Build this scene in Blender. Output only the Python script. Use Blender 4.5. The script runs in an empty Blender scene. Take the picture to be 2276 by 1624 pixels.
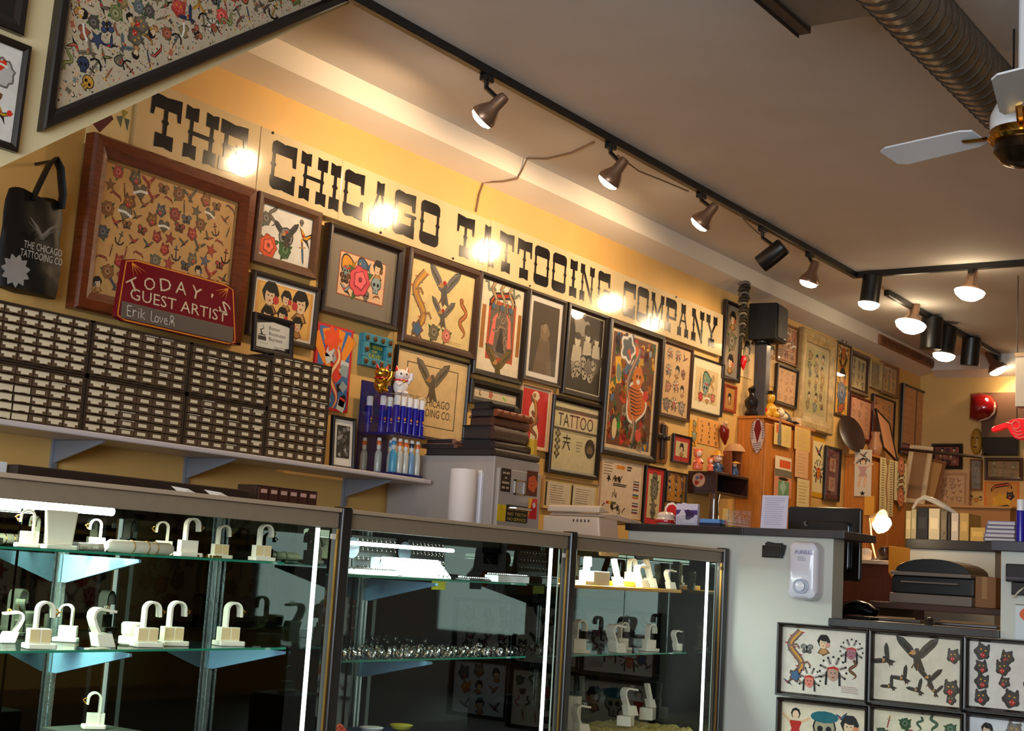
import bpy, math, random
import numpy as np
from mathutils import Vector, Matrix
C = bpy.context.scene.collection
sc = bpy.context.scene
# ---------------------------------------------------------------- camera
HC = 1.15                                   # camera height above the floor
YAW, PITCH, ROLL, FPX = 0.95565917, 0.14515817, 0.06188626, 3117.2
_f = np.array([math.sin(YAW)*math.cos(PITCH), math.cos(YAW)*math.cos(PITCH), math.sin(PITCH)])
_r = np.array([math.cos(YAW), -math.sin(YAW), 0.0]); _u = np.cross(_r, _f)
R = np.array([_r*math.cos(ROLL)+_u*math.sin(ROLL), -_r*math.sin(ROLL)+_u*math.cos(ROLL), _f])
cd = bpy.data.cameras.new('camera'); cam = bpy.data.objects.new('camera', cd); C.objects.link(cam)
cd.sensor_width = 36; cd.lens = FPX/2276*36; cd.clip_start = .05
cam.matrix_world = Matrix(((R[0][0], R[1][0], -R[2][0], 0), (R[0][1], R[1][1], -R[2][1], 0), (R[0][2], R[1][2], -R[2][2], HC), (0, 0, 0, 1)))
sc.camera = cam
# ---------------------------------------------------------------- view, world, daylight
vs = sc.view_settings; vs.view_transform = 'Standard'; vs.look = 'None'; vs.gamma = 1; vs.use_curve_mapping = False
vs.exposure = 0.0
W = bpy.data.worlds.new('world'); sc.world = W; W.use_nodes = True
W.node_tree.nodes['Background'].inputs[0].default_value = (.55, .68, .85, 1)
W.node_tree.nodes['Background'].inputs[1].default_value = .55
sc.cycles.max_bounces = 7; sc.cycles.diffuse_bounces = 4; sc.cycles.glossy_bounces = 4; sc.cycles.transmission_bounces = 4
sc.cycles.transparent_max_bounces = 16; sc.cycles.sample_clamp_indirect = 4; sc.cycles.caustics_reflective = False
sc.cycles.caustics_refractive = False; sc.cycles.use_denoising = True
WARM = (1.0, .69, .39); DAY = (.80, .90, 1.0)
LAMP_W = 25.0
def area(name, loc, rot, sx, sy, energy, col):
    l = bpy.data.lights.new(name, 'AREA'); l.shape = 'RECTANGLE'; l.size = sx; l.size_y = sy; l.energy = energy; l.color = col
    o = bpy.data.objects.new(name, l); C.objects.link(o); o.location = loc; o.rotation_euler = rot; return o
# daylight entering through the shop window in the wall behind the camera
area('window_daylight', (-2.38, .2, 1.55), (0, -math.pi/2, 0), 2.0, 4.4, 330, DAY)
# ---------------------------------------------------------------- pixel rays onto known planes of the room
def ray(u, v): return R.T @ np.array([(u-1138)/FPX, -(v-812)/FPX, 1.0])
def _p(d, t): return Vector((d[0]*t, d[1]*t, d[2]*t+HC))
def PY(u, v, y): d = ray(u, v); return _p(d, y/d[1])
def PX(u, v, x): d = ray(u, v); return _p(d, x/d[0])
def PZ(u, v, z): d = ray(u, v); return _p(d, (z-HC)/d[2])
D = 4.2; CEIL = HC+2.11
# ---------------------------------------------------------------- colours and materials
def lin(c): return tuple((x/12.92 if x <= .04045 else ((x+.055)/1.055)**2.4) for x in c)
def s(r, g, b): return lin((r/255, g/255, b/255))
MATS = {}
def mat(name, col=None, rough=.6, metal=0, noise=0, nscale=40, bump=0, bscale=150, emit=None, es=0, wave=None, spec=.5, attr=False, coat=0):
    if name in MATS: return MATS[name]
    m = bpy.data.materials.new(name); m.use_nodes = True; nt = m.node_tree; b = nt.nodes['Principled BSDF']
    b.inputs['Roughness'].default_value = rough; b.inputs['Metallic'].default_value = metal
    b.inputs['Specular IOR Level'].default_value = spec
    if coat: b.inputs['Coat Weight'].default_value = coat; b.inputs['Coat Roughness'].default_value = .05
    L = nt.links.new
    if attr:
        a = nt.nodes.new('ShaderNodeAttribute'); a.attribute_name = 'col'; src = a.outputs['Color']
    else:
        r = nt.nodes.new('ShaderNodeRGB'); r.outputs[0].default_value = (*col, 1); src = r.outputs[0]
    tc = nt.nodes.new('ShaderNodeTexCoord')
    if noise or wave:
        mx = nt.nodes.new('ShaderNodeMix'); mx.data_type = 'RGBA'; mx.blend_type = 'MULTIPLY'; mx.inputs[0].default_value = 1
        rp = nt.nodes.new('ShaderNodeMapRange'); k = noise or .3
        rp.inputs['To Min'].default_value = 1-k; rp.inputs['To Max'].default_value = 1+k*.6
        if wave:
            mp = nt.nodes.new('ShaderNodeMapping'); mp.inputs['Scale'].default_value = wave; L(tc.outputs['Object'], mp.inputs[0])
            t = nt.nodes.new('ShaderNodeTexNoise'); t.inputs['Scale'].default_value = nscale; t.inputs['Detail'].default_value = 6; L(mp.outputs[0], t.inputs[0])
        else:
            t = nt.nodes.new('ShaderNodeTexNoise'); t.inputs['Scale'].default_value = nscale; t.inputs['Detail'].default_value = 5; L(tc.outputs['Object'], t.inputs[0])
        rp.inputs['From Min'].default_value = .3; rp.inputs['From Max'].default_value = .7
        L(t.outputs['Fac'], rp.inputs[0]); L(src, mx.inputs[6]); L(rp.outputs[0], mx.inputs[7]); src = mx.outputs[2]
    L(src, b.inputs['Base Color'])
    if bump:
        t2 = nt.nodes.new('ShaderNodeTexNoise'); t2.inputs['Scale'].default_value = bscale; L(tc.outputs['Object'], t2.inputs[0])
        bp = nt.nodes.new('ShaderNodeBump'); bp.inputs['Strength'].default_value = bump; bp.inputs['Distance'].default_value = .002
        L(t2.outputs['Fac'], bp.inputs['Height']); L(bp.outputs[0], b.inputs['Normal'])
    if emit: b.inputs['Emission Color'].default_value = (*emit, 1); b.inputs['Emission Strength'].default_value = es
    MATS[name] = m; return m
def glassmat(name, tint=(1, 1, 1), refl=1.0, rough=.0, ior=1.5):
    m = bpy.data.materials.new(name); m.use_nodes = True; nt = m.node_tree; nt.nodes.clear(); L = nt.links.new
    o = nt.nodes.new('ShaderNodeOutputMaterial'); mx = nt.nodes.new('ShaderNodeMixShader'); tr = nt.nodes.new('ShaderNodeBsdfTransparent')
    gl = nt.nodes.new('ShaderNodeBsdfGlossy'); fr = nt.nodes.new('ShaderNodeFresnel'); mu = nt.nodes.new('ShaderNodeMath'); mu.operation = 'MULTIPLY'
    ge = nt.nodes.new('ShaderNodeNewGeometry'); pw = nt.nodes.new('ShaderNodeMath'); pw.operation = 'POWER'; pw.inputs[0].default_value = ior
    su = nt.nodes.new('ShaderNodeMath'); su.operation = 'MULTIPLY_ADD'; su.inputs[1].default_value = -2; su.inputs[2].default_value = 1
    L(ge.outputs['Backfacing'], su.inputs[0]); L(su.outputs[0], pw.inputs[1]); L(pw.outputs[0], fr.inputs[0]); mu.inputs[1].default_value = refl; tr.inputs[0].default_value = (*tint, 1)
    gl.inputs['Roughness'].default_value = rough; gl.inputs[0].default_value = (1, 1, 1, 1)
    L(fr.outputs[0], mu.inputs[0]); L(mu.outputs[0], mx.inputs[0]); L(tr.outputs[0], mx.inputs[1]); L(gl.outputs[0], mx.inputs[2]); L(mx.outputs[0], o.inputs[0])
    MATS[name] = m; return m
PAINT = mat('coloured_matt', attr=True, rough=.6)
GLOSS = mat('coloured_gloss', attr=True, rough=.22)
PRINT = mat('printed_paper', attr=True, rough=.55, spec=.3, noise=.10, nscale=25)
METAL = mat('coloured_metal', attr=True, rough=.25, metal=1)
GLASS = glassmat('clear_glass', (.97, .99, .98), 1.0)
PGLASS = glassmat('picture_glass', (.99, .99, .99), .8, .03)
EDGE = mat('glass_edge_green', s(40, 150, 120), rough=.1, emit=s(30, 140, 110), es=.0)
BLACKM = mat('black_metal', s(22, 20, 20), rough=.35)
DARKWOOD = mat('dark_wood', s(40, 24, 16), rough=.35, noise=.3, wave=(2, 2, 20), nscale=6)
BROWNWOOD = mat('reddish_brown_wood', s(112, 54, 26), rough=.25, noise=.3, wave=(3, 3, 20), nscale=5)
BLACKWOOD = mat('black_frame_wood', s(26, 20, 17), rough=.35)
ORANGEWOOD = mat('orange_oak', s(196, 118, 44), rough=.4, noise=.22, wave=(14, 14, 1.5), nscale=5)
WHITEP = mat('white_plastic', s(235, 233, 228), rough=.35)
# ---------------------------------------------------------------- mesh builder
class MB:
    def __init__(s_, col=(.8, .8, .8)): s_.v = []; s_.f = []; s_.c = []; s_.col = col
    def add(s_, v, f, col=None):
        n = len(s_.v); s_.v += [tuple(p) for p in v]; s_.f += [tuple(i+n for i in q) for q in f]; s_.c += [col or s_.col]*len(f); return s_
    def box(s_, x0, x1, y0, y1, z0, z1, col=None):
        return s_.add([(x0, y0, z0), (x1, y0, z0), (x1, y1, z0), (x0, y1, z0), (x0, y0, z1), (x1, y0, z1), (x1, y1, z1), (x0, y1, z1)],
            [(0, 3, 2, 1), (4, 5, 6, 7), (0, 1, 5, 4), (1, 2, 6, 5), (2, 3, 7, 6), (3, 0, 4, 7)], col)
    def obox(s_, c, size, rot=(0, 0, 0), col=None):
        from mathutils import Euler
        M = Euler(rot).to_matrix(); h = [x/2 for x in size]; c = Vector(c)
        P = [c+M @ Vector((a*h[0], b*h[1], d*h[2])) for d in (-1, 1) for a, b in ((-1, -1), (1, -1), (1, 1), (-1, 1))]
        return s_.add(P, [(0, 3, 2, 1), (4, 5, 6, 7), (0, 1, 5, 4), (1, 2, 6, 5), (2, 3, 7, 6), (3, 0, 4, 7)], col)
    def ring(s_, pts):
        n = len(s_.v); s_.v += [tuple(p) for p in pts]; return list(range(n, n+len(pts)))
    def skin(s_, rings, col=None, cap=True):
        k = len(rings[0])
        for a, b in zip(rings, rings[1:]):
            for i in range(k):
                j = (i+1) % k; s_.f.append((a[i], a[j], b[j], b[i])); s_.c.append(col or s_.col)
        if cap: s_.f += [tuple(rings[0][::-1]), tuple(rings[-1])]; s_.c += [col or s_.col]*2
        return s_
    def tube(s_, pts, r, n=8, col=None, cap=True, flat=None):
        pts = [Vector(p) for p in pts]; rs = r if hasattr(r, '__len__') else [r]*len(pts); R_ = []; up = None
        for i, p in enumerate(pts):
            t = (pts[min(i+1, len(pts)-1)]-pts[max(i-1, 0)]).normalized()
            if up is None: up = Vector((0, 0, 1)) if abs(t.z) < .9 else Vector((1, 0, 0))
            a = t.cross(up).normalized(); b = a.cross(t); up = b
            fl = flat or 1
            R_.append(s_.ring([p+(a*math.cos(q)+b*math.sin(q)*fl)*rs[i] for q in [2*math.pi*k/n for k in range(n)]]))
        return s_.skin(R_, col, cap)
    def cyl(s_, p0, p1, r0, r1=None, n=14, col=None): return s_.tube([p0, p1], [r0, r0 if r1 is None else r1], n, col)
    def lathe(s_, prof, o=(0, 0, 0), n=16, col=None, ax=None):
        o = Vector(o); M = Matrix.Identity(3)
        if ax is not None: M = Vector((0, 0, 1)).rotation_difference(Vector(ax)).to_matrix()
        Rg = [s_.ring([o+M @ Vector((r*math.cos(2*math.pi*k/n), r*math.sin(2*math.pi*k/n), z)) for k in range(n)]) for r, z in prof]
        return s_.skin(Rg, col)
    def ball(s_, c, r, n=12, m=8, col=None):
        r = r if hasattr(r, '__len__') else (r, r, r); c = Vector(c)
        Rg = [s_.ring([c+Vector((r[0]*math.sin(t)*math.cos(2*math.pi*k/n), r[1]*math.sin(t)*math.sin(2*math.pi*k/n), -r[2]*math.cos(t))) for k in range(n)])
              for t in [math.pi*(i+.15)/(m+.3) for i in range(m+1)]]
        return s_.skin(Rg, col)
    def prism(s_, pts, ax, a, b, col=None):       # 2-D outline extruded along axis ax from a to b
        def w(p, t): return {'y': (p[0], t, p[1]), 'x': (t, p[0], p[1]), 'z': (p[0], p[1], t)}[ax]
        A = s_.ring([w(p, a) for p in pts]); B = s_.ring([w(p, b) for p in pts]); return s_.skin([A, B], col)
    def build(s_, name, m, parent=None, bevel=0, smooth=False, kind=None):
        me = bpy.data.meshes.new(name); me.from_pydata(s_.v, [], s_.f); me.materials.append(m)
        lc = np.ones((len(me.loops), 4), np.float32); cs = np.array(s_.c, np.float32).reshape(-1, 3)
        tot = np.array([len(f) for f in s_.f]); lc[:, :3] = np.repeat(cs, tot, axis=0)
        at = me.color_attributes.new('col', 'FLOAT_COLOR', 'CORNER'); at.data.foreach_set('color', lc.ravel())
        if smooth: me.polygons.foreach_set('use_smooth', [True]*len(me.polygons))
        me.update()
        if smooth:
            try: me.set_sharp_from_angle(angle=math.radians(40))
            except Exception: pass
        o = bpy.data.objects.new(name, me); C.objects.link(o)
        if parent is not None: o.parent = parent
        if bevel:
            b = o.modifiers.new('bevel', 'BEVEL'); b.width = bevel; b.segments = 2; b.limit_method = 'ANGLE'
        if kind: o['kind'] = kind
        return o
def thing(name, label, cat, loc=(0, 0, 0), rot=(0, 0, 0), group=None):
    o = bpy.data.objects.new(name, None); C.objects.link(o); o.location = loc; o.rotation_euler = rot; o.empty_display_size = .05
    o['label'] = label; o['category'] = cat
    if group: o['group'] = group
    return o
def tag(o, label, cat, group=None):
    o['label'] = label; o['category'] = cat
    if group: o['group'] = group
    return o
def struct(name, mb, m, parent=None, bevel=0):
    o = mb.build(name, m, parent, bevel)
    if parent is None: o['kind'] = 'structure'
    return o
def dup(root, loc, rot=None, label=None):
    def cp(o, par):
        c = o.copy(); C.objects.link(c); c.parent = par
        for ch in o.children: cp(ch, c)
        return c
    r = cp(root, None); r.location = loc
    if rot is not None: r.rotation_euler = rot
    if label: r['label'] = label
    return r
# ---------------------------------------------------------------- printed art: flat coloured shapes on a sheet
_TX = {}
def text_mesh(t):
    if t in _TX: return _TX[t]
    cu = bpy.data.curves.new('t', 'FONT'); cu.body = t; cu.resolution_u = 2; ob = bpy.data.objects.new('t', cu); C.objects.link(ob)
    dg = bpy.context.evaluated_depsgraph_get(); me = ob.evaluated_get(dg).to_mesh()
    v = [(p.co.x, p.co.y) for p in me.vertices]; f = [tuple(p.vertices) for p in me.polygons]
    bpy.data.objects.remove(ob); bpy.data.curves.remove(cu)
    xs = [p[0] for p in v]; ys = [p[1] for p in v]; x0, x1, y0, y1 = min(xs), max(xs), min(ys), max(ys)
    v = [((x-x0)/(x1-x0), (y-y0)/(y1-y0)) for x, y in v]; _TX[t] = (v, f); return _TX[t]
class Cv:
    def __init__(s_, w, h, paper=None, seed=1):
        s_.w = w; s_.h = h; s_.it = []; s_.rn = random.Random(seed); s_.bg = 1; s_.at(0, 0); s_.L = 0
        if paper: s_.L = 0; s_.p([(0, 0), (w, 0), (w, h), (0, h)], paper)
    def at(s_, x, y, sz=1, rot=0, fx=1, base=None):
        if base is None: base = s_.bg; s_.bg += .37
        c, q = math.cos(rot)*sz, math.sin(rot)*sz; s_.T = (x, y, c, q, fx); s_.L = base; return s_
    def m(s_, pts):
        x, y, c, q, fx = s_.T; return [(x+fx*px*c-py*q, y+fx*px*q+py*c) for px, py in pts]
    def p(s_, pts, col): s_.it.append((s_.m(pts), [tuple(range(len(pts)))], col, s_.L)); s_.L += 1; return s_
    def e(s_, x, y, rx, ry, col, n=12, a0=0, a1=2*math.pi):
        full = abs(a1-a0-2*math.pi) < 1e-6; k = n if full else n+1
        return s_.p([(x+rx*math.cos(a0+(a1-a0)*i/n), y+ry*math.sin(a0+(a1-a0)*i/n)) for i in range(k)], col)
    def blob(s_, x, y, r, amp, k, col, n=24, ph=0):
        return s_.p([(x+r*(1+amp*math.cos(k*t+ph))*math.cos(t), y+r*(1+amp*math.cos(k*t+ph))*math.sin(t)) for t in [2*math.pi*i/n for i in range(n)]], col)
    def st(s_, pts, w, col, taper=False):
        P = s_.m(pts); sz = math.hypot(s_.T[2], s_.T[3]); V = []; F = []; n = len(P)
        for i, p in enumerate(P):
            a = P[max(i-1, 0)]; b = P[min(i+1, n-1)]; dx, dy = b[0]-a[0], b[1]-a[1]; d = math.hypot(dx, dy) or 1
            ww = (w[i] if hasattr(w, '__len__') else w*(1-i/(n-1)*.85 if taper else 1))*sz/2
            V += [(p[0]-dy/d*ww, p[1]+dx/d*ww), (p[0]+dy/d*ww, p[1]-dx/d*ww)]
            if i: F.append((2*i-2, 2*i-1, 2*i+1, 2*i))
        s_.it.append((V, F, col, s_.L)); s_.L += 1; return s_
    def rect(s_, x0, y0, x1, y1, col): return s_.p([(x0, y0), (x1, y0), (x1, y1), (x0, y1)], col)
    def text(s_, t, x, y, w, h, col):
        v, f = text_mesh(t); s_.it.append((s_.m([(x+a*w, y+b*h) for a, b in v]), f, col, s_.L)); s_.L += 1; return s_
    def mesh(s_, mb, y=0, x0=0, z0=0, step=1e-4):
        for v, f, col, L in s_.it: mb.add([(x0+a, y-L*step, z0+b) for a, b in v], f, col)
        return mb
    def build(s_, name, parent, y=0, x0=None, z0=0, m=None):
        return s_.mesh(MB(), y, -s_.w/2 if x0 is None else x0, z0).build(name, m or PRINT, parent)
BK = s(28, 24, 22); RED = s(190, 40, 30); GRN = s(60, 100, 50); GRY = s(120, 112, 104); YEL = s(225, 165, 40); BLU = s(70, 105, 140); TAN = s(190, 140, 85); PNK = s(215, 130, 115); WHT = s(238, 232, 220); BRN = s(110, 70, 40)
def dk(c, k=.55): return tuple(x*k for x in c)
def m_rose(c, col=RED, n=20):
    for a in (.5, 2.5, 4.3): c.p([(math.cos(a+d)*r, math.sin(a+d)*r) for d, r in ((-.3, .6), (-.18, 1.1), (0, 1.45), (.2, 1.1), (.32, .6))], GRN)
    c.blob(0, 0, 1, .1, 7, dk(col, .25), n); c.blob(0, 0, .92, .1, 7, col, n); c.blob(.05, .05, .62, .14, 5, dk(col, .4), n); c.blob(.05, .08, .52, .12, 5, tuple(min(1, x*1.3+.05) for x in col), n); c.e(.05, .1, .2, .2, dk(col, .35), 8)
def m_heart(c, col=RED):
    H = [(0, -1), (.85, -.1), (1, .4), (.75, .8), (.35, .85), (0, .45), (-.35, .85), (-.75, .8), (-1, .4), (-.85, -.1)]
    c.p([(x*1.12, y*1.12) for x, y in H], BK); c.p(H, col); c.st([(-1.2, -.2), (0, .1), (1.2, -.1)], .35, WHT)
def m_dagger(c, col=GRY):
    c.p([(-.14, .3), (.14, .3), (.1, -.9), (0, -1.2), (-.1, -.9)], dk(col, .4)); c.p([(-.07, .25), (.07, .25), (.02, -1), (-.02, -1)], col); c.rect(-.45, .3, .45, .42, TAN); c.rect(-.1, .42, .1, .95, BRN); c.e(0, 1, .16, .16, YEL, 8)
def m_eagle(c, col=s(95, 85, 78), acc=RED):
    for sx in (-1, 1):
        Wg = [(.05, .1), (.35, .55), (.8, .95), (1.25, 1.05), (1.2, .8), (1.05, .55), (.75, .25), (.4, -.1), (.1, -.25)]
        c.p([(sx*x, y) for x, y in Wg], dk(col, .45)); c.p([(sx*x*.93, y*.9+.03) for x, y in Wg], col)
        for k in range(4): c.st([(sx*(.3+.2*k), .05+.17*k), (sx*(.6+.17*k), .5+.14*k)], .05, dk(col, .3))
    c.p([(-.2, .25), (.2, .25), (.25, -.25), (.5, -.85), (.15, -.7), (0, -.9), (-.15, -.65), (-.2, -.2)], dk(col, .6)); c.e(-.22, .15, .17, .15, TAN, 8); c.e(.0, .3, .15, .12, acc, 8); c.p([(-.36, .15), (-.52, .05), (-.34, .05)], YEL)
    c.st([(-.1, -.4), (-.3, -.75)], .08, BRN); c.st([(.1, -.45), (.05, -.8)], .08, BRN)
def wav(n, amp, k, y0, y1, ph=0): return [(amp*math.sin(k*t+ph), y0+(y1-y0)*t) for t in [i/(n-1) for i in range(n)]]
def m_snake(c, col=TAN, amp=.45, k=9, w=.3):
    P = wav(22, amp, k, -1.2, 1.2); c.st(P, [w*1.45*min(1, .2+i/9) for i in range(22)], dk(col, .3)); c.st(P, [w*min(1, .15+i/9) for i in range(22)], col); c.st(P, [w*.35*min(1, .15+i/9) for i in range(22)], dk(col, 1.5)); x, y = P[-1]; c.e(x, y+.08, .24, .2, dk(col, .5), 8); c.e(x, y+.08, .17, .14, col, 8)
def m_dragon(c, col=TAN, acc=RED):
    P = wav(24, .38, 7, -1.3, 1.3)
    for i in range(2, 23, 2): x, y = P[i]; sx = 1 if i % 4 else -1; c.p([(x+.1*sx, y-.08), (x+.42*sx, y+.05), (x+.1*sx, y+.1)], acc if i % 3 else GRN)
    c.st(P, .42, dk(col, .35)); c.st(P, .32, col); c.st([(x+.04, y) for x, y in P], .1, YEL)
    for i in (6, 15): x, y = P[i]; c.st([(x, y), (x+.4, y+.1), (x+.6, y-.15)], .12, dk(col, .7))
    x, y = P[0]; c.blob(x, y-.1, .38, .25, 5, dk(col, .4), 16); c.blob(x, y-.1, .28, .25, 5, BLU, 16); c.st([(x-.2, y-.3), (x-.5, y-.6)], .06, BRN); c.st([(x+.2, y-.3), (x+.45, y-.55)], .06, BRN)
def m_lady(c, col=RED):
    c.p([(-.7, -1), (-.35, -.45), (.3, -.45), (.75, -.9), (.2, -1.15), (0, -1.3), (-.3, -1.1)], BRN); c.p([(-.5, -.95), (-.28, -.5), (.22, -.5), (.5, -.85), (0, -1.1)], TAN)
    c.blob(0, .3, .72, .06, 6, BK, 16); c.e(-.05, .05, .42, .55, s(232, 200, 160), 14); c.e(.05, .62, .55, .35, BK, 10); c.e(.5, -.1, .28, .28, col, 8); c.e(-.2, .12, .08, .04, BK, 6); c.e(.12, .12, .08, .04, BK, 6); c.e(-.04, -.2, .1, .05, RED, 6)
def m_head(c, col=s(50, 46, 44)):
    c.blob(0, 0, .95, .13, 5, dk(col, .6), 18, .6); c.blob(-.1, .1, .7, .1, 4, col, 16); c.e(-.35, .25, .13, .1, YEL, 6); c.e(.2, .3, .13, .1, YEL, 6); c.blob(-.15, -.35, .32, .2, 4, RED, 10); c.p([(-.3, -.25), (-.2, -.25), (-.25, -.45)], WHT); c.p([(.0, -.25), (.1, -.25), (.05, -.45)], WHT); c.e(-.6, .85, .2, .3, dk(col, .7), 6); c.e(.5, .85, .2, .3, dk(col, .7), 6)
def m_chief(c, col=s(160, 90, 75)):
    for i in range(11): a = math.pi*(-.15+1.3*i/10); c.st([(.55*math.cos(a), .15+.55*math.sin(a)), (1.05*math.cos(a), .15+1.05*math.sin(a))], .17, WHT if i % 2 else GRY); c.e(1.05*math.cos(a), .15+1.05*math.sin(a), .1, .1, BK, 6)
    c.blob(0, 0, .52, .05, 5, BRN, 14); c.e(0, -.05, .44, .55, col, 12); c.st([(-.45, .32), (0, .42), (.45, .32)], .16, RED); c.st([(-.5, .1), (-.55, -.9)], .16, BK); c.st([(.5, .1), (.55, -.9)], .16, BK); c.e(-.15, .02, .07, .04, BK, 6); c.e(.17, .02, .07, .04, BK, 6); c.e(.02, -.3, .12, .04, dk(RED), 6)
def m_bird(c, col=BLU):
    c.p([(-1, .5), (-.4, .35), (0, .1), (.5, .6), (1, .9), (.6, .2), (.35, -.1), (.9, -.7), (.3, -.4), (-.1, -.35), (-.4, -.1)], BK); c.p([(-.8, .44), (-.3, .28), (0, 0), (.5, .45), (.75, .65), (.45, .1), (.2, -.15), (-.15, -.22)], col); c.e(-.25, -.02, .18, .14, RED, 8)
def m_fly(c, col=YEL):
    for sx in (-1, 1): c.e(sx*.5, .35, .45, .38, BK, 10); c.e(sx*.5, .35, .36, .3, col, 10); c.e(sx*.4, -.3, .32, .3, BK, 8); c.e(sx*.4, -.3, .24, .22, dk(col), 8)
    c.e(0, 0, .12, .6, BK, 8)
def m_ban(c, col=TAN): c.p([(-1, -.3), (-.6, .1), (.6, .3), (1, 0), (1, .3), (.6, .65), (-.6, .45), (-1, .05)], BK); c.p([(-.9, -.15), (-.6, .2), (.6, .4), (.9, .1), (.9, .3), (.6, .55), (-.6, .35), (-.9, .05)], col); c.st([(-.5, .28), (.5, .47)], .08, RED)
def m_anchor(c, col=BLU): c.st([(0, .8), (0, -.8)], .22, BK); c.st([(-.4, .55), (.4, .55)], .18, BK); c.st([(-.8, -.2), (-.5, -.75), (0, -.95), (.5, -.75), (.8, -.2)], .24, BK); c.st([(0, .8), (0, -.8)], .1, col); c.e(0, .95, .2, .2, col, 8)
def m_star(c, col=YEL): S = [((1 if i % 2 == 0 else .42)*math.sin(i*math.pi/5), (1 if i % 2 == 0 else .42)*math.cos(i*math.pi/5)) for i in range(10)]; c.p([(x*1.18, y*1.18) for x, y in S], BK); c.p(S, col)
def m_skull(c, col=WHT): c.e(0, .2, .75, .7, BK, 12); c.e(0, .2, .65, .6, col, 12); c.rect(-.38, -.75, .38, -.2, BK); c.rect(-.3, -.68, .3, -.1, col); c.e(-.27, .1, .19, .19, BK, 8); c.e(.27, .1, .19, .19, BK, 8); c.st([(0, -.3), (0, -.65)], .07, BK)
def m_fish(c, col=BLU): c.blob(-.1, 0, .75, .1, 3, BK, 14); c.blob(-.1, 0, .62, .1, 3, col, 14); c.p([(.4, 0), (1, .5), (.85, 0), (1, -.5)], dk(col)); c.e(-.4, .15, .1, .1, YEL, 6); c.st([(-.4, -.25), (0, -.4), (.3, -.25)], .14, RED)
def m_pin(c, col=RED): c.e(0, .75, .26, .28, BK, 8); c.e(0, .68, .18, .22, s(235, 200, 165), 8); c.p([(-.35, .4), (.35, .4), (.2, 0), (.35, -.35), (-.35, -.35), (-.2, 0)], col); c.st([(-.18, -.3), (-.3, -1.1)], .2, s(225, 180, 140)); c.st([(.18, -.3), (.12, -1.1)], .2, s(225, 180, 140)); c.st([(-.3, .35), (-.7, .7)], .12, s(225, 180, 140)); c.st([(.3, .35), (.75, .6)], .12, s(225, 180, 140))
ALLM = [m_rose, m_heart, m_dagger, m_eagle, m_snake, m_lady, m_head, m_chief, m_bird, m_fly, m_ban, m_anchor, m_star, m_skull, m_fish, m_pin]
def tone(rn, pal, k=.25): c_ = rn.choice(pal); g = 1+rn.uniform(-k, k); return tuple(min(1, x*g) for x in c_)
def sheet(c, nx, ny, ms, pal, x0=.05, x1=.95, y0=.05, y1=.95, fill=.42, jit=.15, rot=.3):
    rn = c.rn; w, h = c.w*(x1-x0), c.h*(y1-y0)
    for j in range(ny):
        for i in range(nx):
            f = rn.choice(ms); cx = c.w*x0+w*(i+.5+rn.uniform(-jit, jit)+(.25 if j % 2 else -.25)*(1 if nx > 3 else 0))/nx; cy = c.h*y0+h*(j+.5+rn.uniform(-jit, jit))/ny
            c.at(cx, cy, min(w/nx, h/ny)*fill*rn.uniform(.85, 1.1), rn.uniform(-rot, rot), rn.choice((-1, 1)), 1.2+((i*3+j*5) % 7)*.37); f(c, tone(rn, pal))
def lines(c, x0, y0, x1, y1, n, col, th=.25):
    for i in range(n):
        y = y1-(y1-y0)*(i+.5)/n; c.at(0, 0, 1, 0, 1, 2); c.rect(x0, y, x0+(x1-x0)*c.rn.uniform(.7, 1), y+(y1-y0)/n*th, col)
# ================================================================ THE ROOM
WALLM = mat('cream_yellow_wall_paint', s(224, 180, 106), rough=.55, noise=.05, nscale=6, bump=.15, bscale=90)
CEILM = mat('ceiling_white_paint', s(214, 206, 198), rough=.8, noise=.04, nscale=3, bump=.1)
WHITEW = mat('white_wall_paint', s(198, 198, 186), rough=.6, noise=.03, nscale=5)
FLOORM = mat('dark_floor_tile', s(70, 60, 52), rough=.4, noise=.3, nscale=8)
XF = 12.32                                   # far wall
struct('floor', MB().box(-2.6, XF+.1, -3.1, D+.1, -.1, 0), FLOORM)
struct('ceiling', MB().box(-2.6, XF+.1, -3.1, D+.1, CEIL, CEIL+.1), CEILM)
struct('wall_back', MB().box(-2.6, XF+.1, D, D+.1, 0, CEIL), WALLM)
struct('wall_right', MB().box(XF, XF+.1, -3.1, D, 0, CEIL), WALLM)
struct('wall_front', MB().box(-2.6, XF, -3.1, -3.0, 0, CEIL), WALLM)
lw = MB()
lw.box(-2.6, -2.5, -3, -2.2, 0, CEIL); lw.box(-2.6, -2.5, 2.6, D, 0, CEIL); lw.box(-2.6, -2.5, -2.2, 2.6, 0, .5); lw.box(-2.6, -2.5, -2.2, 2.6, 2.7, CEIL)
struct('wall_left', lw, WALLM)
wn = MB()
for y in (-2.2, -.65, .95, 2.53): wn.box(-2.6, -2.5, y, y+.07, .5, 2.7)
wn.box(-2.6, -2.5, -2.2, 2.6, .5, .57); wn.box(-2.6, -2.5, -2.2, 2.6, 2.63, 2.7)
win = struct('window_1', wn, BLACKM)
for y in (-2.12, -.57, 1.03): MB().box(-2.56, -2.55, y, y+1.5, .57, 2.63).build('pane', GLASS, win)
# long soffit along the back wall and its return on the far wall
struct('trim_1', MB().prism([(4.055, HC+2.0), (4.055, CEIL), (D, CEIL), (D, HC+1.953)], 'x', -2.5, XF), mat('soffit_white_paint', s(236, 226, 214), rough=.6))
struct('trim_2', MB().prism([(XF-.15, HC+1.985), (XF, HC+1.935), (XF, CEIL), (XF-.15, CEIL)], 'y', -3, 4.05), mat('soffit_white_paint'))
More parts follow.
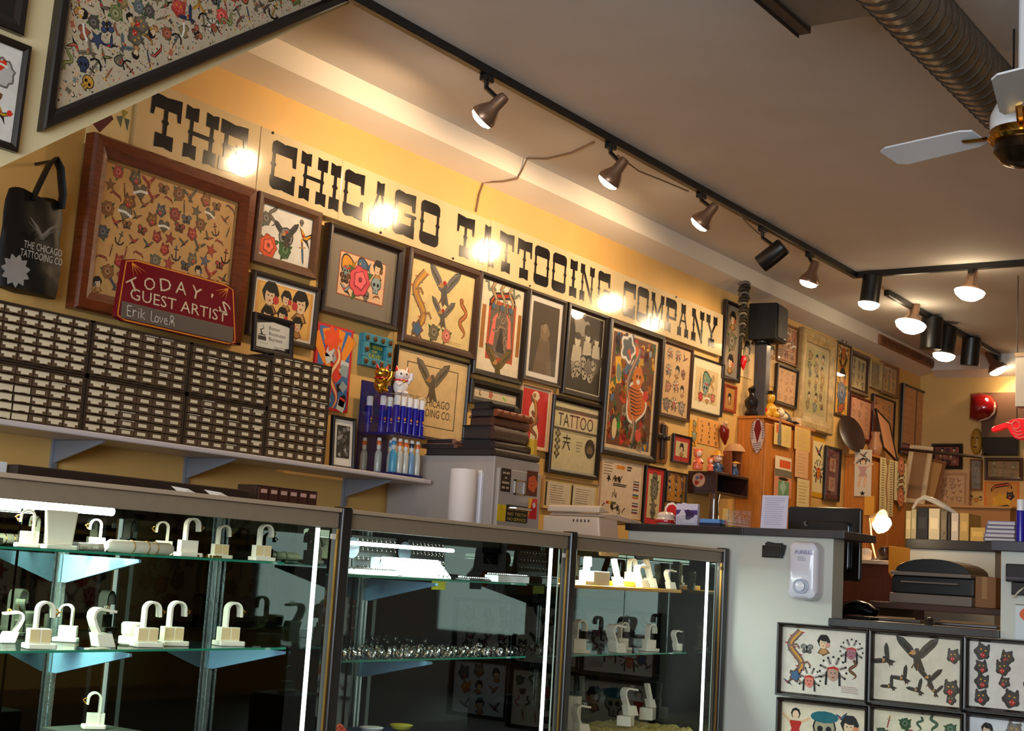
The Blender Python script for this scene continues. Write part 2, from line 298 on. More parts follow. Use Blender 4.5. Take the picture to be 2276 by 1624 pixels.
# bulkhead beside the stairs, cut off along a diagonal
SY = 3.49
a, b = PY(0, 372, SY), PY(590, 95, SY); sl = (b.z-a.z)/(b.x-a.x)
zx = lambda x: a.z+(x-a.x)*sl
xt = a.x+(CEIL-a.z)/sl
struct('wall_stair', MB().prism([(1.9, zx(1.9)), (xt, CEIL), (1.9, CEIL)], 'y', SY, SY+.035), mat('pale_cream_wall', s(232, 214, 168), rough=.55, bump=.1))

# ================================================================ TRACK LIGHTS
TZ = CEIL-.035; YT = 3.45
def atx(u, v, z): p = PZ(u, v, z); return p
tk = thing('lighting_track', 'long black ceiling track bent at a corner, carrying the row of spotlights', 'track', (5, YT, CEIL))
cx = PZ(1905, 616, TZ).x; ye = PX(2276, 591, cx).y
MB().box(2.6-5, cx-5+.02, -.018, .018, -.04, 0).build('rail', BLACKM, tk, .003)
MB().box(cx-5-.018, cx-5+.018, ye-.6-YT, -.02, -.04, 0).build('rail', BLACKM, tk, .003)
x2a, x2b = PZ(1965, 655, TZ).x, PZ(2232, 792, TZ).x
tk2 = thing('lighting_track', 'short dark ceiling track at the far end of the shop', 'track', ((x2a+x2b)/2, YT, CEIL))
MB().box(-(x2b-x2a)/2, (x2b-x2a)/2, -.018, .018, -.04, 0).build('rail', BLACKM, tk2, .003)
BULB = mat('lamp_face_glow', s(255, 240, 215), emit=(1, .80, .52), es=26)
BULBS = mat('lamp_bulb_glow', s(255, 240, 215), emit=(1, .80, .52), es=16)
BELL = mat('bronze_lamp_shade', s(150, 118, 96), rough=.3, metal=.6)
def lamp(u, v, kind, aim, label, x=None, w=LAMP_W, lit=True, sc_=1.0, fac=1.0):
    """a spotlight on the track: (u,v) is the pixel of its lit face; its height is fixed by the stem below the track"""
    y = YT if x is None else PX(u, v, x).y
    p = PY(u, v, YT) if x is None else PX(u, v, x)
    d = Vector(aim).normalized(); L_ = (.13 if kind == 'bell' else .17)*sc_
    t = thing('track_spotlight', label, 'spotlight', (p.x, p.y, p.z))
    back = -d*L_
    rail = Vector(((0 if x is None else 0)+back.x*.8, (YT-p.y if x is None else back.y*.8), CEIL-.04-p.z))
    if x is not None: rail.x = x-p.x
    MB().obox(rail-Vector((0, 0, .0135)), (.06, .035, .026)).build('track_adapter', BLACKM, t, .003)
    MB().tube([rail-Vector((0, 0, .02)), Vector((rail.x, rail.y, (rail.z+back.z)*.5)), back*.8], .011, 8).build('stem', BLACKM, t)
    q = Vector((0, 0, 1)).rotation_difference(-d)
    mb = MB()
    if kind == 'bell': mb.lathe([(.058*sc_, .0), (.06*sc_, .012), (.05*sc_, .035), (.03*sc_, .07), (.026*sc_, .12*sc_), (.02, .135*sc_), (.004, .137*sc_)], ax=-d, n=20); mm = BELL
    else: mb.lathe([(.052*sc_, .0), (.055*sc_, .004), (.055*sc_, .165*sc_), (.048*sc_, .172*sc_), (.004, .173*sc_)], ax=-d, n=20); mm = BLACKM
    mb.build('shade', mm, t, smooth=True)
    if lit:
        f = MB().lathe([(.004, -.028*sc_*fac), (.03*sc_*fac, -.024*sc_*fac), (.05*sc_*fac, -.012*sc_), (.055*sc_*fac, .006), (.03*sc_, .02)], ax=-d, n=20).build('bulb', BULB if kind == 'bell' else BULBS, t, smooth=True); f.visible_shadow = True
        l = bpy.data.lights.new('lamp_light', 'SPOT'); l.energy = w; l.color = WARM; l.spot_size = math.radians(165); l.spot_blend = .35; l.shadow_soft_size = .045
        o = bpy.data.objects.new('lamp_light', l); C.objects.link(o); o.parent = t; o.location = d*.045
        o.rotation_mode = 'QUATERNION'; o.rotation_quaternion = Vector((0, 0, -1)).rotation_difference(d)
    return t
TOW = (-.12, .72, -.62)
lamp(1072, 262, 'bell', TOW, 'bronze bell spotlight nearest the camera, shining on the sign')
lamp(1352, 403, 'bell', (-.05, .62, -.75), 'bronze bell spotlight beside the cable that drops to the sign')
lamp(1555, 497, 'bell', (-.05, .66, -.72), 'bronze bell spotlight just left of the unlit black cylinder')
lamp(1690, 588, 'can', (-.1, .72, -.55), 'unlit black cylinder spotlight tilted on the long track', lit=False)
lamp(1797, 628, 'bell', (-.02, .3, -.95), 'bronze bell spotlight right before the corner of the track', sc_=1.05)
lamp(1931, 676, 'can', (-.05, .1, -1), 'black cylinder spotlight with a bulging lit bulb just past the track corner', x=cx, sc_=1.15, fac=1.12)
lamp(2155, 650, 'bell', (-.15, .1, -1), 'round glowing flood bulb on the cross track near the right edge', x=cx, sc_=1.2, fac=1.45)
def lamp2(u, v, kind, aim, label, **k): return lamp(u, v, kind, aim, label, **k)
lamp(2024, 722, 'bell', (-.25, .1, -1), 'large round glowing flood bulb at the start of the short far track', sc_=1.45, fac=1.4)
lamp(2068, 776, 'can', (0, .05, -1), 'unlit dark cylinder spotlight hanging behind the large round bulb', lit=False, sc_=1.45)
lamp(2098, 790, 'can', (-.1, .1, -1), 'black cylinder spotlight with a bright oval face on the far track', sc_=1.35, fac=1.15)
lamp(2155, 812, 'can', (.1, .1, -1), 'unlit narrow black cylinder spotlight second from the end of the far track', lit=False, sc_=1.35)
lamp(2218, 822, 'bell', (.1, -.45, -.9), 'bell spotlight turned to the right at the far end of the short track', sc_=1.4, w=LAMP_W*.5)
# cable strung from the track over the soffit to the sign
ZC = CEIL-.006
def cpts(l): return [Vector(p) for p in l]
cab = [PZ(1320, 316, ZC), PZ(1270, 340, ZC), PZ(1215, 353, ZC), PZ(1172, 352, ZC), PY(1160, 378, 4.05), PY(1150, 397, 4.05), PZ(1120, 403, HC+1.97), PY(1075, 405, 4.194), PY(1065, 432, 4.194), PY(1058, 470, 4.194)]
tag(MB(s(120, 95, 70)).tube(cab, .005, 6).build('cable', mat('beige_cable', s(128, 100, 72), rough=.6)), 'thin beige cable strung from the track over the soffit down to the sign', 'cable')
c2 = [PZ(1372, 345, TZ-.03), PZ(1420, 380, TZ-.07), PZ(1470, 400, TZ-.07), PZ(1530, 425, TZ-.03)]
tag(MB().tube(c2, .004, 6).build('cable', mat('beige_cable')), 'thin loose cable sagging under the long track between two bell spotlights', 'cable')
c3 = [PZ(1640, 472, TZ-.03), PZ(1665, 500, TZ-.08), PZ(1688, 520, TZ-.08), PZ(1700, 524, TZ-.03)]
tag(MB().tube(c3, .004, 6).build('cable', mat('beige_cable')), 'short loose cable sagging under the track beside the unlit black cylinder', 'cable')

# ================================================================ DUCT, VENT, FAN
GALV = mat('galvanised_duct_metal', s(150, 140, 128), rough=.38, metal=.85, noise=.25, nscale=12)
dz, dy = HC+1.92, 1.52
dt = thing('spiral_duct', 'round spiral galvanised air duct with a square vent box under the ceiling', 'duct', (4.6, dy, dz))
prof = []
dm = MB()
dm.cyl((-2.2, 0, 0), (.8, .0, 0), .105, n=28); dm.build('duct_tube', GALV, dt, smooth=True)
sp = [(-2.2+3.0*i/(46*16), .108*math.cos(2*math.pi*i/16), .108*math.sin(2*math.pi*i/16)) for i in range(46*16+1)]
MB().tube(sp, .0045, 4).build('spiral_seam', mat('duct_seam', s(84, 72, 60), rough=.5, metal=.7), dt)
for x in (-1.0, .5): MB().tube([(x, -.11, .02), (x, -.11, CEIL-dz)], .004, 6).build('hanger', BLACKM, dt); MB().tube([(x, .11, .02), (x, .11, CEIL-dz)], .004, 6).build('hanger', BLACKM, dt)
p0, p1 = PZ(1715, 0, HC+1.86), PZ(1790, 65, HC+1.86)
vo = (p1.x-4.6, p1.y-dy, HC+1.86-dz)
mb = MB(); mb.box(-.42, 0, -.36, 0, .005, .2); o = mb.build('vent_box', mat('dull_grey_sheet_metal', s(120, 110, 100), rough=.5, metal=.5, noise=.1), dt, .004); o.location = vo
mb = MB(); mb.box(-.46, .02, -.012, .03, -.01, .24); mb.box(-.46, .02, .03, .034, -.02, .25); o = mb.build('vent_rim', mat('dark_brown_metal', s(52, 38, 30), rough=.5), dt, .003); o.location = vo
fn = PZ(2272, 290, HC+1.52); fan = thing('ceiling_fan', 'white ceiling fan with brass band hanging at the right edge', 'fan', (fn.x, fn.y, fn.z))
FW = mat('white_enamel', s(225, 226, 230), rough=.25)
MB().lathe([(.02, .12), (.05, .115), (.085, .085), (.1, .05), (.102, .02), (.1, .0), (.06, -.005)], n=28).build('motor_housing', FW, fan, smooth=True)
MB().lathe([(.1, .0), (.108, -.012), (.108, -.03), (.098, -.04), (.02, -.042)], n=28).build('brass_band', mat('polished_brass', s(190, 140, 60), rough=.15, metal=1), fan, smooth=True)
MB().lathe([(.085, -.04), (.09, -.075), (.06, -.11), (.02, -.125), (.003, -.126)], n=24).build('lower_cap', mat('dark_bronze', s(70, 55, 40), rough=.25, metal=.9), fan, smooth=True)
MB().cyl((0, 0, .12), (0, 0, CEIL-fn.z), .014).build('down_rod', FW, fan)
tp = PZ(1975, 352, fn.z+.01); dv = Vector((tp.x-fn.x, tp.y-fn.y, 0)); a0 = math.atan2(dv.y, dv.x); ln = dv.length
for k in range(3):
    a_ = a0+k*math.pi*2/3; q = Matrix.Rotation(a_, 3, 'Z'); t_ = Matrix.Rotation(.2, 3, 'X')
    bl = MB(); P = [(.16, -.045), (.2, -.06), (ln-.03, -.068), (ln, -.05), (ln, .05), (ln-.03, .068), (.2, .06), (.16, .045)]
    A = bl.ring([q @ (t_ @ Vector((x, y, .012))) for x, y in P]); B = bl.ring([q @ (t_ @ Vector((x, y, .018))) for x, y in P]); bl.skin([A, B])
    bl.build('blade', FW, fan)
    br = MB(); br.tube([q @ Vector((.09, 0, .0)), q @ Vector((.14, 0, .0)), q @ Vector((.22, 0, .008))], .013, 6, flat=.4); br.build('blade_arm', mat('polished_brass'), fan)

# ================================================================ THE BIG PAINTED SIGN
YS = D-.03
def sx(u): v = 309+(u-480)*(745-309)/(1601-480); return PY(u, v, YS).x
sz0, sz1 = HC+.3575*YS, HC+.4250*YS; SHh = sz1-sz0
SX0, SX1 = sx(303), sx(1606)
SIGNM = mat('yellowed_enamel_board', s(228, 204, 160), rough=.11, noise=.08, nscale=5, bump=.06, bscale=9, spec=.6)
SIGNL = mat('black_sign_paint', s(30, 26, 26), rough=.16, noise=.35, nscale=14, spec=.6, bump=.06, bscale=9)
sg = thing('shop_sign', 'long painted board sign reading THE CHICAGO TATTOOING COMPANY', 'sign', ((SX0+SX1)/2, D, sz0)); ox = (SX0+SX1)/2
edges = [SX0, sx(575), sx(757), sx(1088), sx(1352), SX1]
for i, (xa, xb) in enumerate(zip(edges, edges[1:])):
    MB().box(xa-ox+.0015, xb-ox-.0015, -.03-.0012*(i % 2), -.004, 0, SHh-.002*(i % 3)).build('sign_panel', SIGNM, sg, .002)
for u in (600, 850, 1010, 1180, 1500): MB().ball((sx(u)-ox, -.033, .012 if u % 100 else SHh-.012), .006, 8, 4).build('screw', mat('dark_brown_metal'), sg)
def ntc(x0, x1, y0, y1, up):          # fishtail block: small notch cut in the outer edge
    m_ = (x0+x1)/2; w = (x1-x0)*.14; d = .035
    if up: return [(x0, y0), (x1, y0), (x1, y1), (m_+w, y1-d*.6), (m_, y1-d), (m_-w, y1-d*.6), (x0, y1)]
    return [(x0, y0), (m_-w, y0+d*.6), (m_, y0+d), (m_+w, y0+d*.6), (x1, y0), (x1, y1), (x0, y1)]
B0, B1 = .27, .73
def stem(x, w=.13, y0=B0-.01, y1=B1+.01): m_ = (y0+y1)/2; h = w/2; return [(x-h, y0), (x+h, y0), (x+h, m_-.05), (x+h*1.9, m_), (x+h, m_+.05), (x+h, y1), (x-h, y1), (x-h, m_+.05), (x-h*1.9, m_), (x-h, m_-.05)]
def bar(xa, ya, xb, yb, w): dx, dy = xb-xa, yb-ya; d = math.hypot(dx, dy); nx, ny = -dy/d*w/2, dx/d*w/2; return [(xa+nx, ya+ny), (xa-nx, ya-ny), (xb-nx, yb-ny), (xb+nx, yb+ny)]
def capt(x0, x1, l, r):
    P = [(x0, B1), (x1, B1)]; k = .16
    P += [(x1, 1-k*.7), (x1-.03, 1-.05), (x1-k, 1)] if r else [(x1, 1), ((x0+x1)/2+.08, .98), ((x0+x1)/2, .965), ((x0+x1)/2-.08, .98)]
    P += [(x0+k, 1), (x0+.03, 1-.05), (x0, 1-k*.7)] if l else [(x0, 1)]
    return P
def flip(P): return [(x, 1-y) for x, y in P][::-1]
GL = {
 'T': [ntc(0, 1, B1, 1, True), [(0, .58), (.1, .58), (.14, B1+.01), (0, B1+.01)], [(.9, .58), (1, .58), (1, B1+.01), (.86, B1+.01)], stem(.5), ntc(.2, .8, 0, B0, False)],
 'H': [ntc(0, .38, B1, 1, True), ntc(.62, 1, B1, 1, True), ntc(0, .38, 0, B0, False), ntc(.62, 1, 0, B0, False), stem(.19, .1), stem(.81, .1), [(.19, .46), (.81, .46), (.81, .54), (.19, .54)]],
 'I': [ntc(.0, 1, B1, 1, True), ntc(0, 1, 0, B0, False), stem(.5, .32)],
 'E': [ntc(0, 1, B1, 1, True), ntc(0, 1, 0, B0, False), stem(.22), [(.22, .46), (.62, .46), (.62, .54), (.22, .54)], [(.62, .4), (.72, .4), (.72, .6), (.62, .6)], [(.88, .58), (1, .58), (1, B1+.01), (.84, B1+.01)], [(.84, B0-.01), (1, B0-.01), (1, .42), (.88, .42)]],
 'C': [capt(0, 1, True, False), flip(capt(0, 1, True, False)), stem(.1, .13), [(.86, .56), (1, .56), (1, B1+.01), (.82, B1+.01)], [(.82, B0-.01), (1, B0-.01), (1, .4), (.88, .4)]],
 'G': [capt(0, 1, True, False), flip(capt(0, 1, True, False)), stem(.1, .13), [(.86, .6), (1, .6), (1, B1+.01), (.82, B1+.01)], [(.82, B0-.01), (.98, B0-.01), (.98, .5), (.84, .5)], [(.5, .46), (1.06, .46), (1.06, .53), (.5, .53)]],
 'O': [capt(0, 1, True, True), flip(capt(0, 1, True, True)), stem(.09, .12), stem(.91, .12)],
 'A': [ntc(.3, .7, B1-.02, 1, True), bar(.42, .75, .17, .25, .09), bar(.58, .75, .83, .25, .09), [(.28, .45), (.72, .45), (.72, .51), (.28, .51)], ntc(0, .34, 0, B0, False), ntc(.66, 1, 0, B0, False)],
 'N': [ntc(0, .3, B1, 1, True), ntc(.66, 1, B1, 1, True), stem(.16, .1), bar(.1, .97, .88, .02, .13), stem(.83, .1, .05), ntc(0, .34, 0, B0, False)],
 'M': [ntc(0, .27, B1, 1, True), ntc(.73, 1, B1, 1, True), stem(.14, .08), stem(.86, .08), bar(.1, .95, .5, .33, .1), bar(.9, .95, .5, .33, .1), ntc(0, .32, 0, B0, False), ntc(.68, 1, 0, B0, False)],
 'P': [capt(0, 1, False, True), stem(.22), stem(.92, .12, .42), [(.1, .40), (.98, .40), (.98, .48), (.1, .48)], ntc(0, .5, 0, B0, False)],
 'Y': [ntc(0, .36, B1, 1, True), ntc(.64, 1, B1, 1, True), bar(.18, .75, .5, .42, .11), bar(.82, .75, .5, .42, .11), stem(.5, .12, B0-.01, .46), ntc(.25, .75, 0, B0, False)]}
LET = [('T', 334, 401), ('H', 411, 483), ('E', 489, 548), ('C', 602, 657), ('H', 667, 726), ('I', 733, 755), ('C', 764, 808), ('A', 823, 864), ('G', 876, 922), ('O', 934, 976), ('T', 1015, 1053), ('A', 1066, 1099), ('T', 1109, 1141), ('T', 1149, 1181), ('O', 1187, 1220), ('O', 1227, 1258), ('I', 1266, 1282), ('N', 1289, 1320), ('G', 1328, 1355), ('C', 1385, 1412), ('O', 1416, 1441), ('M', 1447, 1475), ('P', 1479, 1503), ('A', 1506, 1530), ('N', 1537, 1564), ('Y', 1569, 1593)]
for ch, ua, ub in LET:
    xa, xb = sx(ua)-ox, sx(ub)-ox; mb = MB()
    for k, P in enumerate(GL[ch]):
        mb.add([(xa+(xb-xa)*x, -.0318-k*4e-5, SHh*(.12+.755*y)) for x, y in P], [tuple(range(len(P)))])
    mb.build('painted_letter', SIGNL, sg)
# ================================================================ PICTURES
KEY = {'A': (550, 400, 3.608), 'C': (1000, 550, 3.455), 'D': (1180, 850, 3.793), 'E': (1550, 600, 3.123), 'F': (650, 750, 3.777), 'G': (0, 500, 2.845), 'I': (1850, 750, 3.249), 'K': (1640, 920, 6.246), 'J': (2080, 860, 4.276), 'L': (1850, 1000, 6.768), 'S': (1500, 920, 10.15), 'O': (0, 0, 1)}
def px(k, p): x, y, q = KEY[k]; return x+p[0]/q, y+p[1]/q
def frame_mesh(w, h, fw, fd, k=.3):
    mb = MB()
    def rg(i, y): return mb.ring([(-w/2+i, y, i), (w/2-i, y, i), (w/2-i, y, h-i), (-w/2+i, y, h-i)])
    R_ = [rg(0, 0), rg(0, -fd*.8), rg(fw*.12, -fd), rg(fw*.55, -fd*.97), rg(fw*.7, -fd*.86), rg(fw, -fd*.66), rg(fw, -fd*.1)]
    return mb.skin(R_, cap=False)
def panel(corn, k, wall, fd):
    P = [PY(*px(k, c), wall[1]-fd) if wall[0] == 'y' else PX(*px(k, c), wall[1]-fd) for c in corn]
    a = (lambda p: p.x) if wall[0] == 'y' else (lambda p: -p.y)
    x0 = (a(P[0])+a(P[3]))/2; x1 = (a(P[1])+a(P[2]))/2; z1 = (P[0].z+P[1].z)/2; z0 = (P[2].z+P[3].z)/2
    return x0, x1, z0, z1
def picture(label, corn, k, art, paper, fw=.03, fd=.025, fm=None, matw=0, matc=None, name='framed_print', wall=('y', D), gl=True, tilt=.025, lip=None, cat='picture', group=None, seed=1, roll=0, off=.002):
    x0, x1, z0, z1 = panel(corn, k, wall, fd); w, h = x1-x0, z1-z0; xc = (x0+x1)/2
    if wall[0] == 'y': t = thing(name, label, cat, (xc, wall[1]-off, z0), (tilt, roll, 0), group)
    else: t = thing(name, label, cat, (wall[1]-off, -xc, z0), (tilt, roll, -math.pi/2), group)
    frame_mesh(w, h, fw, fd).build('frame', fm or BLACKWOOD, t)
    iw, ih = w-2*fw, h-2*fw; yb = -fd*.42
    if matw: MB(matc).box(-iw/2-.004, iw/2+.004, yb, yb+.004, fw-.004, h-fw+.004).build('mat_board', PAINT, t)
    else: MB(paper).box(-iw/2-.004, iw/2+.004, yb+.001, yb+.004, fw-.004, h-fw+.004).build('backing', PAINT, t)
    pw, ph = iw-2*matw, ih-2*matw
    if lip and matw: MB(lip).box(-pw/2-.006, pw/2+.006, yb-.0006, yb, fw+matw-.006, fw+matw+ph+.006).build('mat_bevel', PAINT, t)
    c = Cv(pw, ph, paper, seed); art(c); c.build('artwork', t, yb-.0008, z0=fw+matw)
    if gl: MB().add([(-iw/2, -fd*.62, fw), (iw/2, -fd*.62, fw), (iw/2, -fd*.62, h-fw), (-iw/2, -fd*.62, h-fw)], [(0, 1, 2, 3)]).build('glass', PGLASS, t)
    return t
def poster(label, corn, k, art, paper, wall=('y', D), name='poster', cat='poster', th=.004, tilt=0, seed=1, group=None, off=.001, roll=0):
    x0, x1, z0, z1 = panel(corn, k, wall, th); w, h = x1-x0, z1-z0; xc = (x0+x1)/2
    t = thing(name, label, cat, (xc, wall[1]-off, z0) if wall[0] == 'y' else (wall[1]-off, -xc, z0), (tilt, roll, 0 if wall[0] == 'y' else -math.pi/2), group)
    MB(paper).box(-w/2, w/2, -th, 0, 0, h).build('sheet', PAINT, t)
    c = Cv(w, h, None, seed); art(c); c.build('print', t, -th-.0004)
    return t
FR = (RED, s(150, 50, 40), s(120, 90, 50), s(90, 100, 110), s(90, 100, 60), s(60, 50, 46))
# --- large flash sheet in the thick brown frame
def a_big(c):
    c.at(0, 0); c.rect(c.w*.02, c.h*.975, c.w*.98, c.h*.98, BRN)
    sheet(c, 9, 10, [m_rose, m_heart, m_dagger, m_eagle, m_bird, m_ban, m_star, m_fly, m_anchor, m_lady, m_head], (s(160, 60, 50), s(140, 90, 50), s(110, 100, 80), s(95, 95, 105), s(175, 70, 60)), .03, .97, .03, .97, .58, .16)
picture('large brown wooden frame with many small red and brown tattoo designs on tan paper', [(213, 287), (575, 428), (532, 768), (165, 680)], 'O', a_big, s(208, 160, 98), .075, .06, BROWNWOOD, seed=5, tilt=.02, name='framed_flash_sheet')
def a_rosewh(c):
    w, h = c.w, c.h
    c.at(w*.17, h*.2, w*.17); m_rose(c, s(230, 90, 50)); c.at(w*.2, h*.83, w*.13); m_snake(c, s(110, 100, 90)); c.at(w*.08, h*.72, w*.1); m_rose(c, s(110, 105, 95))
    c.at(w*.5, h*.5, w*.2, .1); m_eagle(c, s(70, 66, 64), RED); c.at(w*.5, h*.43, w*.2); m_skull(c, s(140, 134, 128)); c.at(w*.5, h*.22, w*.12); m_rose(c, GRN); c.at(w*.88, h*.6, w*.17, -.3); m_bird(c, YEL); c.at(w*.85, h*.3, w*.16, .2); m_dagger(c, BLU); c.at(w*.78, h*.86, w*.06); m_skull(c, GRY)
    lines(c, w*.45, h*.04, w*.6, h*.1, 2, GRY)
picture('brown frame with white paper showing an orange rose and a grey crest', [(90, 75), (600, 268), (552, 810), (45, 640)], 'A', a_rosewh, WHT, .042, .035, mat('walnut_frame', s(96, 62, 40), rough=.35, noise=.2), seed=3)
def a_women(c):
    w, h = c.w, c.h; c.at(0, 0); c.rect(w*.05, h*.04, w*.95, h*.96, s(238, 190, 110)); 
    for x, y, z, f in ((.24, .7, .2, 1), (.52, .72, .13, 1), (.78, .68, .2, -1), (.48, .36, .13, 1), (.76, .24, .13, -1), (.22, .28, .15, 1)): c.at(w*x, h*y, w*z, 0, f); m_lady(c, s(200, 60, 60))
picture('dark thin frame with heads of black haired women on orange toned paper', [(45, 715), (585, 868), (545, 1375), (12, 1225)], 'A', a_women, s(232, 170, 90), .022, .025, mat('dark_grey_frame', s(58, 48, 42), rough=.3), matw=.012, matc=WHT, seed=2)
def a_flash9(c):
    w, h = c.w, c.h
    for x, y, z, f, col in ((.17, .75, .19, m_fish, s(225, 150, 40)), (.5, .8, .17, m_fish, BLU), (.83, .82, .15, m_lady, BRN), (.45, .42, .23, m_rose, s(225, 80, 90)), (.82, .42, .16, m_skull, s(150, 170, 175)), (.13, .38, .12, m_fly, BRN), (.17, .14, .14, m_bird, s(140, 160, 165)), (.62, .1, .1, m_skull, GRY), (.14, .56, .1, m_skull, s(140, 165, 170)), (.85, .12, .08, m_ban, TAN)): c.at(w*x, h*y, w*z); f(c, col)
picture('dark frame with wide grey mat around a pink rose flash sheet', [(662, 335), (1272, 552), (1193, 1210), (600, 1048)], 'A', a_flash9, s(235, 190, 150), .03, .045, DARKWOOD, matw=.075, matc=s(128, 118, 104), lip=s(150, 80, 50), seed=8, tilt=.03)
def a_eagles(c):
    w, h = c.w, c.h
    for x, y, z, f, col in ((.52, .72, .2, m_eagle, s(120, 116, 112)), (.53, .38, .15, m_eagle, s(125, 116, 108)), (.42, .12, .08, m_rose, s(120, 110, 80)), (.62, .12, .07, m_rose, s(220, 130, 110))): c.at(w*x, h*y, w*z); f(c, col)
    c.at(w*.16, h*.5, h*.28); m_dragon(c, s(190, 140, 90), s(220, 110, 70)); c.at(w*.86, h*.38, h*.2); m_snake(c, s(180, 110, 60), .3, 11, .25); lines(c, w*.65, h*.02, w*.95, h*.07, 2, TAN)
picture('brown double frame with two eagles, a dragon and a snake on cream paper', [(1300, 562), (1882, 722), (1815, 1450), (1237, 1275)], 'A', a_eagles, s(240, 214, 150), .038, .035, mat('umber_frame', s(70, 46, 34), rough=.3), seed=4, tilt=.03)
def a_altar(c):
    w, h = c.w, c.h; OR = s(190, 80, 40)
    c.at(0, 0); c.rect(w*.2, h*.14, w*.84, h*.8, OR); c.rect(w*.25, h*.18, w*.8, h*.76, s(110, 96, 84)); c.rect(w*.05, h*.24, w*.14, h*.72, s(170, 110, 50)); c.rect(w*.9, h*.24, w*.98, h*.72, s(170, 110, 50))
    for i in range(16): c.at(w*(.3+.45*c.rn.random()), h*(.2+.5*c.rn.random()), w*.1, c.rn.random()*6); m_snake(c, s(140, 120, 100), .3, 6)
    c.at(w*.4, h*.5, w*.16); c.st([(-.6, -1.5), (-.3, .8), (.1, 1.3)], .7, s(240, 120, 100), True); c.at(w*.62, h*.5, w*.16); c.st([(.7, -1.5), (.5, .8), (0, 1.4)], .6, s(240, 120, 100), True); c.at(w*.52, h*.42, w*.14); c.p([(-.7, -1.6), (0, 1.2), (.7, -1.6)], s(60, 52, 48))
    for x in (.3, .5, .7): c.at(w*x, h*.88, w*.13); m_dragon(c, s(160, 150, 130), OR)
    for x in (.2, .8): c.at(w*x, h*.93, w*.1, 1.2); m_snake(c, s(120, 130, 110))
    c.at(w*.5, h*.09, w*.25); m_eagle(c, s(120, 96, 40), OR); c.at(w*.5, h*.78, w*.3); m_ban(c, OR)
picture('black frame with a red bordered shrine picture between two brown panels', [(243, 178), (610, 312), (548, 1050), (166, 965)], 'C', a_altar, s(240, 224, 196), .03, .03, mat('near_black_frame', s(34, 26, 22), rough=.3), seed=6)
def a_gown(c):
    w, h = c.w, c.h; c.at(w*.5, h*.3, w*.4); c.p([(-.9, -1.1), (.9, -1.1), (.5, .6), (.15, 1.2), (-.15, 1.2), (-.5, .6)], s(110, 92, 72)); c.at(w*.5, h*.6, w*.2); c.blob(0, 0, .9, .1, 5, s(130, 110, 88)); c.e(0, .4, .4, .5, s(150, 130, 105)); lines(c, w*.3, h*.06, w*.7, h*.1, 2, GRY)
picture('narrow dark frame with white mat around a dim brown photograph of a draped figure', [(608, 318), (893, 410), (852, 1085), (565, 1005)], 'C', a_gown, s(78, 66, 54), .024, .025, mat('dark_grey_frame'), matw=.03, matc=s(226, 220, 212), seed=1)
def a_people(c):
    w, h = c.w, c.h; rn = c.rn
    for i in range(16): c.at(w*rn.uniform(.1, .9), h*rn.uniform(.1, .9), w*.16, rn.random()*6); g = rn.choice((60, 90, 120, 150)); c.blob(0, 0, 1, .2, 3, s(g, g-8, g-20), 14)
    for x, y, z in ((.25, .62, .2), (.55, .7, .17), (.82, .68, .16)): c.at(w*x, h*y, w*z); c.p([(-.8, -1.6), (.8, -1.6), (.6, -.3), (-.6, -.3)], s(190, 180, 160)); c.e(0, .1, .42, .5, s(205, 196, 176)); c.e(0, .5, .5, .3, s(70, 64, 58))
    for i in range(7): c.at(w*rn.uniform(.2, .85), h*rn.uniform(.08, .38), w*.12, rn.random()*6); m_skull(c, s(175, 165, 145))
    c.at(w*.55, h*.45, w*.2); c.p([(-1, 0), (.6, .3), (.9, .1), (-.6, -.2)], s(40, 36, 32))
picture('black frame with an old black and white photograph of a seated group', [(910, 424), (1218, 522), (1173, 1205), (870, 1105)], 'C', a_people, s(58, 52, 46), .03, .028, mat('near_black_frame'), matw=.008, matc=s(206, 196, 170), seed=11)
def a_green(c):
    w, h = c.w, c.h; c.at(w*.4, h*.5, h*.4); c.blob(0, 0, 1, .2, 5, s(190, 110, 90)); c.at(w*.72, h*.4, h*.4, -.5); c.rect(-.9, -.25, .9, .25, s(120, 200, 40)); c.at(w*.15, h*.4, h*.3, .5); m_snake(c, BRN)
picture('small wide black frame with a green and pink picture behind the books', [(1500, 350), (1935, 425), (1925, 625), (1492, 560)], 'F', a_green, s(225, 205, 170), .04, .03, BLACKWOOD, seed=1)
def a_redsnake(c):
    w, h = c.w, c.h; c.at(0, 0); c.rect(w*.05, h*.03, w*.95, h*.97, s(205, 40, 45))
    c.at(w*.5, h*.5, h*.42); P = [(x, y) for x, y in wav(30, .12, 7, -.95, .95)]
    c.st(P, [.42+.16*math.sin(i*.45) for i in range(30)], s(240, 222, 180)); c.e(0, -.95, .3, .14, s(240, 222, 180)); c.e(0, .9, .26, .18, s(240, 222, 180))
    c.at(w*.5, h*.34, h*.19); m_snake(c, s(140, 80, 50), .55, 10, .3); c.at(w*.5, h*.62, h*.2); m_snake(c, s(180, 120, 60), .25, 4, .32); c.at(w*.42, h*.82, h*.07); c.blob(0, 0, 1, .2, 5, s(110, 80, 50))
picture('thin light frame with a coiled snake on a bright red ground', [(1932, 388), (2185, 432), (2135, 980), (1880, 893)], 'F', a_redsnake, s(235, 220, 185), .012, .02, mat('pale_wood_frame', s(190, 150, 110), rough=.4), seed=1)
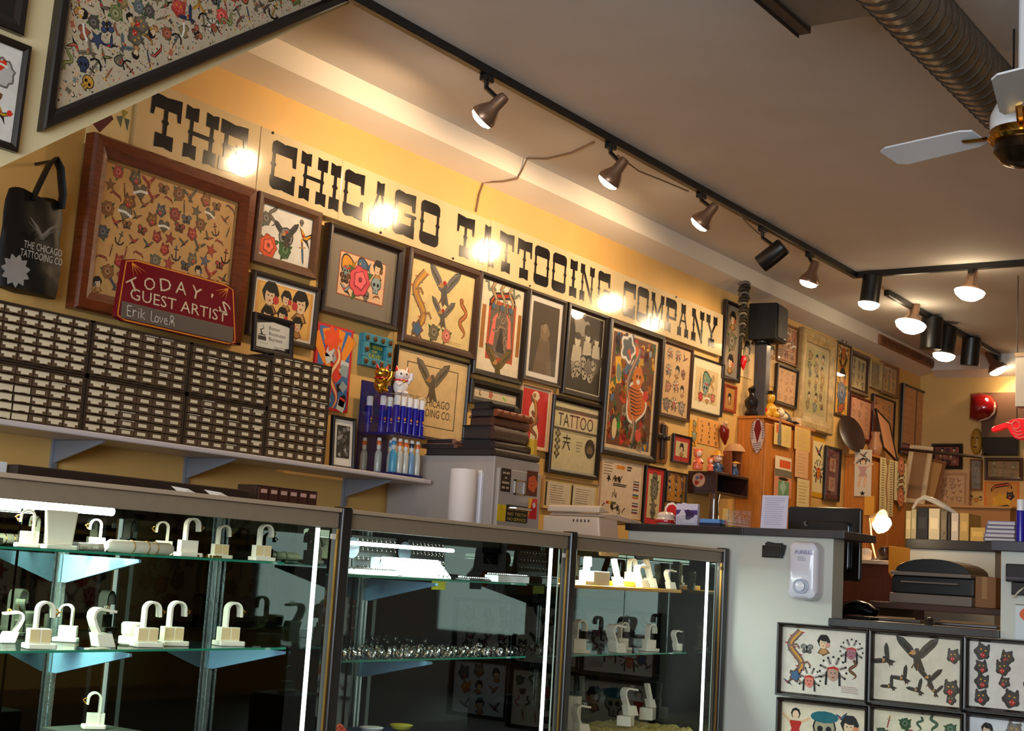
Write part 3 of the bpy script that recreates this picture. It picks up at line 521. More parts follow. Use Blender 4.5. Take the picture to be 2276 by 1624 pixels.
def a_tattoo(c):
    w, h = c.w, c.h; c.at(0, 0); c.rect(0, h*.86, w, h*.92, s(96, 84, 68)); c.rect(0, h*.58, w, h*.62, s(96, 84, 68)); c.text('TATTOO', w*.1, h*.64, w*.8, h*.2, s(66, 52, 44))
    for y in (.52, .42, .32, .22): c.at(w*.12, h*y, w*.05); c.blob(0, 0, 1, .25, 4, s(80, 72, 50)); c.blob(0, .1, .5, .2, 3, s(170, 160, 120))
    c.at(w*.32, h*.4, w*.1); c.st([(-.8, .6), (.8, .6)], .2, s(50, 44, 36)); c.st([(0, 1), (0, .2)], .2, s(50, 44, 36)); c.st([(-.2, .1), (-.8, -.8)], .22, s(50, 44, 36)); c.st([(.2, .1), (.8, -.8)], .22, s(50, 44, 36)); c.st([(-.8, .1), (.8, .1)], .16, s(50, 44, 36))
    lines(c, w*.54, h*.28, w*.68, h*.46, 4, s(120, 112, 88)); c.at(w*.86, h*.38, w*.12); c.e(0, 0, 1, 1, s(56, 48, 42)); c.e(0, -.2, .6, .5, s(120, 100, 80)); c.rect(-.35, -1, .35, -.5, s(56, 48, 42)); lines(c, w*.05, h*.545, w*.95, h*.575, 1, s(80, 70, 56))
picture('black frame with a cream poster headed TATTOO in bold letters', [(190, 100), (600, 192), (570, 830), (147, 748)], 'D', a_tattoo, s(214, 202, 160), .03, .03, BLACKWOOD, seed=2)
def a_dragon(c):
    w, h = c.w, c.h; rn = c.rn
    c.at(0, 0); c.rect(w*.05, h*.03, w*.95, h*.97, s(110, 60, 35))
    for i in range(190):
        c.at(w*rn.uniform(.09, .91), h*rn.uniform(.055, .945), w*rn.uniform(.03, .07), rn.random()*6, 1, 2); c.blob(0, 0, 1, .25, rn.choice((2, 3, 5)), tone(rn, (RED, s(170, 90, 30), s(120, 80, 45), GRN, BLU, YEL, s(80, 50, 40), s(150, 130, 110))), 10)
    c.at(w*.5, h*.5, h*.5); P = [(.02+.17*math.sin(7*t+1.8)*(1-.2*t), .78-1.6*t) for t in [i/35 for i in range(36)]]
    c.st(P, .17, WHT); c.st(P, .12, s(110, 104, 100)); c.st([(x-.02, y) for x, y in P], .04, s(200, 150, 120))
    c.at(w*.36, h*.86, w*.15); c.blob(0, 0, 1, .15, 5, WHT); c.blob(0, 0, .75, .2, 5, s(90, 100, 110)); c.p([(-.1, -.2), (.6, -.9), (.3, .1)], s(210, 80, 60))
    c.at(w*.6, h*.42, h*.15); c.blob(0, 0, 1.15, .12, 3, WHT); c.blob(0, 0, 1, .12, 3, s(215, 110, 35)); 
    for i in range(8): c.st([(-.8+.05*i, .8-.2*i), (.1, .7-.2*i), (.7, .85-.2*i)], .09, s(60, 30, 20), True)
    c.at(w*.62, h*.64, h*.09); c.blob(0, 0, 1, .12, 5, s(220, 120, 40)); c.e(-.3, .1, .15, .15, BK); c.e(.3, .1, .15, .15, BK); c.e(0, -.4, .35, .25, WHT)
    c.at(w*.2, h*.66, h*.08, .2); c.rect(-.6, -1.4, .5, 1.4, s(240, 180, 20)); c.e(0, -.3, .5, 1, s(120, 140, 130)); c.at(w*.2, h*.17, h*.08); c.e(0, 0, .5, 1.1, s(230, 205, 150)); c.e(.8, .4, .4, .4, s(40, 150, 50)); c.at(w*.7, h*.13, h*.06); c.e(0, .4, .8, .9, s(225, 80, 60)); c.at(w*.84, h*.8, h*.08); c.e(0, 0, .4, 1, s(90, 60, 45)); c.e(0, .9, .3, .35, s(150, 160, 170)); c.at(w*.55, h*.86, h*.05); c.e(0, 0, .5, 1, s(235, 100, 40)); c.at(w*.8, h*.5, h*.045); c.blob(0, 0, 1, .2, 5, s(220, 50, 40))
    for i in range(34): 
        for xx in (.02, .98): c.at(w*xx, h*(.015+.97*i/33), w*.022, 0, 1, 3); c.e(0, 0, 1, .75, s(235, 205, 165), 8)
picture('large ornate dark frame with a dragon wound around a tiger on red', [(1230, 548), (1642, 682), (1570, 1648), (1150, 1582)], 'C', a_dragon, s(236, 206, 165), .042, .04, mat('near_black_frame'), seed=9, tilt=.03)
def a_pale(c): sheet(c, 3, 4, [m_lady, m_rose, m_bird, m_chief, m_skull], (s(190, 140, 110), s(180, 120, 100), s(150, 130, 120)), fill=.4)
picture('brown frame with a faded tan sheet of pale brown figures', [(1640, 708), (1862, 772), (1843, 1338), (1610, 1292)], 'C', a_pale, s(226, 186, 136), .022, .025, mat('umber_frame'), seed=3)
def a_whitemat(c):
    w, h = c.w, c.h
    for x, y, z, f, col in ((.5, .68, .25, m_fish, s(110, 150, 130)), (.2, .5, .14, m_dagger, BLU), (.45, .42, .2, m_skull, s(140, 170, 165)), (.75, .6, .14, m_snake, TAN), (.25, .15, .1, m_rose, RED), (.55, .15, .12, m_heart, TAN), (.8, .2, .1, m_rose, s(200, 110, 90))): c.at(w*x, h*y, w*z); f(c, col)
picture('thin black frame with wide cream mat around a small pale green flash sheet', [(1858, 822), (2102, 890), (2092, 1308), (1856, 1238)], 'C', a_whitemat, s(226, 200, 150), .012, .025, BLACKWOOD, matw=.055, matc=s(244, 230, 190), seed=4)
def a_letter(c): lines(c, c.w*.12, c.h*.2, c.w*.88, c.h*.85, 9, s(150, 140, 120), .3)
def a_cert(c):
    w, h = c.w, c.h
    for x in (.06, .53): c.at(0, 0); c.L = 1; c.rect(w*(x-.03), h*.06, w*(x+.41), h*.88, BK); c.rect(w*x, h*.04, w*(x+.42), h*.9, s(228, 214, 190)); lines(c, w*(x+.05), h*.15, w*(x+.36), h*.8, 8, s(170, 155, 130), .3)
picture('cream double mount with two typed certificates side by side above the printer', [(112, 782), (578, 862), (560, 1110), (95, 1060)], 'D', a_cert, s(226, 196, 120), .008, .015, mat('pale_wood_frame'), seed=4, name='framed_certificates')
def a_flags(c):
    w, h = c.w, c.h; rn = c.rn
    c.text('N', w*.3, h*.32, w*.1, h*.1, BK); lines(c, w*.3, h*.52, w*.72, h*.58, 2, BK, .7); lines(c, w*.05, h*.7, w*.3, h*.95, 5, GRY, .3); c.at(0, 0); c.rect(w*.36, h*.85, w*.56, h*.92, s(230, 140, 40)); lines(c, w*.62, h*.82, w*.76, h*.92, 2, BK, .6)
    for j, y in enumerate((.6, .5, .36, .2, .08)):
        for i, cc in enumerate((s(200, 40, 40), YEL, s(40, 140, 60), s(50, 70, 150)) if j == 2 else (s(180, 60, 50), s(60, 70, 110), WHT, BK)): c.at(0, 0, 1, 0, 1, 3); c.rect(w*.8, h*(y+.02*i), w*.95, h*(y+.02*i+.02), cc)
    for i, cc in enumerate((RED, YEL, GRN, s(90, 90, 90))): c.at(0, 0); c.rect(w*(.16+.06*i), h*.2, w*(.22+.06*i), h*.25, cc)
    for i in range(12): c.at(w*rn.uniform(.06, .75), h*rn.choice((.1, .15, .42, .45, .66, .74)), w*.05, rn.random()); rn.choice((m_anchor, m_star, m_bird, m_dagger, m_ban, m_skull))(c, BK)
picture('thin pinkish framed sheet of black lettering samples and rainbow flags', [(585, 622), (942, 682), (922, 1172), (580, 1105)], 'D', a_flags, s(238, 214, 186), .008, .015, mat('pale_wood_frame'), seed=7, name='framed_lettering_sheet')
def a_vert(c): 
    for i in range(6): c.at(c.w*.5, c.h*(.1+.16*i), c.w*.3); c.rn.choice((m_snake, m_skull, m_star, m_rose, m_ban))(c, s(120, 115, 100))
picture('narrow black frame with bright red mat around a tall cream sheet', [(960, 690), (1145, 728), (1100, 1215), (955, 1200)], 'D', a_vert, s(226, 204, 150), .012, .02, BLACKWOOD, matw=.035, matc=s(214, 30, 45), seed=4)
def a_amber(c): sheet(c, 3, 4, [m_rose, m_lady, m_dragon], (s(170, 80, 30), s(200, 120, 30), s(130, 70, 30)), 0, 1, 0, 1, .5)
picture('dark frame with an amber and brown print beside the red matted sheet', [(1140, 735), (1318, 772), (1310, 1030), (1150, 1005)], 'D', a_amber, s(206, 140, 40), .01, .02, mat('near_black_frame'), seed=4)
def a_tiny(c): c.at(c.w*.5, c.h*.5, c.w*.25); m_lady(c, BRN)
picture('small black frame with red mat and a tiny oval drawing', [(1205, 425), (1362, 462), (1345, 692), (1198, 668)], 'D', a_tiny, s(214, 196, 150), .012, .02, BLACKWOOD, matw=.03, matc=s(190, 40, 45), seed=4)
def a_gold(c):
    for i in range(4): c.at(c.w*.6, c.h*(.15+.24*i), c.w*.3); c.rn.choice((m_bird, m_fish, m_rose))(c, s(150, 150, 120))
poster('narrow golden yellow poster strip above the pink dolls', [(290, 190), (505, 80), (500, 720), (360, 690)], 'S', a_gold, s(235, 165, 20), seed=1)
def a_tanmini(c): sheet(c, 3, 5, [m_rose, m_lady, m_bird, m_skull], (s(150, 100, 50), s(130, 80, 40)), fill=.38)
poster('orange tan flash poster with small brown designs left of the wooden cabinet', [(518, 85), (1010, 190), (1000, 720), (512, 690)], 'S', a_tanmini, s(230, 160, 80), seed=2)
def a_tall(c):
    w, h = c.w, c.h; c.at(w*.5, h*.85, w*.4); m_lady(c, s(200, 90, 60)); c.at(w*.5, h*.5, w*.4); m_rose(c, s(130, 120, 100)); c.at(w*.5, h*.15, w*.4); m_lady(c, s(200, 110, 70))
picture('tall narrow black frame with grey mat at the end of the sign', [(183, 198), (308, 248), (302, 792), (186, 745)], 'E', a_tall, s(160, 140, 110), .025, .03, mat('near_black_frame'), matw=.03, matc=s(140, 132, 122), seed=2)
picture('small rust red frame below the tall grey matted one', [(185, 788), (272, 802), (270, 992), (188, 978)], 'E', a_tiny, s(200, 140, 70), .02, .02, mat('rust_red_frame', s(150, 60, 30), rough=.4), seed=2)
def a_pinkish(c): sheet(c, 3, 3, [m_rose, m_heart, m_chief], (s(180, 100, 70), s(150, 110, 80), s(160, 90, 60)), fill=.5)
picture('thin wooden frame with pinkish brown flash right of the speaker', [(562, 352), (706, 400), (695, 672), (558, 628)], 'E', a_pinkish, s(206, 150, 110), .02, .02, mat('pale_brown_frame', s(130, 84, 46), rough=.4), seed=2)
def a_faint(c): sheet(c, 3, 4, [m_rose, m_bird], (s(215, 165, 125), s(205, 155, 115)), fill=.4)
picture('dark frame with a blank looking tan sheet under the pinkish one', [(553, 645), (700, 692), (690, 968), (545, 922)], 'E', a_faint, s(222, 174, 130), .025, .025, mat('near_black_frame'), seed=2, tilt=.04)
def a_orn(c): sheet(c, 3, 6, [m_rose, m_lady, m_fly, m_skull], (s(140, 130, 90), s(150, 120, 80), s(120, 125, 110)), fill=.5)
picture('large pale carved frame with silvery green flash under the soffit', [(712, 392), (956, 482), (944, 1165), (724, 1072)], 'E', a_orn, s(184, 170, 120), .09, .05, mat('pale_gilt_frame', s(190, 160, 106), rough=.4, noise=.35, nscale=18, bump=.8, bscale=40), matw=.035, matc=s(206, 184, 140), seed=2)
def a_yel(c):
    for i, cc in enumerate((s(170, 90, 40), BLU, s(210, 90, 60), s(150, 110, 50), s(200, 120, 50))): c.at(c.w*.5, c.h*(.12+.19*i), c.w*.36); (m_fish, m_rose, m_lady, m_bird, m_chief)[i](c, cc)
picture('narrow yellow print in a dark frame right of the pale carved frame', [(960, 492), (1062, 524), (1050, 1030), (954, 1000)], 'E', a_yel, s(226, 170, 70), .02, .02, mat('umber_frame'), seed=2)
def a_grey(c): sheet(c, 3, 4, [m_rose, m_skull, m_eagle], (s(130, 120, 90), s(150, 140, 100)), fill=.5)
picture('wide brown frame with grey green flash high near the wooden plaque', [(1070, 548), (1197, 602), (1185, 882), (1058, 840)], 'E', a_grey, s(200, 184, 140), .045, .035, mat('umber_frame'), seed=2)
picture('narrow gilt edged frame squeezed between two brown frames under the soffit', [(1202, 612), (1284, 638), (1280, 832), (1200, 815)], 'E', a_grey, s(160, 140, 110), .03, .03, mat('pale_gilt_frame'), seed=5)
picture('brown frame with tan flash, last one below the wooden plaque', [(1286, 636), (1400, 672), (1392, 895), (1284, 852)], 'E', a_grey, s(206, 166, 116), .03, .03, mat('pale_brown_frame'), seed=6)
picture('dark sided frame with a dusty pink sheet beneath the grey green flash', [(1062, 862), (1216, 905), (1206, 1200), (1056, 1150)], 'E', a_faint, s(216, 158, 124), .02, .025, mat('dark_red_frame', s(96, 34, 24), rough=.4), seed=7)
picture('black edged frame with a plain orange tan sheet above the second cabinet', [(1218, 850), (1372, 915), (1362, 1262), (1214, 1190)], 'E', a_faint, s(220, 150, 92), .016, .025, mat('near_black_frame'), seed=8)
def a_two(c):
    w, h = c.w, c.h; c.at(0, 0); c.rect(w*.48, 0, w*.53, h, s(90, 40, 26)); c.rect(0, h*.12, w, h*.15, s(100, 44, 40))
    for x in (.05, .57): 
        for i in range(7): c.at(0, 0); c.L = 2; c.rect(w*x, h*(.2+.11*i), w*(x+.38), h*(.205+.11*i), s(150, 90, 50))
    c.at(0, 0); c.L = 2; c.rect(0, 0, w*.46, h*.1, s(150, 100, 100)); c.rect(w*.55, 0, w, h*.1, s(150, 100, 100))
picture('tall two column framed list in orange tan near the corner of the room', [(1420, 792), (1622, 852), (1608, 1330), (1418, 1270)], 'E', a_two, s(208, 140, 84), .018, .03, mat('near_black_frame'), seed=8)
# painted board peeping out left of the sign
def a_board(c):
    w, h = c.w, c.h; c.at(w*.35, h*.55, w*.3); c.p([(-1, -.6), (.3, .3), (.5, .1), (-.4, -1)], s(90, 24, 26)); c.at(w*.7, h*.6, w*.25); c.p([(-.6, .2), (-.1, -.5), (0, .4)], s(90, 105, 90)); c.p([(.1, .3), (.5, -.6), (.6, .3)], s(80, 96, 90)); c.p([(-.2, .9), (0, .2), (.4, .8)], s(160, 150, 60))
poster('cream board painted with a dark red and green flower left of the shop sign', [(205, 205), (303, 222), (298, 350), (195, 320)], 'O', a_board, s(228, 206, 150), name='painted_board', cat='sign', th=.02, seed=2)
# --- TODAY'S GUEST ARTIST board leaning on the big frame
q = [PY(u, v, 3.98) for u, v in ((242, 558), (506, 632), (522, 768), (252, 712))]
gx0, gx1, gz0, gz1 = q[3].x, q[2].x, (q[3].z+q[2].z)/2, (q[0].z+q[1].z)/2; gw, gh = gx1-gx0, gz1-gz0
gt = thing('guest_artist_sign', "maroon board reading TODAY'S GUEST ARTIST with a chalk name strip below", 'sign', ((gx0+gx1)/2, 3.98, gz0), (-.06, 0, 0))
OUT = [(-.5, .05), (-.44, .0), (.44, 0), (.5, .05), (.5, .12), (.46, .95), (.38, 1), (-.38, 1), (-.46, .95), (-.5, .12)]
MB(s(120, 22, 32)).prism([(x*gw, z*gh) for x, z in OUT], 'y', -.008, .008).build('board', mat('glossy_maroon_paint', s(120, 22, 32), rough=.12, coat=.5), gt)
c = Cv(gw, gh, None, 3); c.at(gw*.5, 0, 1)
OR = s(230, 140, 40); CR = s(214, 190, 160)
P = [(x*gw*.965, z*gh*.96+gh*.02) for x, z in OUT+[OUT[0]]]; c.st(P, gh*.022, OR)
for sx_ in (-1, 1):
    for k in range(4): c.st([(sx_*gw*.4, gh*.93), (sx_*gw*(.4-.03*k-.02), gh*(.72+.04*k))], gh*.018, OR, True)
for i, ch in enumerate("TODAY'S"):
    t_ = (i-3)/3; a_ = -.55*t_; c.at(gw*(.5+.36*t_), gh*(.64-.14*t_*t_), 1, a_, 1, 3)
    if ch == "'": c.text("'", -gw*.01, gh*.14, gw*.018, gh*.07, CR)
    else: c.text(ch, -gw*.045, 0, gw*.09, gh*.2, CR)
c.at(0, 0, 1, 0, 1, 3); c.text('GUEST ARTIST', gw*.1, gh*.36, gw*.8, gh*.18, CR); c.build('lettering', gt, -.009)
MB(s(90, 78, 70)).box(-gw*.46, gw*.46, -.013, -.008, gh*.04, gh*.3).build('chalk_strip', PAINT, gt, .002)
c = Cv(gw, gh, None, 4); CH = s(206, 200, 190); c.at(gw*.08, gh*.09, gh*.16)
def chalk(sts):
    for P in sts: c.st(P, .09, CH)
ex = 0
for P in ([(0, 0), (0, 1)], [(0, 1), (.5, 1)], [(0, .5), (.4, .5)], [(0, 0), (.5, 0)]), ([(.7, .7), (.7, 0)], [(.7, .4), (.85, .65), (1.1, .6)]), ([(1.35, .65), (1.35, 0)], [(1.35, .95), (1.36, .85)]), ([(1.65, 1), (1.65, 0)], [(2.1, .7), (1.65, .3), (2.15, 0)]), ([(2.9, 1), (2.9, 0), (3.4, 0)],), ([(3.6+.22*math.cos(t), .3+.3*math.sin(t)) for t in [i*.63 for i in range(11)]],), ([(3.95, .6), (4.15, 0), (4.35, .6)],), ([(4.55, .3), (4.95, .35), (4.8, .6), (4.58, .5), (4.55, .15), (4.75, 0), (5, .08)],), ([(5.5+.2*math.cos(t), .75+.25*math.sin(t)) for t in [i*.63 for i in range(11)]], [(5.2, 0), (5.3, .4), (5.7, .4), (5.85, 0)], [(5.4, .5), (5.5, .15), (5.6, .5)]):
    chalk(P)
c.build('chalk_writing', gt, -.014)
# --- bureau plaque standing on the drawer cabinets
def a_bbb(c):
    w, h = c.w, c.h; c.at(0, 0); c.p([(0, h), (w, h), (w, h*.9), (w*.5, h*.96), (0, h*.82)], BK); c.p([(0, 0), (w, 0), (w, h*.18), (w*.5, h*.05), (0, h*.04)], BK)
    c.at(w*.18, h*.62, w*.1); c.st([(0, -1), (-.5, 0), (.4, .4), (0, 1.3)], .5, BK, True); c.at(0, 0); c.rect(w*.06, h*.28, w*.3, h*.42, s(60, 56, 52)); c.rect(w*.08, h*.45, w*.28, h*.48, BK)
    for i, t in enumerate(('Better', 'Business', 'Bureau')): c.text(t, w*.38, h*(.68-.18*i), w*(.34, .5, .4)[i], h*.12, s(110, 104, 98))
    lines(c, w*.08, h*.16, w*.35, h*.22, 2, GRY); c.at(0, 0); c.L = 3; c.rect(w*.55, h*.08, w*.88, h*.16, s(190, 186, 176))
PLQ = [(564, 690), (656, 714), (654, 797), (571, 783)]
picture('small black plaque with Better Business Bureau certificate leaning above the drawers', PLQ, 'O', a_bbb, s(224, 220, 206), .018, .02, BLACKWOOD, wall=('y', 4.04), name='framed_plaque', tilt=-.06, seed=2)
# --- red and blue dragon poster, teal sign, logo frame
def a_koi(c):
    w, h = c.w, c.h; c.at(0, 0); c.rect(w*.06, h*.03, w*.94, h*.97, s(60, 110, 170))
    for a in (-.5, -.15, .25, .6): c.at(w*.5, h*.35, h*.8, a); c.p([(-.02, 0), (.02, 0), (.1, .78), (-.1, .78)], s(235, 140, 40)) if abs(a) < .9 else 0
    rn = c.rn
    c.at(0, 0); c.L = 4
    for i in range(26): c.at(w*rn.uniform(.15, .85), h*rn.uniform(.05, .75), w*rn.uniform(.07, .14), rn.random()*6, 1, 4+i % 4); c.blob(0, 0, 1, .2, 4, rn.choice((RED, s(226, 60, 40), s(200, 206, 204), s(150, 165, 170), BK, s(230, 90, 40))), 12)
    c.at(w*.55, h*.4, h*.42, 0, 1, 9); c.st(wav(26, .15, 9, -.9, .8), [.05+.16*min(1, i/12) for i in range(26)], s(200, 60, 40)); c.st(wav(26, .15, 9, -.9, .8), [.02+.07*min(1, i/12) for i in range(26)], s(235, 200, 150)); c.at(w*.42, h*.84, w*.22, 0, 1, 12); c.blob(0, 0, 1, .25, 7, s(235, 80, 30), 20)
poster('bright red and blue dragon poster partly behind the drawer cabinets', [(2015, 612), (2234, 668), (2196, 1195), (1965, 1140)], 'G', a_koi, s(200, 24, 34), th=.012, seed=5)
tq = [PY(u, v, D-.03) for u, v in ((810, 741), (875, 752), (866, 822), (803, 812))]; tw, th_ = (tq[1].x+tq[2].x-tq[0].x-tq[3].x)/2, (tq[0].z+tq[1].z-tq[2].z-tq[3].z)/2
tt = thing('teal_wooden_sign', 'small teal box sign with bottle caps around green lettering OR LEAVE', 'sign', ((tq[0].x+tq[1].x+tq[2].x+tq[3].x)/4, D, (tq[2].z+tq[3].z)/2))
TEAL = s(52, 130, 150)
mb = MB(TEAL); mb.box(-tw/2, tw/2, -.012, 0, 0, th_); k = tw*.2
for x0, x1, z0, z1 in ((-tw/2, tw/2, 0, k), (-tw/2, tw/2, th_-k, th_), (-tw/2, -tw/2+k, k, th_-k), (tw/2-k, tw/2, k, th_-k)): mb.box(x0, x1, -.035, -.012, z0, z1)
mb.build('box_frame', PAINT, tt, .003)
c = Cv(tw-2*k, th_-2*k, s(40, 100, 110), 2); w, h = c.w, c.h; [c.rect(w*q, h*.68, w*(q+.1), h*.92, s(170, 180, 50)) for q in (.05, .18, .36, .48, .6, .72, .84)]; c.text('OR', w*.35, h*.4, w*.3, h*.2, s(170, 180, 50)); c.text('LEAVE!', w*.05, h*.06, w*.85, h*.28, s(190, 196, 60)); c.build('lettering', tt, -.0125, z0=k)
for i in range(10):
    if i < 4: x, z = -tw/2+k*.5+(tw-k)*i/3, th_-k*.5
    elif i < 8: x, z = -tw/2+k*.5+(tw-k)*(i-4)/3, k*.5
    else: x, z = (-1 if i == 8 else 1)*(tw/2-k*.5), th_*.5
    MB(s(176, 130, 100)).lathe([(.012, 0), (.0125, .004), (.008, .007), (.001, .0075)], (x, -.035, z), 12, ax=(0, -1, 0)).build('bottle_cap', METAL, tt)
def a_logo(c):
    w, h = c.w, c.h; c.at(0, 0)
    for x0, y0, x1, y1 in ((.14, .12, .87, .13), (.14, .86, .87, .87), (.14, .12, .15, .87), (.86, .12, .87, .87)): c.rect(w*x0, h*y0, w*x1, h*y1, s(70, 54, 40))
    c.at(w*.5, h*.66, w*.19); m_eagle(c, s(130, 116, 96), s(120, 104, 86)); c.at(0, 0); c.text('THE CHICAGO', w*.2, h*.37, w*.58, h*.1, s(60, 48, 40)); c.text('TATTOOING CO.', w*.17, h*.24, w*.64, h*.1, s(60, 48, 40))
picture('black edged frame with eagle emblem reading THE CHICAGO TATTOOING CO.', [(868, 58), (1492, 212), (1440, 905), (835, 790)], 'F', a_logo, s(238, 204, 148), .012, .025, BLACKWOOD, seed=3)
# --- wall ornament
oq = [PY(*px('D', p), D-.02) for p in ((1070, 310), (1185, 330), (1170, 685), (1060, 670))]
ow, oh = oq[1].x-oq[0].x, oq[0].z-oq[3].z
ot = thing('wall_cross', 'dark carved cross ornament on a brown plaque beside the dragon picture', 'ornament', ((oq[0].x+oq[1].x)/2-.01, D, oq[3].z))
MB().prism([(-ow*.4, 0), (ow*.4, 0), (ow*.5, oh*.2), (ow*.42, oh*.6), (ow*.45, oh*.9), (0, oh), (-ow*.45, oh*.9), (-ow*.42, oh*.6), (-ow*.5, oh*.2)], 'y', -.012, 0).build('plaque', mat('pale_brown_frame'), ot, .003)
mb = MB(); mb.box(-.02, .02, -.03, -.012, oh*.1, oh*.92); mb.box(-ow*.42, ow*.42, -.03, -.012, oh*.56, oh*.68); mb.ball((0, -.03, oh*.62), .022, 8, 6); mb.build('cross', DARKWOOD, ot, .004)
# --- frames on the stair bulkhead
bt = thing('diagonal_flash_picture', 'large dark frame cut to the diagonal of the stairs, crowded with tiny coloured flash', 'picture', (0, 0, 0))
fl = [PY(148, 0, SY-.03), PY(95, 290, SY-.03), PY(780, 2, SY-.03)]
xa = fl[1].x; za = fl[1].z; ss = (fl[2].z-fl[1].z)/(fl[2].x-fl[1].x); ztop = CEIL-.04; xe = xa+(ztop-za)/ss
OUTP = [(xa, za), (xe, ztop), (xa+.02, ztop)]
def inset(P, d):
    n = len(P); Q = []
    for i in range(n):
        p0, p1, p2 = Vector(P[i-1]), Vector(P[i]), Vector(P[(i+1) % n]); e1 = (p1-p0).normalized(); e2 = (p2-p1).normalized(); n1 = Vector((-e1.y, e1.x)); n2 = Vector((-e2.y, e2.x)); b = (n1+n2).normalized(); Q.append(tuple(p1+b*d/max(.2, b.dot(n1))))
    return Q
mb = MB(); I1, I2, I3 = inset(OUTP, .006), inset(OUTP, .028), inset(OUTP, .04)
rings = [mb.ring([(x, y, z) for x, z in Q]) for Q, y in ((OUTP, SY-.001), (OUTP, SY-.03), (I1, SY-.036), (I2, SY-.034), (I3, SY-.024), (I3, SY-.004))]
mb.skin(rings, cap=False); mb.build('frame', mat('near_black_frame'), bt)
c = Cv(1, 1, None, 12); rn = c.rn; c.L = 0; c.p(I3, s(196, 180, 152))
def inside(x, z, m): return x > I3[0][0]+m and z < ztop-.04-m and z > I3[0][1]+(x-I3[0][0])*ss+m*1.35
pal = (s(150, 130, 90), s(120, 110, 90), s(180, 100, 70), s(110, 120, 120), s(205, 150, 60), s(90, 80, 70), s(130, 130, 80), s(200, 80, 70), s(60, 70, 100))
cell = .05; nx_ = int((xe-xa)/cell)+1
for j in range(int((ztop-za)/cell)+1):
    for i in range(nx_):
        x = xa+cell*(i+.5*(j % 2)+rn.uniform(-.2, .2)); z = za+cell*(j+rn.uniform(-.2, .2))
        if inside(x, z, .02):
            f = rn.choice(ALLM); cl = tone(rn, pal); c.at(x, z, cell*.52*rn.uniform(.8, 1.25), rn.random()*6.28, 1, 3+((i*3+j*5) % 9)*2.2); f(c, cl)
for i in range(5000):
    x = rn.uniform(xa, xe); z = rn.uniform(za, ztop)
    if inside(x, z, .004): c.at(x, z, .0032*rn.uniform(.5, 1.3), 0, 1, 1); c.e(0, 0, 1, 1, tone(rn, pal, .4), 5)
c.mesh(MB(), SY-.012, 0, 0, 5e-5).build('artwork', PRINT, bt)
def a_left(c):
    w, h = c.w, c.h; c.at(w*.8, h*.7, h*.16, .3); c.blob(0, 0, 1, .1, 9, GRY); c.blob(0, 0, .85, .1, 9, s(200, 196, 190)); c.at(w*.78, h*.78, h*.07); m_heart(c, s(225, 60, 30)); c.at(w*.86, h*.28, h*.11, -.5); m_bird(c, s(200, 150, 30)); c.e(.6, .6, .3, .3, s(225, 50, 30)); c.at(w*.8, h*.45, h*.04); m_rose(c, BRN)
picture('black framed white flash sheet with wavy mat at the left edge of the stair wall', [(-170, 10), (68, 102), (42, 342), (-190, 260)], 'O', a_left, s(235, 230, 222), .022, .025, mat('near_black_frame'), wall=('y', SY), seed=1)
def a_none(c): c.at(c.w*.3, c.h*.5, c.h*.2); m_rose(c, BRN)
picture('black frame cut off by the upper left corner of the photo', [(-165, -260), (78, -170), (62, 76), (-180, -10)], 'O', a_none, s(26, 24, 22), .04, .025, mat('near_black_frame'), wall=('y', SY), seed=1)
# --- bag hanging beside the big frame
bq = [PY(u, v, 4.1) for u, v in ((8, 432), (148, 440), (152, 672), (-12, 668))]
bx0, bx1 = min(bq[0].x, bq[3].x), bq[1].x; bz0, bz1 = bq[2].z-.0, (bq[0].z+bq[1].z)/2; bw, bh = bx1-bx0, bz1-bz0
bg = thing('tote_bag', 'black shop tote bag with white eagle print hanging at the left', 'bag', ((bx0+bx1)/2, 4.1, bz0))
mb = MB(); P = []
rn = random.Random(4); Rg = []
for k in range(9):
    t_ = k/8; z = bh*t_; hw = bw/2*(1-.16*t_**3); dp = .035*(1-.75*t_)+.006
    Rg.append(mb.ring([(hw*math.cos(a_)+.006*math.sin(9*t_+a_*3), dp*math.sin(a_)*(1+.25*math.sin(a_*5+k)), z+.012*math.sin(a_*2)*t_) for a_ in [2*math.pi*i/20 for i in range(20)]]))
mb.skin(Rg).build('bag_body', mat('black_vinyl', s(14, 14, 15), rough=.5, spec=.3, bump=.4, bscale=14), bg, smooth=True)
MB().tube([(-.02, -.01, bh-.02), (-.0, -.012, bh+.04), (.03, -.012, bh+.12), (.055, -.01, bh+.15), (.08, -.01, bh+.12), (.1, -.012, bh+.03), (.1, -.01, bh-.02)], [.02]*7, 8, flat=.3).build('handle', mat('black_vinyl'), bg, smooth=True)
c = Cv(bw, bh, None, 2); PW = s(190, 186, 180); c.at(bw*.55, bh*.62, bw*.2); 
for f_ in (-1, 1): c.st([(0, -.4), (.5*f_, .3), (1.1*f_, .8)], .35, s(120, 116, 112), True); c.st([(0, -.5), (.6*f_, .1), (1.2*f_, .5)], .2, s(90, 88, 86), True)
c.at(0, 0); c.text('THE CHICAGO', bw*.28, bh*.42, bw*.62, bh*.075, PW); c.text('TATTOOING CO', bw*.24, bh*.33, bw*.68, bh*.075, PW)
c.at(bw*.2, bh*.17, bw*.2, .25); c.blob(0, 0, 1, .16, 11, s(150, 148, 146), 44); lines(c, bw*.08, bh*.1, bw*.32, bh*.24, 3, s(70, 70, 70), .4)
c.build('print', bg, -.043)
MB().cyl((.055, .1, bh+.142), (.055, -.01, bh+.142), .006).build('hook', BLACKM, bg)
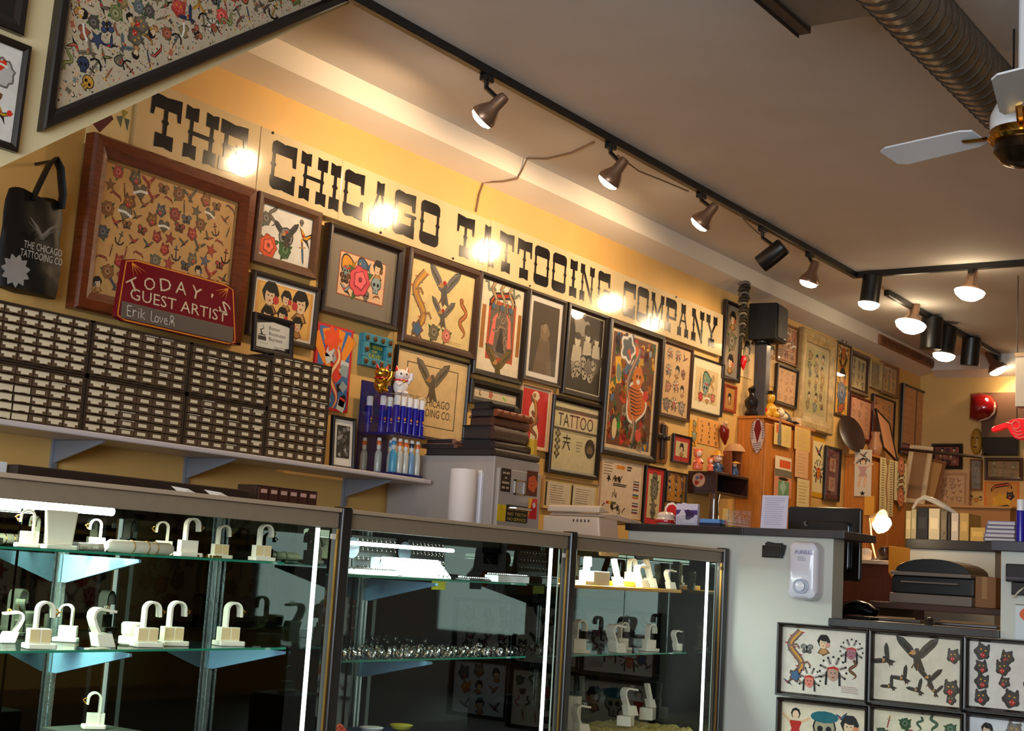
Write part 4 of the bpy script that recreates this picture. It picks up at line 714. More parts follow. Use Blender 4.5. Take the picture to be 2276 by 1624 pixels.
# ================================================================ WALL SHELF AND DRAWER CABINETS
SHM = mat('pale_lilac_shelf', s(206, 196, 196), rough=.4)
SYF = 3.9; sa, sb = PY(280, 969, SYF), PY(960, 1063, SYF)
SHZ = (PY(0, 933, SYF).z+PY(280, 969, SYF).z+PY(600, 1012, SYF).z)/3
xE = sb.x
sh = thing('wall_shelf', 'long pale shelf on grey metal brackets carrying the drawer cabinets', 'shelf', (2.2, D, SHZ))
MB().box(0, xE-2.2, SYF-D, -.012, -.02, 0).build('board', SHM, sh, .005)
BRM = mat('grey_blue_bracket_metal', s(132, 138, 150), rough=.4, metal=.3)
for u, v in ((120, 985), (415, 1010), (660, 1045), (765, 1070)):
    xx = PY(u, v, D).x-2.2
    if u == 660: continue
    br = MB().prism([(-.0, -.022), (-.27, -.022), (-.27, -.03), (-.02, -.1), (-.0, -.1)], 'x', xx-.004, xx+.004).build('bracket', BRM, sh)
    MB().box(xx-.012, xx+.012, -.014, 0, -.55, -.02).build('upright', BRM, sh)
BROWNP = mat('brown_plastic_drawer', s(100, 80, 60), rough=.18, spec=.6)
HOUS = mat('dark_brown_housing', s(58, 46, 36), rough=.35)
LABM = mat('cream_paper_label', s(226, 212, 180), rough=.6)
SHEEN = mat('painted_edge_glint', s(180, 170, 150), rough=.1)  # pale strip painted on as the glint of glossy drawer edges
YC = 3.985
def mesh_of(mb, n, m, bev=0): o = mb.build(n, m, None, bev); me = o.data; bpy.data.objects.remove(o); return me
def inst(n, me, par, loc): o = bpy.data.objects.new(n, me); C.objects.link(o); o.parent = par; o.location = loc; return o
rn = random.Random(7)
def drawer_cabinet(x0, x1, z0, z1, nx, ny, label, styles, depth=None, y=YC):
    w, h = x1-x0, z1-z0; dp = depth or D-.03-y
    t = thing('drawer_cabinet', label, 'drawer cabinet', ((x0+x1)/2, y, z0), group='brown small parts drawer cabinets')
    e = .007; hb = MB(); hb.box(-w/2, w/2, .02, dp, 0, h); hb.box(-w/2, -w/2+e, -.004, .02, 0, h); hb.box(w/2-e, w/2, -.004, .02, 0, h); hb.box(-w/2, w/2, -.004, .02, 0, e); hb.box(-w/2, w/2, -.004, .02, h-e, h)
    hb.build('housing', HOUS, t)
    cw, ch = (w-2*e)/nx, (h-2*e)/ny; dw, dh = cw-.005, ch-.005
    dm = mesh_of(MB().box(-dw/2, dw/2, -.002, .018, 0, dh).box(-dw/2, dw/2, -.006, -.002, dh-.003, dh).box(-dw*.16, dw*.16, -.012, -.002, dh*.0, dh*.1), 'drawer', BROWNP)
    t1 = [(-.42, .92), (-.42, .5), (-.24, .5), (-.24, .16), (.24, .16), (.24, .5), (.42, .5), (.42, .92)]
    lm = {'T': mesh_of(MB().prism([(x*dw, z*dh) for x, z in t1], 'y', -.0034, -.0021), 'label', LABM), 'S': mesh_of(MB().box(-dw*.27, dw*.27, -.0034, -.0021, dh*.26, dh*.74), 'label', LABM), 'F': mesh_of(MB().box(-dw*.47, dw*.47, -.0034, -.0021, dh*.06, dh*.94), 'label', LABM)}
    gm = mesh_of(MB().box(-dw*.46, dw*.46, -.008, -.0062, dh*.86, dh), 'edge', SHEEN)
    for i in range(nx):
        for j in range(ny):
            st = styles(i, j)
            d = inst('drawer', dm, t, (-w/2+e+cw*(i+.5), rn.uniform(-.002, .003), e+ch*j+.0025))
            if st in lm: l = inst('label', lm[st], d, (rn.uniform(-.0015, .0015), 0, rn.uniform(-.001, .001)))
            if st == 'G' or rn.random() < .08: inst('edge_glint', gm, d, (0, 0, 0))
            if st == 'G': inst('label', lm['S'], d, (0, 0, 0))
    return t
cxs = [PY(u, v, YC).x for u, v in ((-38, 690), (205, 715), (424, 765), (603, 795), (738, 812))]
ztop1 = PY(205, 712, YC).z; zmid = (SHZ+ztop1)/2+.002
def st1(i, j): return 'T'
def stlow(i, j): return 'F' if i < 3 and j < 4 else ('T' if (i+j) % 3 else 'S')
def st2(i, j): return 'T' if i < 2 else ('G' if i == 4 and j % 2 else 'S')
def st2l(i, j): return 'T' if i < 2 else ('G' if i == 2 and j < 3 else 'S')
def st3(i, j): return 'S' if i < 5 else ('T' if j % 2 else 'S')
gp = .0025
drawer_cabinet(cxs[0]+gp, cxs[1]-gp, SHZ, zmid-gp, 6, 6, 'lower brown drawer cabinet farthest left, bottom left drawers covered with white labels', stlow)
drawer_cabinet(cxs[1]+gp, cxs[2]-gp, SHZ, zmid-gp, 6, 6, 'lower brown drawer cabinet, second of the row from the left', st2l)
drawer_cabinet(cxs[2]+gp, cxs[3]-gp, SHZ, zmid-gp, 6, 6, 'lower brown drawer cabinet, third of the row from the left', st3)
drawer_cabinet(cxs[0]+gp, cxs[1]-gp, zmid, ztop1, 6, 6, 'upper brown drawer cabinet farthest left, under the tote bag', st1)
drawer_cabinet(cxs[1]+gp, cxs[2]-gp, zmid, ztop1, 6, 6, 'upper brown drawer cabinet under the maroon guest artist sign', st2)
drawer_cabinet(cxs[2]+gp, cxs[3]-gp, zmid, ztop1, 6, 6, 'upper brown drawer cabinet under the bureau plaque', st3)
drawer_cabinet(cxs[3]+gp, cxs[4]-gp, SHZ, PY(680, 802, YC).z, 6, 11, 'tall brown drawer cabinet at the right end of the row, eleven drawers high', lambda i, j: 'G' if rn.random() < .12 else 'S')
# small framed photograph standing at the end of the cabinets
def a_oldphoto(c):
    w, h = c.w, c.h; rn_ = c.rn; c.at(0, 0); c.rect(w*.06, h*.1, w*.94, h*.95, s(58, 54, 48))
    for i in range(26): c.at(w*rn_.uniform(.15, .85), h*rn_.uniform(.15, .9), w*.1, rn_.random()*6); g = rn_.choice((90, 120, 150, 70)); c.blob(0, 0, 1, .2, 3, s(g, g-4, g-12), 10)
fq = [PY(*px('F', p), 4.0) for p in ((300, 640), (530, 668), (515, 1085), (262, 1055))]
pf = thing('framed_photo', 'small black framed photograph with white mat standing on the shelf', 'picture', ((fq[0].x+fq[1].x+fq[2].x+fq[3].x)/4+.012, 4.0, SHZ), (-.05, 0, 0)); w, h = fq[1].x-fq[0].x-.03, fq[0].z-SHZ
frame_mesh(w, h, .014, .02).build('frame', BLACKWOOD, pf)
MB(s(222, 218, 208)).box(-w/2+.01, w/2-.01, -.01, -.006, .01, h-.01).build('mat_board', PAINT, pf)
c = Cv(w-.05, h-.06, None, 3); a_oldphoto(c); c.build('photograph', pf, -.0108, z0=.03)
MB().box(-.01, .01, 0, .09, 0, .006).build('easel_back', BLACKM, pf)
# low row of drawers standing behind the left case
# ================================================================ BLUE DISPLAY RACK WITH CANS, BOTTLES, CATS
rq = PY(873, 1040, 3.93)
RX0, RX1, RY0, RY1 = PY(873, 1045, 3.93).x, PY(940, 1055, 3.93).x, 3.93, 4.15
RX0 -= .0
zs1 = PY(873, 958, RY0).z; zs2 = PY(873, 868, RY0).z
rk = thing('display_rack', 'navy and clear acrylic two tier display rack on the shelf end', 'display rack', ((RX0+RX1)/2, RY0, SHZ)); rw = (RX1-RX0)/2; rd = RY1-RY0
NAVY = mat('navy_card', s(22, 20, 96), rough=.35); ACR = glassmat('clear_acrylic', (.94, .96, .97), .8)
MB().box(-rw, rw, 0, rd, 0, .014).build('base', NAVY, rk, .002)
MB().box(-rw, rw, 0, rd, zs1-SHZ-.012, zs1-SHZ).build('tier', NAVY, rk, .002)
MB().box(-rw, rw, rd-.006, rd, .014, zs2-SHZ+.06).build('back_card', NAVY, rk)
MB().box(-rw, rw, .0, rd-.008, zs2-SHZ-.004, zs2-SHZ).build('top_sheet', ACR, rk)
for x in (-rw+.001, rw-.003): MB().box(x, x+.003, .001, rd-.008, .0141, zs1-SHZ-.0121).build('side_sheet', ACR, rk); MB().box(x, x+.003, .001, rd-.008, zs1-SHZ+.0001, zs2-SHZ-.0041).build('side_sheet', ACR, rk)
cr = .0155; hcan = (zs2-zs1)*.93
def make_can(x, y, z, h, r, label, grp):
    t = thing('spray_can', label, 'can', (x, y, z), group=grp)
    MB(s(28, 24, 150)).lathe([(r, 0), (r, h*.7), (r*.92, h*.74), (.002, h*.745)], n=14).build('body', GLOSS, t, smooth=True)
    MB(s(236, 232, 232)).lathe([(r*.9, h*.735), (r*.92, h*.96), (r*.8, h), (.002, h*1.001)], n=14).build('cap', GLOSS, t, smooth=True)
    c = Cv(r*1.2, h*.5, None, 3); c.at(r*.6, h*.28, r*.45); c.e(0, 0, 1, 1, s(220, 150, 60)); c.at(r*.6, h*.2, r*.5); c.rect(-.8, -.3, .8, .1, WHT)
    c.build('label_print', t, -r-.0004, z0=h*.1)
    return t
nxr, nyr = 5, 3; k0 = None
for j in range(nyr):
    for i in range(nxr):
        x = RX0+.004+cr+(RX1-RX0-.008-2*cr)*i/(nxr-1); y = RY0+.004+cr+(rd-.03-2*cr)*j/(nyr-1)
        if i > 0 and j > 1: continue
        nm_ = ('front', 'middle', 'back')[j]; lb = '%s blue spray can with white cap, %s row of the rack tier' % (('first', 'second', 'third', 'fourth', 'fifth')[i], nm_)
        if k0 is None: k0 = make_can(x, y, zs1, hcan, cr, lb, 'blue spray cans in the display rack')
        else: dup(k0, (x, y, zs1), None, lb)
CLB = glassmat('bottle_plastic', (.80, .86, .88), .9)
def make_bottle(x, y, z, h, r, cap, body, label):
    t = thing('spray_bottle', label, 'bottle', (x, y, z), group='small bottles in the display rack')
    MB(body).lathe([(r*.95, 0), (r, .004), (r, h*.5), (r*.75, h*.6), (r*.4, h*.66), (.001, h*.661)], n=14).build('body', GLOSS if body[2] > .35 and body[0] < .2 else mat('frosted_plastic', attr=True, rough=.2, coat=.3), t, smooth=True)
    MB(s(232, 230, 226)).lathe([(r*.42, h*.655), (r*.6, h*.68), (r*.62, h*.95), (r*.5, h), (.001, h*1.001)], n=12).build('sprayer', GLOSS, t, smooth=True)
    MB(cap).lathe([(r*.64, h*.78), (r*.66, h*.8), (r*.66, h*.9), (r*.62, h*.91)], n=12).build('cap_band', GLOSS, t, smooth=True)
    return t
hb = (zs1-.012-SHZ-.014)*.93; ORC = s(232, 110, 50); BL_ = s(60, 150, 200); CLR = s(186, 190, 186)
bl = [(0, 2, ORC, CLR, 'clear bottle with orange banded sprayer, back left of the lower tier'), (0, 1, ORC, CLR, 'clear bottle with orange band, middle of the left side of the lower tier'), (0, 0, BL_, s(70, 160, 200), 'bright blue bottle at the front left corner of the lower tier'), (1, 0, ORC, CLR, 'clear bottle with orange band beside the bright blue one'), (2, 0, ORC, CLR, 'clear orange banded bottle in the middle of the front row'), (3, 0, s(40, 50, 70), s(110, 150, 190), 'pale blue bottle with a dark top in the front row'), (4, 0, ORC, CLR, 'clear orange banded bottle at the right end of the front row'), (2, 1, BL_, CLR, 'clear bottle with blue band in the second row of the lower tier')]
for i, j, cp_, bd, lb in bl:
    make_bottle(RX0+.006+.017+(RX1-RX0-.046)*i/4, RY0+.006+.017+(rd-.05)*j/2, SHZ+.0142, hb, .0165, cp_, bd, lb)
def cat(x, y, z, hh, col, label, paw, m, acc=s(190, 30, 30)):
    t = thing('lucky_cat_figurine', label, 'figurine', (x, y, z), (0, 0, -.5)); k = hh/1.0
    mb = MB(col); mb.ball((0, 0, .3*k), (.26*k, .23*k, .32*k), 16, 10); mb.ball((0, -.02*k, .68*k), (.27*k, .22*k, .22*k), 16, 10); mb.ball((-.13*k, -.18*k, .07*k), (.09*k, .12*k, .07*k), 10, 6); mb.ball((.13*k, -.18*k, .07*k), (.09*k, .12*k, .07*k), 10, 6)
    mb.tube([(.2*k*paw, -.05*k, .42*k), (.33*k*paw, -.1*k, .6*k), (.33*k*paw, -.12*k, .78*k)], [.09*k, .08*k, .09*k], 10); mb.tube([(-.2*k*paw, -.1*k, .42*k), (-.12*k*paw, -.24*k, .3*k)], [.08*k, .07*k], 8)
    mb.build('body', m, t, smooth=True)
    for sx_ in (-1, 1):
        MB(acc).tube([(sx_*.17*k, 0, .84*k), (sx_*.21*k, 0, 1.0*k)], [.085*k, .012*k], 8).build('ear', GLOSS, t, smooth=True)
        MB(s(20, 18, 16)).ball((sx_*.1*k, -.215*k, .71*k), (.032*k, .02*k, .045*k), 8, 6).build('eye', GLOSS, t)
    MB(acc).tube([(.25*k*math.cos(a_), .21*k*math.sin(a_), .5*k) for a_ in [2*math.pi*i/14 for i in range(15)]], .03*k, 6, cap=False).build('collar', GLOSS, t, smooth=True)
    MB(s(220, 170, 50)).ball((0, -.25*k, .45*k), .05*k, 8, 6).build('bell', METAL, t, smooth=True)
    MB(acc).ball((0, -.225*k, .645*k), (.02*k, .015*k, .015*k), 6, 4).build('nose', GLOSS, t)
    return t
cz = zs2; p = PY(852, 868, 3.98); p2 = PY(893, 870, 3.98); hk = (PY(852, 803, 3.98).z-p.z)
cat(PY(846, 868, 4.04).x, 4.04, cz, hk*1.0, s(206, 160, 60), 'shiny gold lucky cat figurine on top of the navy display rack', 1, METAL)
cat(PY(890, 868, 4.0).x, 4.0, cz, hk*1.03, s(238, 226, 222), 'white lucky cat figurine with red ears beside the gold one', 1, GLOSS, s(214, 40, 40))

# ================================================================ FILING CABINET AND BOOKS
FX = 4.985; FYF = 3.57; FZ = PX(1105, 1012, FX).z; FX1 = PY(1205, 1030, FYF).x
FIL = mat('grey_enamel_steel', s(166, 156, 150), rough=.4, bump=.05)
fc = thing('filing_cabinet', 'tall grey steel filing cabinet with stickers on its top drawer', 'cabinet', ((FX+FX1)/2, FYF, 0)); fw_ = (FX1-FX)/2
MB().box(-fw_, fw_, .012, D-FYF-.02, 0, FZ).build('body', FIL, fc, .004)
dhh = (FZ-.07-.03)/5; 
for i in range(5):
    z0 = FZ-.045-dhh*(i+1)
    d = MB().box(-fw_+.012, fw_-.012, -.008, .012, z0+.006, z0+dhh-.006).build('drawer', FIL, fc, .004)
    CHR = mat('bright_chrome', s(225, 222, 220), rough=.12, metal=1)
    mb = MB()
    for a0, a1, b0, b1 in ((-.045, .035, .155, .162), (-.045, .035, .095, .102), (-.045, -.038, .095, .162), (.028, .035, .095, .162)): mb.box(a0-.005, a1-.005, -.016, -.008, z0+dhh-.21+b0, z0+dhh-.21+b1)
    mb.build('label_holder', CHR, d)
    MB().tube([(-.07, -.008, z0+dhh-.175), (-.06, -.03, z0+dhh-.175), (.06, -.03, z0+dhh-.175), (.07, -.008, z0+dhh-.175)], .007, 8).build('handle', CHR, d, smooth=True)
def sticker(corn, col, art, seed=1):
    P = [PY(u, v, FYF-.009) for u, v in corn]; x0, x1 = (P[0].x+P[3].x)/2, (P[1].x+P[2].x)/2; z0, z1 = (P[2].z+P[3].z)/2, (P[0].z+P[1].z)/2
    c = Cv(x1-x0, z1-z0, col, seed); art(c); o = c.build('sticker', fc, -.0092, x0-(FX+FX1)/2, z0)
k_ = lambda x, y: (1000+x/9.483, 1000+y/9.483)
def t_dark(c):
    for i, t in enumerate(('NO SHOES', 'NO TEETH', 'NO SERVICE')): c.text(t, c.w*.08, c.h*(.68-.3*i), c.w*.84, c.h*.18, s(225, 190, 80))
sticker([k_(1190, 1140), k_(1640, 1200), k_(1630, 1550), k_(1172, 1500)], s(32, 22, 16), t_dark)
def t_vert(c):
    for i, t in enumerate(('DO NOT', 'BE', 'LAZY', 'SMILE')): c.text(t, c.w*.15, c.h*(.76-.2*i), c.w*.7, c.h*.1, s(190, 170, 140))
def t_bars(c):
    for i, q in enumerate(((.15, .45, .52, .85), (.4, .6), (.12, .85), (.12, .45, .55, .85))):
        for a_, b_ in zip(q[::2], q[1::2]): c.at(0, 0); c.rect(c.w*a_, c.h*(.76-.21*i), c.w*b_, c.h*(.85-.21*i), s(180, 160, 130))
sticker([k_(1085, 370), k_(1290, 400), k_(1272, 888), k_(1065, 865)], s(36, 22, 16), t_bars)
def t_face(c): c.at(c.w*.55, c.h*.5, c.w*.42); c.blob(0, 0, 1, .1, 5, s(200, 84, 30)); c.at(c.w*.5, c.h*.55, c.w*.15); c.e(-.8, .3, .3, .2, BK); c.e(.8, .3, .3, .2, BK); c.e(0, -1, .6, .2, s(120, 30, 20))
sticker([k_(1620, 430), k_(1845, 450), k_(1842, 985), k_(1612, 965)], s(90, 34, 20), t_face)
def t_yel(c): c.text('IF', c.w*.35, c.h*.86, c.w*.2, c.h*.06, BK); c.text('YOU', c.w*.25, c.h*.68, c.w*.45, c.h*.08, BK)
sticker([k_(1000, 1140), k_(1180, 1150), k_(1168, 1500), k_(985, 1495)], s(226, 190, 20), t_yel)
def t_red(c):
    w, h = c.w, c.h; c.p([(0, 0), (w*.45, h), (0, h)], s(240, 180, 40)); c.at(w*.6, h*.35, w*.35); c.p([(-1, -1.2), (1, -1.2), (.7, .8), (-.6, .8)], s(190, 16, 30)); c.e(.1, 1.2, .5, .5, s(225, 205, 190))
sticker([k_(1650, 1020), k_(1832, 1015), k_(1835, 1460), k_(1645, 1450)], s(214, 50, 50), t_red)
def t_rnd(c): pass
# paper towel on the side of the filing cabinet
pt = PX(1028, 1100, FX-.075); zt_, zb_ = PX(1028, 1043, FX-.075).z, PX(1020, 1185, FX-.075).z
ptw = thing('paper_towel_roll', 'white paper towel roll upright on a holder beside the filing cabinet', 'paper towel', (FX-.075, pt.y, zb_))
MB(s(236, 226, 222)).lathe([(.018, .001), (.06, 0), (.0605, .003), (.0605, zt_-zb_-.003), (.06, zt_-zb_), (.018, zt_-zb_)], n=24).build('roll', PAINT, ptw, smooth=True)
MB().box(.064, .073, -.06, .06, -.03, -.018).box(-.06, .073, -.05, .05, -.02, -.006).box(.064, .073, -.05, .05, zt_-zb_-.02, zt_-zb_+.004).build('holder', WHITEP, ptw, .002)
MB().cyl((0, 0, -.006), (0, 0, zt_-zb_+.004), .012).build('spindle', WHITEP, ptw)
pl_ = [PX(u, v, FX-.012) for u, v in ((1056, 1050), (1074, 1052), (1068, 1185), (1050, 1180))]
pn = thing('white_panel_strip', 'narrow white plastic strip mounted beside the paper towel roll', 'strip', (FX-.001, (pl_[0].y+pl_[1].y)/2, pl_[2].z)); wy = abs(pl_[0].y-pl_[1].y)/2
MB(s(222, 222, 232)).box(-.02, 0, -wy, wy, 0, pl_[0].z-pl_[2].z).build('strip', GLOSS, pn, .003)
# books and albums stacked on the filing cabinet
def book(x0, x1, y0, y1, z0, z1, col, label, rot=0, spine=None, pages=s(48, 38, 34), nm='book', ridges=0):
    t = thing(nm, label, 'book', ((x0+x1)/2, (y0+y1)/2, z0), (0, 0, rot), 'old albums piled on the filing cabinet'); w, d, h = (x1-x0)/2, (y1-y0)/2, z1-z0
    m = mat('old_leather', attr=True, rough=.4, noise=.3, nscale=60, bump=.3, bscale=200)
    mb = MB(col); mb.box(-w, w, -d, d, 0, h*.1); mb.box(-w, w, -d, d, h*.9, h); mb.prism([(-d-.0+.012*math.cos(a_)*1.0-.004, h/2+h/2*math.sin(a_)) for a_ in [math.pi/2+math.pi*i/8 for i in range(9)]]+[(-d+.008, 0), (-d+.008, h)], 'x', -w, w, spine or col); mb.build('cover', m, t)
    MB(pages).box(-w+.006, w-.004, -d+.008, d-.006, h*.1, h*.9).build('pages', mat('page_edges', attr=True, rough=.7, noise=.3, wave=(1, 1, 300), nscale=2), t)
    for i in range(ridges): MB(spine or col).tube([(-w+2*w*(i+.7)/ridges, -d-.012, h*.12), (-w+2*w*(i+.7)/ridges, -d-.016, h*.5), (-w+2*w*(i+.7)/ridges, -d-.012, h*.88)], .005, 6).build('ridge', m, t)
    return t
zb = lambda u, v: PX(u, v, FX+.03).z
BK1 = s(24, 18, 16); z_ = FZ+.001
zl = [FZ+.001]
for v in (998, 978, 946, 926, 909, 893): zl.append(PX(1060, v, FX+.05).z)
book(FX-.01, FX+.34, 3.59, 3.97, FZ+.001, zl[1], s(40, 28, 24), 'wide flat black portfolio lying directly on the filing cabinet')
z0 = zl[1]
book(FX+.04, FX+.34, 3.63, 3.81, z0+.001, zl[2], s(70, 64, 66), 'grey black album second from the bottom of the pile', spine=s(60, 46, 40))
book(FX+.02, FX+.30, 3.63, 3.79, zl[2]+.001, zl[3], s(22, 18, 18), 'thick black album in the middle of the pile', .03, spine=s(70, 42, 32))
book(FX+.05, FX+.31, 3.64, 3.775, zl[3]+.001, zl[4], s(30, 22, 20), 'black album with reddish pages third from the top', -.04, spine=s(96, 54, 36), pages=s(80, 48, 38))
book(FX+.04, FX+.33, 3.63, 3.77, zl[4]+.001, zl[5], s(26, 20, 18), 'album with ridged brown leather spine near the top of the pile', .02, spine=s(132, 66, 34), ridges=5)
book(FX+.05, FX+.2, 3.65, 3.76, zl[5]+.001, zl[6], s(24, 18, 16), 'small black book lying on top of the pile', -.1)
zf = PX(985, 996, FX+.1).z
book(FX-.01+.02, FX+.06+.2, 3.825, 4.02, zl[1]+.001, zl[1]+.02, s(120, 76, 62), 'reddish brown folder lying behind the album pile', .05, nm='folder')
book(FX+.03, FX+.25, 3.83, 4.0, zl[1]+.022, zl[1]+.045, s(150, 104, 88), 'pinkish folder with curled corner on top of the reddish one', -.06, nm='folder')
yb = PY(1192, 1008, 3.62)
book(FX1-.05, FX1-.012, 3.6, 3.8, FZ+.0005, FZ+.0, s(200, 150, 30), 'x') if False else None
ys = thing('yellow_booklet', 'yellow booklet standing at the right edge of the filing cabinet top', 'booklet', (FX1-.018, 3.60, zl[1]+.001))
MB(s(214, 164, 40)).box(-.014, .014, 0, .12, 0, .075).build('cover', PAINT, ys, .002); MB(s(230, 220, 200)).box(-.006, .006, .0, .12, .0755, .077).build('pages', PAINT, ys)
# low items behind the left display case
rb = thing('drawer_row', 'low dark row of small drawers with white labels behind the left case', 'drawer cabinet', (PY(640, 1090, 3.5).x, 3.5, 0)) if False else None
# ================================================================ GLASS DISPLAY CASES
CY0, CY1 = 2.77, 3.27; CT = HC+.15; XP = 5.66
RAIL = mat('champagne_metal_rail', s(150, 136, 116), rough=.4, metal=.25, noise=.06, nscale=30)
CAPM = mat('beige_cap_laminate', s(176, 156, 132), rough=.45)
POST = mat('black_post', s(20, 17, 16), rough=.3)
BRASSL = mat('brass_trim_line', s(150, 110, 50), rough=.3, metal=.8)
TUBE = mat('case_light_tube', WHT, emit=(.92, 1, .84), es=26); LED = mat('case_corner_tube', WHT, emit=(.84, 1, .93), es=3.2)
TUBEC = mat('case_light_tube_cold', WHT, emit=(.82, 1, .95), es=22)
MIRR = mat('dark_mirror_door', s(92, 97, 92), rough=.02, metal=1)
SGL = glassmat('shelf_glass', (.86, .96, .92), .7); CGL = glassmat('case_glass', (.96, .985, .97), .45)
STDM = mat('ribbed_aluminium', s(170, 186, 184), rough=.25, metal=.9, bump=.4, bscale=120)
BBLU = mat('blue_enamel_bracket', s(126, 164, 196), rough=.45)
DECK = mat('dark_case_deck', s(46, 44, 40), rough=.5)
cases = []
def case(x0, x1, label, shelves, stds, tube, left_post, tm, wood=False):
    t = thing('display_case', label, 'display case', (x0, CY0, 0), group=None); W_ = x1-x0; dd = CY1-CY0; lo = 0 if left_post else .0225
    MB().box(lo, W_-.022, -.012, dd+.02, CT-.012, CT).build('top_cap', CAPM, t, .002)
    MB().box(lo+.0, W_-.0215, 0, .018, CT-.058, CT-.0125).build('front_rail', RAIL, t, .002)
    MB().add([(.02, .009, .5), (W_-.02, .009, .5), (W_-.02, .009, CT-.058), (.02, .009, CT-.058)], [(0, 1, 2, 3)]).build('front_glass', CGL, t)
    MB().box(W_-.021, W_+.021, -.016, .03, 0, CT+.006).build('post', POST, t, .006)
    MB().box(W_-.026, W_-.0215, -.004, .004, .45, CT-.06).build('post_trim', BRASSL, t)
    if left_post: MB().box(-.021, .021, -.016, .03, 0, CT+.006).build('post', POST, t, .006)
    MB().cyl((W_-.055, .05, .5), (W_-.055, .05, CT-.06), .0065, n=10).build('corner_tube', LED, t)
    MB(s(230, 226, 210)).box(W_-.05, W_-.03, .0, .003, CT-.09, CT-.075).build('price_tag', PAINT, t)
    for a_, b_ in ((max(.015, lo), W_*.52), (W_*.5, W_-.015)):
        o_ = .0 if a_ < .1 else .006
        MB().box(a_, b_, dd-.01-o_, dd-.006-o_, .5, CT-.02).build('mirror_door', MIRR, t)
    MB().box(lo, W_, .031, dd, .46, .5).build('deck', DECK, t); MB().box(lo+.01, W_-.01, .032, dd-.01, 0, .46).build('base', DECK, t)
    MB().box(W_-.024, W_-.0235, .032, dd-.012, .5, CT-.02).build('end_panel', MIRR, t) if not wood else MB().box(W_-.012, W_-.004, .032, dd-.012, .5, CT-.02).build('end_panel', MIRR, t)
    for (z, xa, xb) in shelves:
        a_, b_ = xa-x0, xb-x0
        if wood and z > 1.05: s_ = MB().box(a_, b_, .13, dd-.03, z-.014, z).build('shelf', mat('yellow_oak_board', s(232, 168, 40), rough=.4, noise=.15, wave=(2, 20, 20), nscale=6), t, .004)
        else:
            s_ = MB().box(a_, b_, .131, dd-.03, z-.006, z).build('shelf', SGL, t)
            MB().box(a_, b_, .13, .131, z-.006, z).build('shelf_edge', EDGE, s_)
        for xs in stds:
            xx = xs-x0
            if a_ < xx < b_+.05: MB().prism([(dd-.03, z-.014), (.16, z-.014), (.16, z-.022), (dd-.05, z-.09), (dd-.03, z-.09)], 'x', xx-.004, xx+.004).build('bracket', BBLU, s_)
    for xs in stds: MB().box(xs-x0-.014, xs-x0-.005, dd-.028, dd-.018, .5, CT-.02).box(xs-x0+.005, xs-x0+.014, dd-.028, dd-.018, .5, CT-.02).box(xs-x0-.014, xs-x0+.014, dd-.02, dd-.017, .5, CT-.02).build('shelf_standard', STDM, t)
    ta, tb, ty, tz = tube
    MB().cyl((ta-x0, ty-CY0, tz), (tb-x0, ty-CY0, tz), .011 if tm is TUBE else .006, n=12).build('light_tube', tm, t)
    l = bpy.data.lights.new('case_light', 'AREA'); l.shape = 'RECTANGLE'; l.size = (tb-ta); l.size_y = .03; l.energy = 20 if tm is TUBE else 12; l.color = (.92, 1, .84) if tm is TUBE else (.84, 1, .95)
    o = bpy.data.objects.new('case_light', l); C.objects.link(o); o.parent = t; o.location = ((ta+tb)/2-x0, ty-CY0, tz-.014)
    return t
xp1, xp2 = PY(767, 1128, CY0).x, PY(1271, 1184, CY0).x
Z1A, Z1B, Z2A, Z2B, Z3A, Z3B = HC-.016, HC-.26, HC-.042, HC-.302, HC-.036, HC-.302
cw_ = xp2-xp1
te = PY(250, 1137, 3.08); t2a, t2b = PY(780, 1206, 2.93), PY(1007, 1221, 2.93)
case(1.62, xp1, 'left lit glass display case full of white jewellery stands', [(Z1A, 1.7, PY(632, 1250, 2.9).x), (Z1B, 1.7, PY(636, 1437, 2.9).x)], [PY(134, 1260, 3.255).x, PY(474, 1300, 3.255).x], (1.75, te.x, 3.08, te.z), True, TUBE)
case(xp1, xp2, 'middle glass display case with silver rings and ear plugs on its shelves', [(Z2A, xp1+.05, PY(1168, 1294, 2.9).x), (Z2B, xp1+.05, PY(1168, 1461, 2.9).x)], [PY(800, 1400, 3.255).x, PY(1030, 1400, 3.255).x], (t2a.x, t2b.x, 2.93, t2a.z), False, TUBEC)
x3 = XP-.045
case(xp2, x3, 'right glass display case with orange wooden shelf board against the white wall', [(Z3A, xp2+.04, PY(1516, 1306, 2.9).x), (Z3B, xp2+.04, PY(1526, 1455, 2.9).x)], [PY(1397, 1400, 3.255).x], (xp2+.1, x3-.35, 2.98, HC+.105), False, TUBEC, wood=True)
PLA = mat('white_stand_plastic', s(240, 236, 214), rough=.4)
GOLD = mat('gold_jewel', s(212, 160, 70), rough=.2, metal=1); SILV = mat('silver_jewel', s(220, 222, 220), rough=.12, metal=1)
CARD = s(226, 202, 150)
def strip(mb, P, w, th):
    n = len(P); L_, R_ = [], []
    for i, p in enumerate(P):
        a_ = P[max(i-1, 0)]; b_ = P[min(i+1, n-1)]; dx, dz_ = b_[0]-a_[0], b_[1]-a_[1]; d = math.hypot(dx, dz_); L_.append((p[0]-dz_/d*th/2, p[1]+dx/d*th/2)); R_.append((p[0]+dz_/d*th/2, p[1]-dx/d*th/2))
    Rg = [mb.ring([(l[0], -w/2, l[1]), (l[0], w/2, l[1]), (r_[0], w/2, r_[1]), (r_[0], -w/2, r_[1])]) for l, r_ in zip(L_, R_)]
    return mb.skin(Rg)
